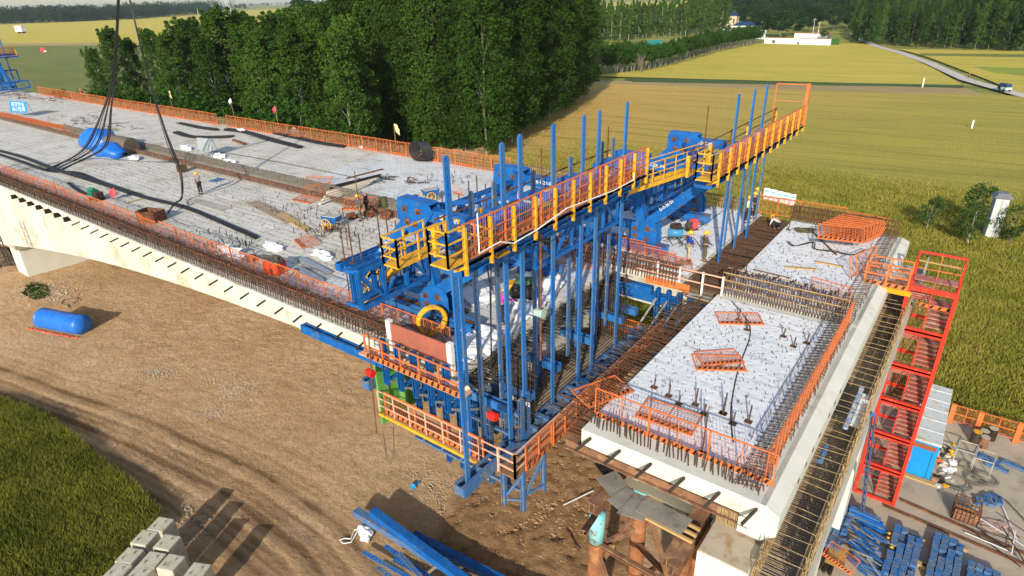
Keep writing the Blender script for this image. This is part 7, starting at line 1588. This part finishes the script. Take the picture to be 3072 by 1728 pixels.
board(62, 350, 3.2, 1.5, .35, "blue site sign with two lines of white characters on the left median", M_signb, lines=[("高空作业", .62, .70), ("当心坠落", .62, .28)])
board(618, 468, 1.9, 1.1, .25, "plain grey frame board standing at the median", M_dblue if False else mat("grey_board", (.30, .34, .34), (.25, .29, .29), 3, .5))
SB = thing("notice_boards", "row of five white notices with blue bands on the far fence", "notice board", (-8.2, 42.0, 13.5)); a = aty(2292, 575, 41.9); c_ = aty(2388, 598, 41.9)
for i in range(5):
    p = lerp(a, c_, (i+.5)/5); wv = abs(c_.x-a.x)/5*.47; b = MB(); b.box(p.x-wv, p.x+wv, 41.85, 41.88, p.z-.42, p.z+.30); pn = b.build("notice", M_whitep, SB, 'w'); b = MB(); b.box(p.x-wv*.8, p.x+wv*.8, 41.835, 41.85, p.z+.05, p.z+.14); b.build("blue_band", mat("light_blue_band", (.10, .40, .72), (.1, .36, .66), 3, .5), pn, 'w')
    b = MB()
    for k in range(3): b.box(p.x-wv*.7, p.x+wv*.6, 41.838, 41.85, p.z-.08-.1*k, p.z-.06-.1*k)
    b.build("text_lines", M_steel, pn, 'w')
b = MB(); b.beam((a.x-.2, 41.95, 13.5), (a.x-.2, 41.95, a.z), .06, .06); b.beam((c_.x, 41.95, 13.5), (c_.x, 41.95, c_.z), .06, .06); b.beam((a.x-.5, 41.92, a.z-.45), (c_.x+.1, 41.92, c_.z-.45), .06, .08); b.build("frame", M_timber, SB, 'w')
# bunting net patch
b = MB(); b.box(0, 0.001, 0, .001, 0, .001)
# hanging strand bundles from a hoist above the picture
def strands(name, tops, bots, n, lab, seed, rr=.022, sweep=None):
    rg = random.Random(seed); b = MB()
    for i in range(n):
        s = rg.uniform(-1, 1); P = []
        for k, (p, sp) in enumerate(tops): P.append(V3(p)+V3((s*sp, s*sp*.4, rg.uniform(-.02, .02))))
        Q = []
        for k in range(len(P)-1):
            for q in range(6):
                t = q/6; p0, p1, p2, p3 = P[max(k-1, 0)], P[k], P[k+1], P[min(k+2, len(P)-1)]; Q.append(.5*((2*p1)+(p2-p0)*t+(2*p0-5*p1+4*p2-p3)*t*t+(3*p1-p0-3*p2+p3)*t**3))
        Q.append(P[-1]); b.path(Q, rr, 5)
    return tag(b.build(name, M_blk), lab, "strand bundle")
g0 = on(165, 515, ZD); yq = g0.y
strands("strand_bundle", [(aty(357, -60, yq+2), .12), (aty(350, 100, yq+2), .12), (aty(338, 240, yq+2), .2), (aty(318, 330, yq+1.5), .55), (aty(285, 430, yq+.8), 1.3), (V3((on(240, 480, ZD).x, on(240, 480, ZD).y, ZD+.3)), 1.2), (V3((on(150, 515, ZD).x, on(150, 515, ZD).y, ZD+.1)), 1.0)], None, 16, "bundle of hanging steel strands sweeping down to the deck at the left", 3, .03)
y2 = on(535, 600, ZD).y
strands("strand_bundle", [(aty(378, -60, y2+3), .10), (aty(405, 60, y2+3), .10), (aty(445, 220, y2+2), .12), (aty(490, 370, y2+1), .22), (aty(520, 450, y2+.5), .35), (aty(545, 520, y2), .20), (aty(548, 590, y2), .12), (V3((on(530, 632, ZD).x, on(530, 632, ZD).y, ZD+.5)), .10), (V3((on(505, 642, ZD).x, on(505, 642, ZD).y, ZD+.05)), .08)], None, 12, "bundle of hanging steel strands curving down beside the lone worker", 4, .022)
# ropes and chains at the travellers
for (pts, r, m, lab) in [([atx(1440, 680, -13.2), atx(1470, 850, -13.3), atx(1475, 1100, -13.4)], .03, M_blk, "black rope hanging beside the second hanger"), ([atx(1473, 700, -13.2), atx(1473, 1100, -13.2)], .025, M_blk, "thin straight black rope behind the second hanger"), ([atx(1105, 1000, -18.6), atx(1118, 1180, -18.6), atx(1130, 1300, -18.6)], .03, M_rust, "rusty chain hanging at the left end of the side formwork"), ([atx(1622, 700, -12.2), atx(1622, 930, -12.2), atx(1622, 1080, -12.2)], .05, M_rust, "rusty chain hoist hanging among the hangers"), ([atx(1150, 1300, -18.8), atx(1158, 1360, -18.8), atx(1172, 1395, -18.8), atx(1183, 1350, -18.8), atx(1180, 1280, -18.8)], .02, M_rebarD, "slack chain loop hanging below the blue cross beam end")]:
    b = MB(); b.path(pts, r, 5); tag(b.build("hanging_rope", m), lab, "rope")
for (u, v, x, m, lab) in [(1114, 1120, -18.6, MATS["signal_red"], "red and grey chain hoist block by the green panel"), (1622, 940, -12.2, mat("pale_hoist", (.35, .5, .45), (.3, .42, .38), 4, .5), "pale green hoist block among the hangers"), (1482, 1250, -12.5, MATS["signal_red"], "small red hoist block under the front beams")]:
    p = atx(u, v, x); b = MB(); b.tube(p-V3((.15, 0, 0)), p+V3((.12, 0, 0)), .17, 12); b.box(p.x-.28, p.x-.15, p.y-.1, p.y+.1, p.z-.12, p.z+.12); tag(b.build("hoist_block", m), lab, "hoist")
b = MB(); pts = [atx(1432, 640, -11.3), atx(1438, 760, -11.3), atx(1500, 725, -11.3), atx(1540, 730, -11.3), atx(1610, 690, -11.3), atx(1700, 625, -11.3), atx(1840, 572, -11.3), atx(1900, 540, -11.3), atx(1903, 520, -11.3)]; b.path(pts, .025, 5); tag(b.build("white_cable", M_whitep), "white cable draped along the underside of the near walkway", "cable")

# ================================================================ FAR THINGS
def house(u, v, w, d, h, wall, roof, lab, rz=0., hip=1.2):
    p = on(u, v); H_ = thing("house", lab, "house", (p.x, p.y, 0), rz); b = MB(); b.box(-w/2, w/2, -d/2, d/2, 0, h); b.build("wall", wall, H_); b = MB(); k = .5
    x, y = w/2+k, d/2+k; r0, r1 = (-x*.55, 0, h+hip), (x*.55, 0, h+hip); A = [(-x, -y, h), (x, -y, h), (x, y, h), (-x, y, h)]
    b.face([A[0], A[1], r1, r0]); b.face([A[1], A[2], r1]); b.face([A[2], A[3], r0, r1]); b.face([A[3], A[0], r0]); b.face(A[::-1]); b.build("roof", roof, H_)
    n = max(2, int(w/3.5))
    for i in range(n): b = MB(); xx = -w/2+w*(i+.5)/n; b.box(xx-.5, xx+.5, -d/2-.03, -d/2+.02, h*.4, h*.75); b.build("window", M_blackp, H_)
    b = MB(); b.box(-.5+w*.12, .5+w*.12, -d/2-.035, -d/2+.02, 0, min(2.1, h*.7)); b.build("door", M_rbeam, H_)
M_rr = mat("red_roof_tile", (.42, .13, .08), (.34, .10, .06), 2, .8); M_rb = mat("blue_roof", (.02, .05, .12), (.015, .04, .10), 2, .5); M_wb = mat("beige_wall", (.55, .44, .30), (.5, .4, .28), 2, .8)
house(2187, 85, 12, 9, 9, M_wb, M_rb, "two storey beige house with a dark blue hipped roof behind the white wall", .1, 2.6); house(2245, 92, 22, 9, 3.6, M_whitep, M_rb, "low house with a wide dark blue roof behind the white wall", .1, 2.4)
for i, (u, v, w, h, wl, rf, lab) in enumerate([(290, 50, 32, 11, M_whitep, M_rr, "distant white house with a red roof nearest the hanging strands"), (92, 52, 34, 8, M_wb, M_rb, "distant house with a blue roof on the left horizon"), (232, 56, 34, 10, M_wb, M_rr, "distant house with reddish roof left of the white one"), (365, 50, 26, 6, M_wb, M_rr, "small distant house right of the strands"), (458, 41, 40, 9, M_whitep, M_rr, "distant pale house with a pink roof at the wood edge"), (576, 38, 18, 5, M_whitep, M_rr, "tiny distant house in front of the pylons"), (0, 58, 30, 10, M_whitep, M_rb, "distant white house cut by the left picture edge"), (790, 14, 40, 6, M_whitep, M_rr, "distant pink roofed houses on the horizon")]):
    house(u, v, w, 14, h, wl, rf, lab, .35, 4)
def wallthing(pts, h, lab, name="boundary_wall"):
    W_ = thing(name, lab, "wall", tuple(on(*pts[0]))); b = MB(); c = MB()
    for i in range(len(pts)-1): p, q = on(*pts[i]), on(*pts[i+1]); b.beam(p+V3((0, 0, h/2)), q+V3((0, 0, h/2)), .3, h); c.beam(p+V3((0, 0, h+.12)), q+V3((0, 0, h+.12)), .6, .25)
    b.build("wall_face", M_whitep, W_, 'w'); c.build("coping", M_rr, W_, 'w')
wallthing([(2292, 130), (2490, 136)], 2.9, "long white wall with brick coping at the end of the yellow field"); wallthing([(2490, 136), (2483, 110)], 2.9, "short white wall returning from the long one beside the road"); wallthing([(2382, 114), (2484, 116)], 2.6, "white rear wall with reddish top of the walled yard"); wallthing([(2167, 112), (2295, 118)], 5, "tall white wall in front of the blue roofed houses")
b = MB(); b.beam(on(2482, 134)+V3((1, 0, 1.3)), on(2510, 134)+V3((1, 0, 1.3)), 2.5, 2.6); tag(b.build("clipped_hedge", mat("clipped_hedge", (.04, .11, .02), (.02, .07, .012), 1.5, .9, bump=1.)), "short clipped hedge at the corner of the white wall by the road", "hedge")
for (u, v, s, lab) in [(2470, 118, .8, "small bright tree inside the walled yard"), (2320, 133, .35, "small shrub against the left of the long white wall"), (2394, 134, .22, "tiny shrub before the middle of the long white wall")]:
    p = on(u, v); tree(BUSH[0], p.x, p.y, s, lab)
for (u, v, h, lab) in [(2438, 100, 9, "concrete utility pole with cross arms inside the walled yard"), (2454, 100, 7, "white utility pole beside the walled yard"), (2212, 88, 9, "utility pole right of the two storey house"), (183, 66, 22, "distant leaning pole before the left wood"), (212, 64, 20, "second distant pole before the left wood"), (595, 45, 18, "distant pole left of the first pylon"), (704, 38, 18, "distant pole right of the pylons"), (1812, 118, 12, "pale pole among the avenue trees")]:
    p = on(u, v); P_L = thing("utility_pole", lab, "pole", (p.x, p.y, 0)); b = MB(); r = .16 if h < 15 else .5; b.tube((0, 0, 0), (0, 0, h), r, 6, r*.6); b.build("mast", M_whitep, P_L); b = MB(); b.beam((-1.2, 0, h*.92), (1.2, 0, h*.92), .18, .18); b.build("crossarm", M_concg, P_L)
for (u, v, h, lab) in [(641, 40, 62, "tall distant lattice pylon standing left of its twin"), (688, 38, 58, "tall distant lattice pylon, right of two")]:
    p = on(u, v); P_L = thing("pylon", lab, "pylon", (p.x, p.y, 0), .4); b = MB(); w = 6
    for sx in (-1, 1):
        for sy in (-1, 1): b.beam((sx*w, sy*w, 0), (sx*.8, sy*.8, h), .7, .7)
    for k in range(9):
        z = h*k/9; z2 = h*(k+1)/9; a = w*(1-k/9*.87); c = w*(1-(k+1)/9*.87)
        for sy in (-1, 1): b.beam((-a, sy*a, z), (c, sy*c, z2), .45, .45); b.beam((a, sy*a, z), (-c, sy*c, z2), .45, .45)
    b.build("tower_lattice", mat("pylon_grey", (.55, .58, .6), (.5, .52, .55), 1, .7), P_L); b = MB(); [b.beam((-9, 0, h*f), (9, 0, h*f), .8, .8) for f in (.74, .86, .97)]; b.build("crossarm", MATS["pylon_grey"], P_L)
HT = thing("field_hut", "white hut on a trailer base in the yellow field at the upper left", "hut", tuple(on(66, 100)), .3); b = MB(); b.box(-9, 9, -5, 5, 3, 13); b.build("cabin", M_whitep, HT); b = MB(); b.box(-9.5, 9.5, -5.5, 5.5, 13, 13.8); b.build("roof", M_whitep, HT); b = MB(); [b.box(x-.8, x+.8, -3, 3, 0, 3) for x in (-6, 6)]; b.build("base", M_blackp, HT); b = MB(); b.box(-6, -3, -5.1, -4.95, 7, 10); b.build("window", M_blackp, HT)
HT.scale = (.62, .62, .62)
p = on(131, 157); KT = thing("crashed_kite", "small red and white cloth object in the green field at the upper left", "cloth", (p.x, p.y, 0), .3); b = MB(); b.blob((0, 0, 2.6), 3.5, 1.2, 2.8, 3, .3, 10, 7); b.build("red_cloth", M_fr, KT); b = MB(); b.blob((3.2, 0, 1.2), 2.4, .9, .9, 4, .3, 8, 6); b.build("white_cloth", M_white, KT); KT.scale = (.55,)*3
# column in the wheat
p = on(2968, 712); UC = thing("utility_column", "pale grey square column with a small roof standing in the wheat", "utility column", (p.x, p.y, 0), .25); b = MB(); b.box(-.65, .65, -.65, .65, 0, 4.9); b.build("shaft", mat("column_grey", (.50, .52, .50), (.44, .46, .45), 1, .6), UC)
b = MB(); b.hexa([(-.95, -.95, 4.9), (.95, -.95, 4.9), (.95, .95, 4.9), (-.95, .95, 4.9)], [(-.5, -.5, 5.4), (.5, -.5, 5.4), (.5, .5, 5.4), (-.5, .5, 5.4)]); b.build("roof", mat("slate_roof", (.16, .16, .18), (.12, .12, .14), 2, .6), UC); b = MB(); b.box(-.015, .015, -.665, -.645, .2, 4.8); b.build("door_gap", M_blackp, UC)
for (u, v, h, lab) in [(2767, 262, 2.6, "white marker post at the bare strip between the fields"), (2915, 385, 1.6, "short white marker post in the middle of the green wheat")]:
    p = on(u, v); b = MB(); b.box(p.x-.14, p.x+.14, p.y-.14, p.y+.14, 0, h); b.box(p.x-.145, p.x+.145, p.y-.145, p.y+.145, h*.8, h*.88); tag(b.build("marker_post", M_whitep), lab, "post")
# three wheeler on the road
p = on(3010, 275); TK = thing("cargo_tricycle", "small dark and mint cargo tricycle driving on the country road", "tricycle", (p.x, p.y, .12), 2.2); TK.scale = (1.15,)*3
b = MB(); b.box(-1.5, .3, -.7, .7, .5, 1.0); b.build("cargo_box", mat("mint_paint", (.45, .65, .58), (.4, .6, .53), 2, .5), TK); b = MB(); b.box(.35, 1.5, -.6, .6, .45, 1.1); b.build("cab", M_blackp, TK); b = MB(); b.hexa([(-1.5, -.65, 1.05), (1.3, -.65, 1.05), (1.3, .65, 1.05), (-1.5, .65, 1.05)], [(-1.3, -.6, 1.75), (1.1, -.6, 1.75), (1.1, .6, 1.75), (-1.3, .6, 1.75)]); b.build("canopy", M_rb, TK)
for (x, y) in ((-.9, -.72), (-.9, .72), (1.35, 0)): b = MB(); b.tube((x, y-.07, .32), (x, y+.07, .32), .32, 12); b.build("wheel", M_blk, TK)
p = on(1783, 245); CT = thing("parked_tricycle", "dark cargo tricycle with a pinkish seat parked at the shaded field edge", "tricycle", (p.x, p.y, .05), .3); b = MB(); b.box(-1.2, .4, -.6, .6, .4, .9); b.build("cargo_box", M_blackp, CT); b = MB(); b.box(.5, 1.2, -.3, .3, .5, .9); b.build("seat", MATS["pinkish_red"], CT)
for (x, y) in ((-.8, -.62), (-.8, .62), (1.4, 0)): b = MB(); b.tube((x, y-.06, .3), (x, y+.06, .3), .3, 12); b.build("wheel", M_blk, CT)
b = MB(); a, c = on(1940, 136), on(1985, 132); b.beam(a+V3((0, 0, 1.2)), c+V3((0, 0, 1.2)), .1, 2.4); tag(b.build("mesh_fence", mat("teal_fence", (.02, .25, .28), (.02, .2, .24), 2, .7)), "teal mesh fence between the hedge and the avenue trees", "fence")
# ---------------------------------------------------------------- final tidying of names
for pr_ in list(TALL)+list(PLUME)+list(SLIM)+list(FOREST)+list(BUSH)+list(BROAD)+list(JUN)+[FP, FPn]:
    if pr_.get('label') == '-': 
        for ch in list(pr_.children): bpy.data.objects.remove(ch)
        bpy.data.objects.remove(pr_)

# air
b = MB(); b.box(-6400, 1100, -420, 6400, -3, 62); hz = b.build("haze", [])
hm = bpy.data.materials.new("haze_air"); hm.use_nodes = True; ht = hm.node_tree; ht.nodes.remove(ht.nodes["Principled BSDF"]); pv = ht.nodes.new("ShaderNodeVolumePrincipled")
pv.inputs["Color"].default_value = (.80, .88, .95, 1); pv.inputs["Density"].default_value = .00007; pv.inputs["Anisotropy"].default_value = .2
ht.links.new(pv.outputs[0], ht.nodes["Material Output"].inputs["Volume"]); hz.data.materials.append(hm); tag(hz, kind='stuff'); hz['label'] = "thin pale haze over the plain"
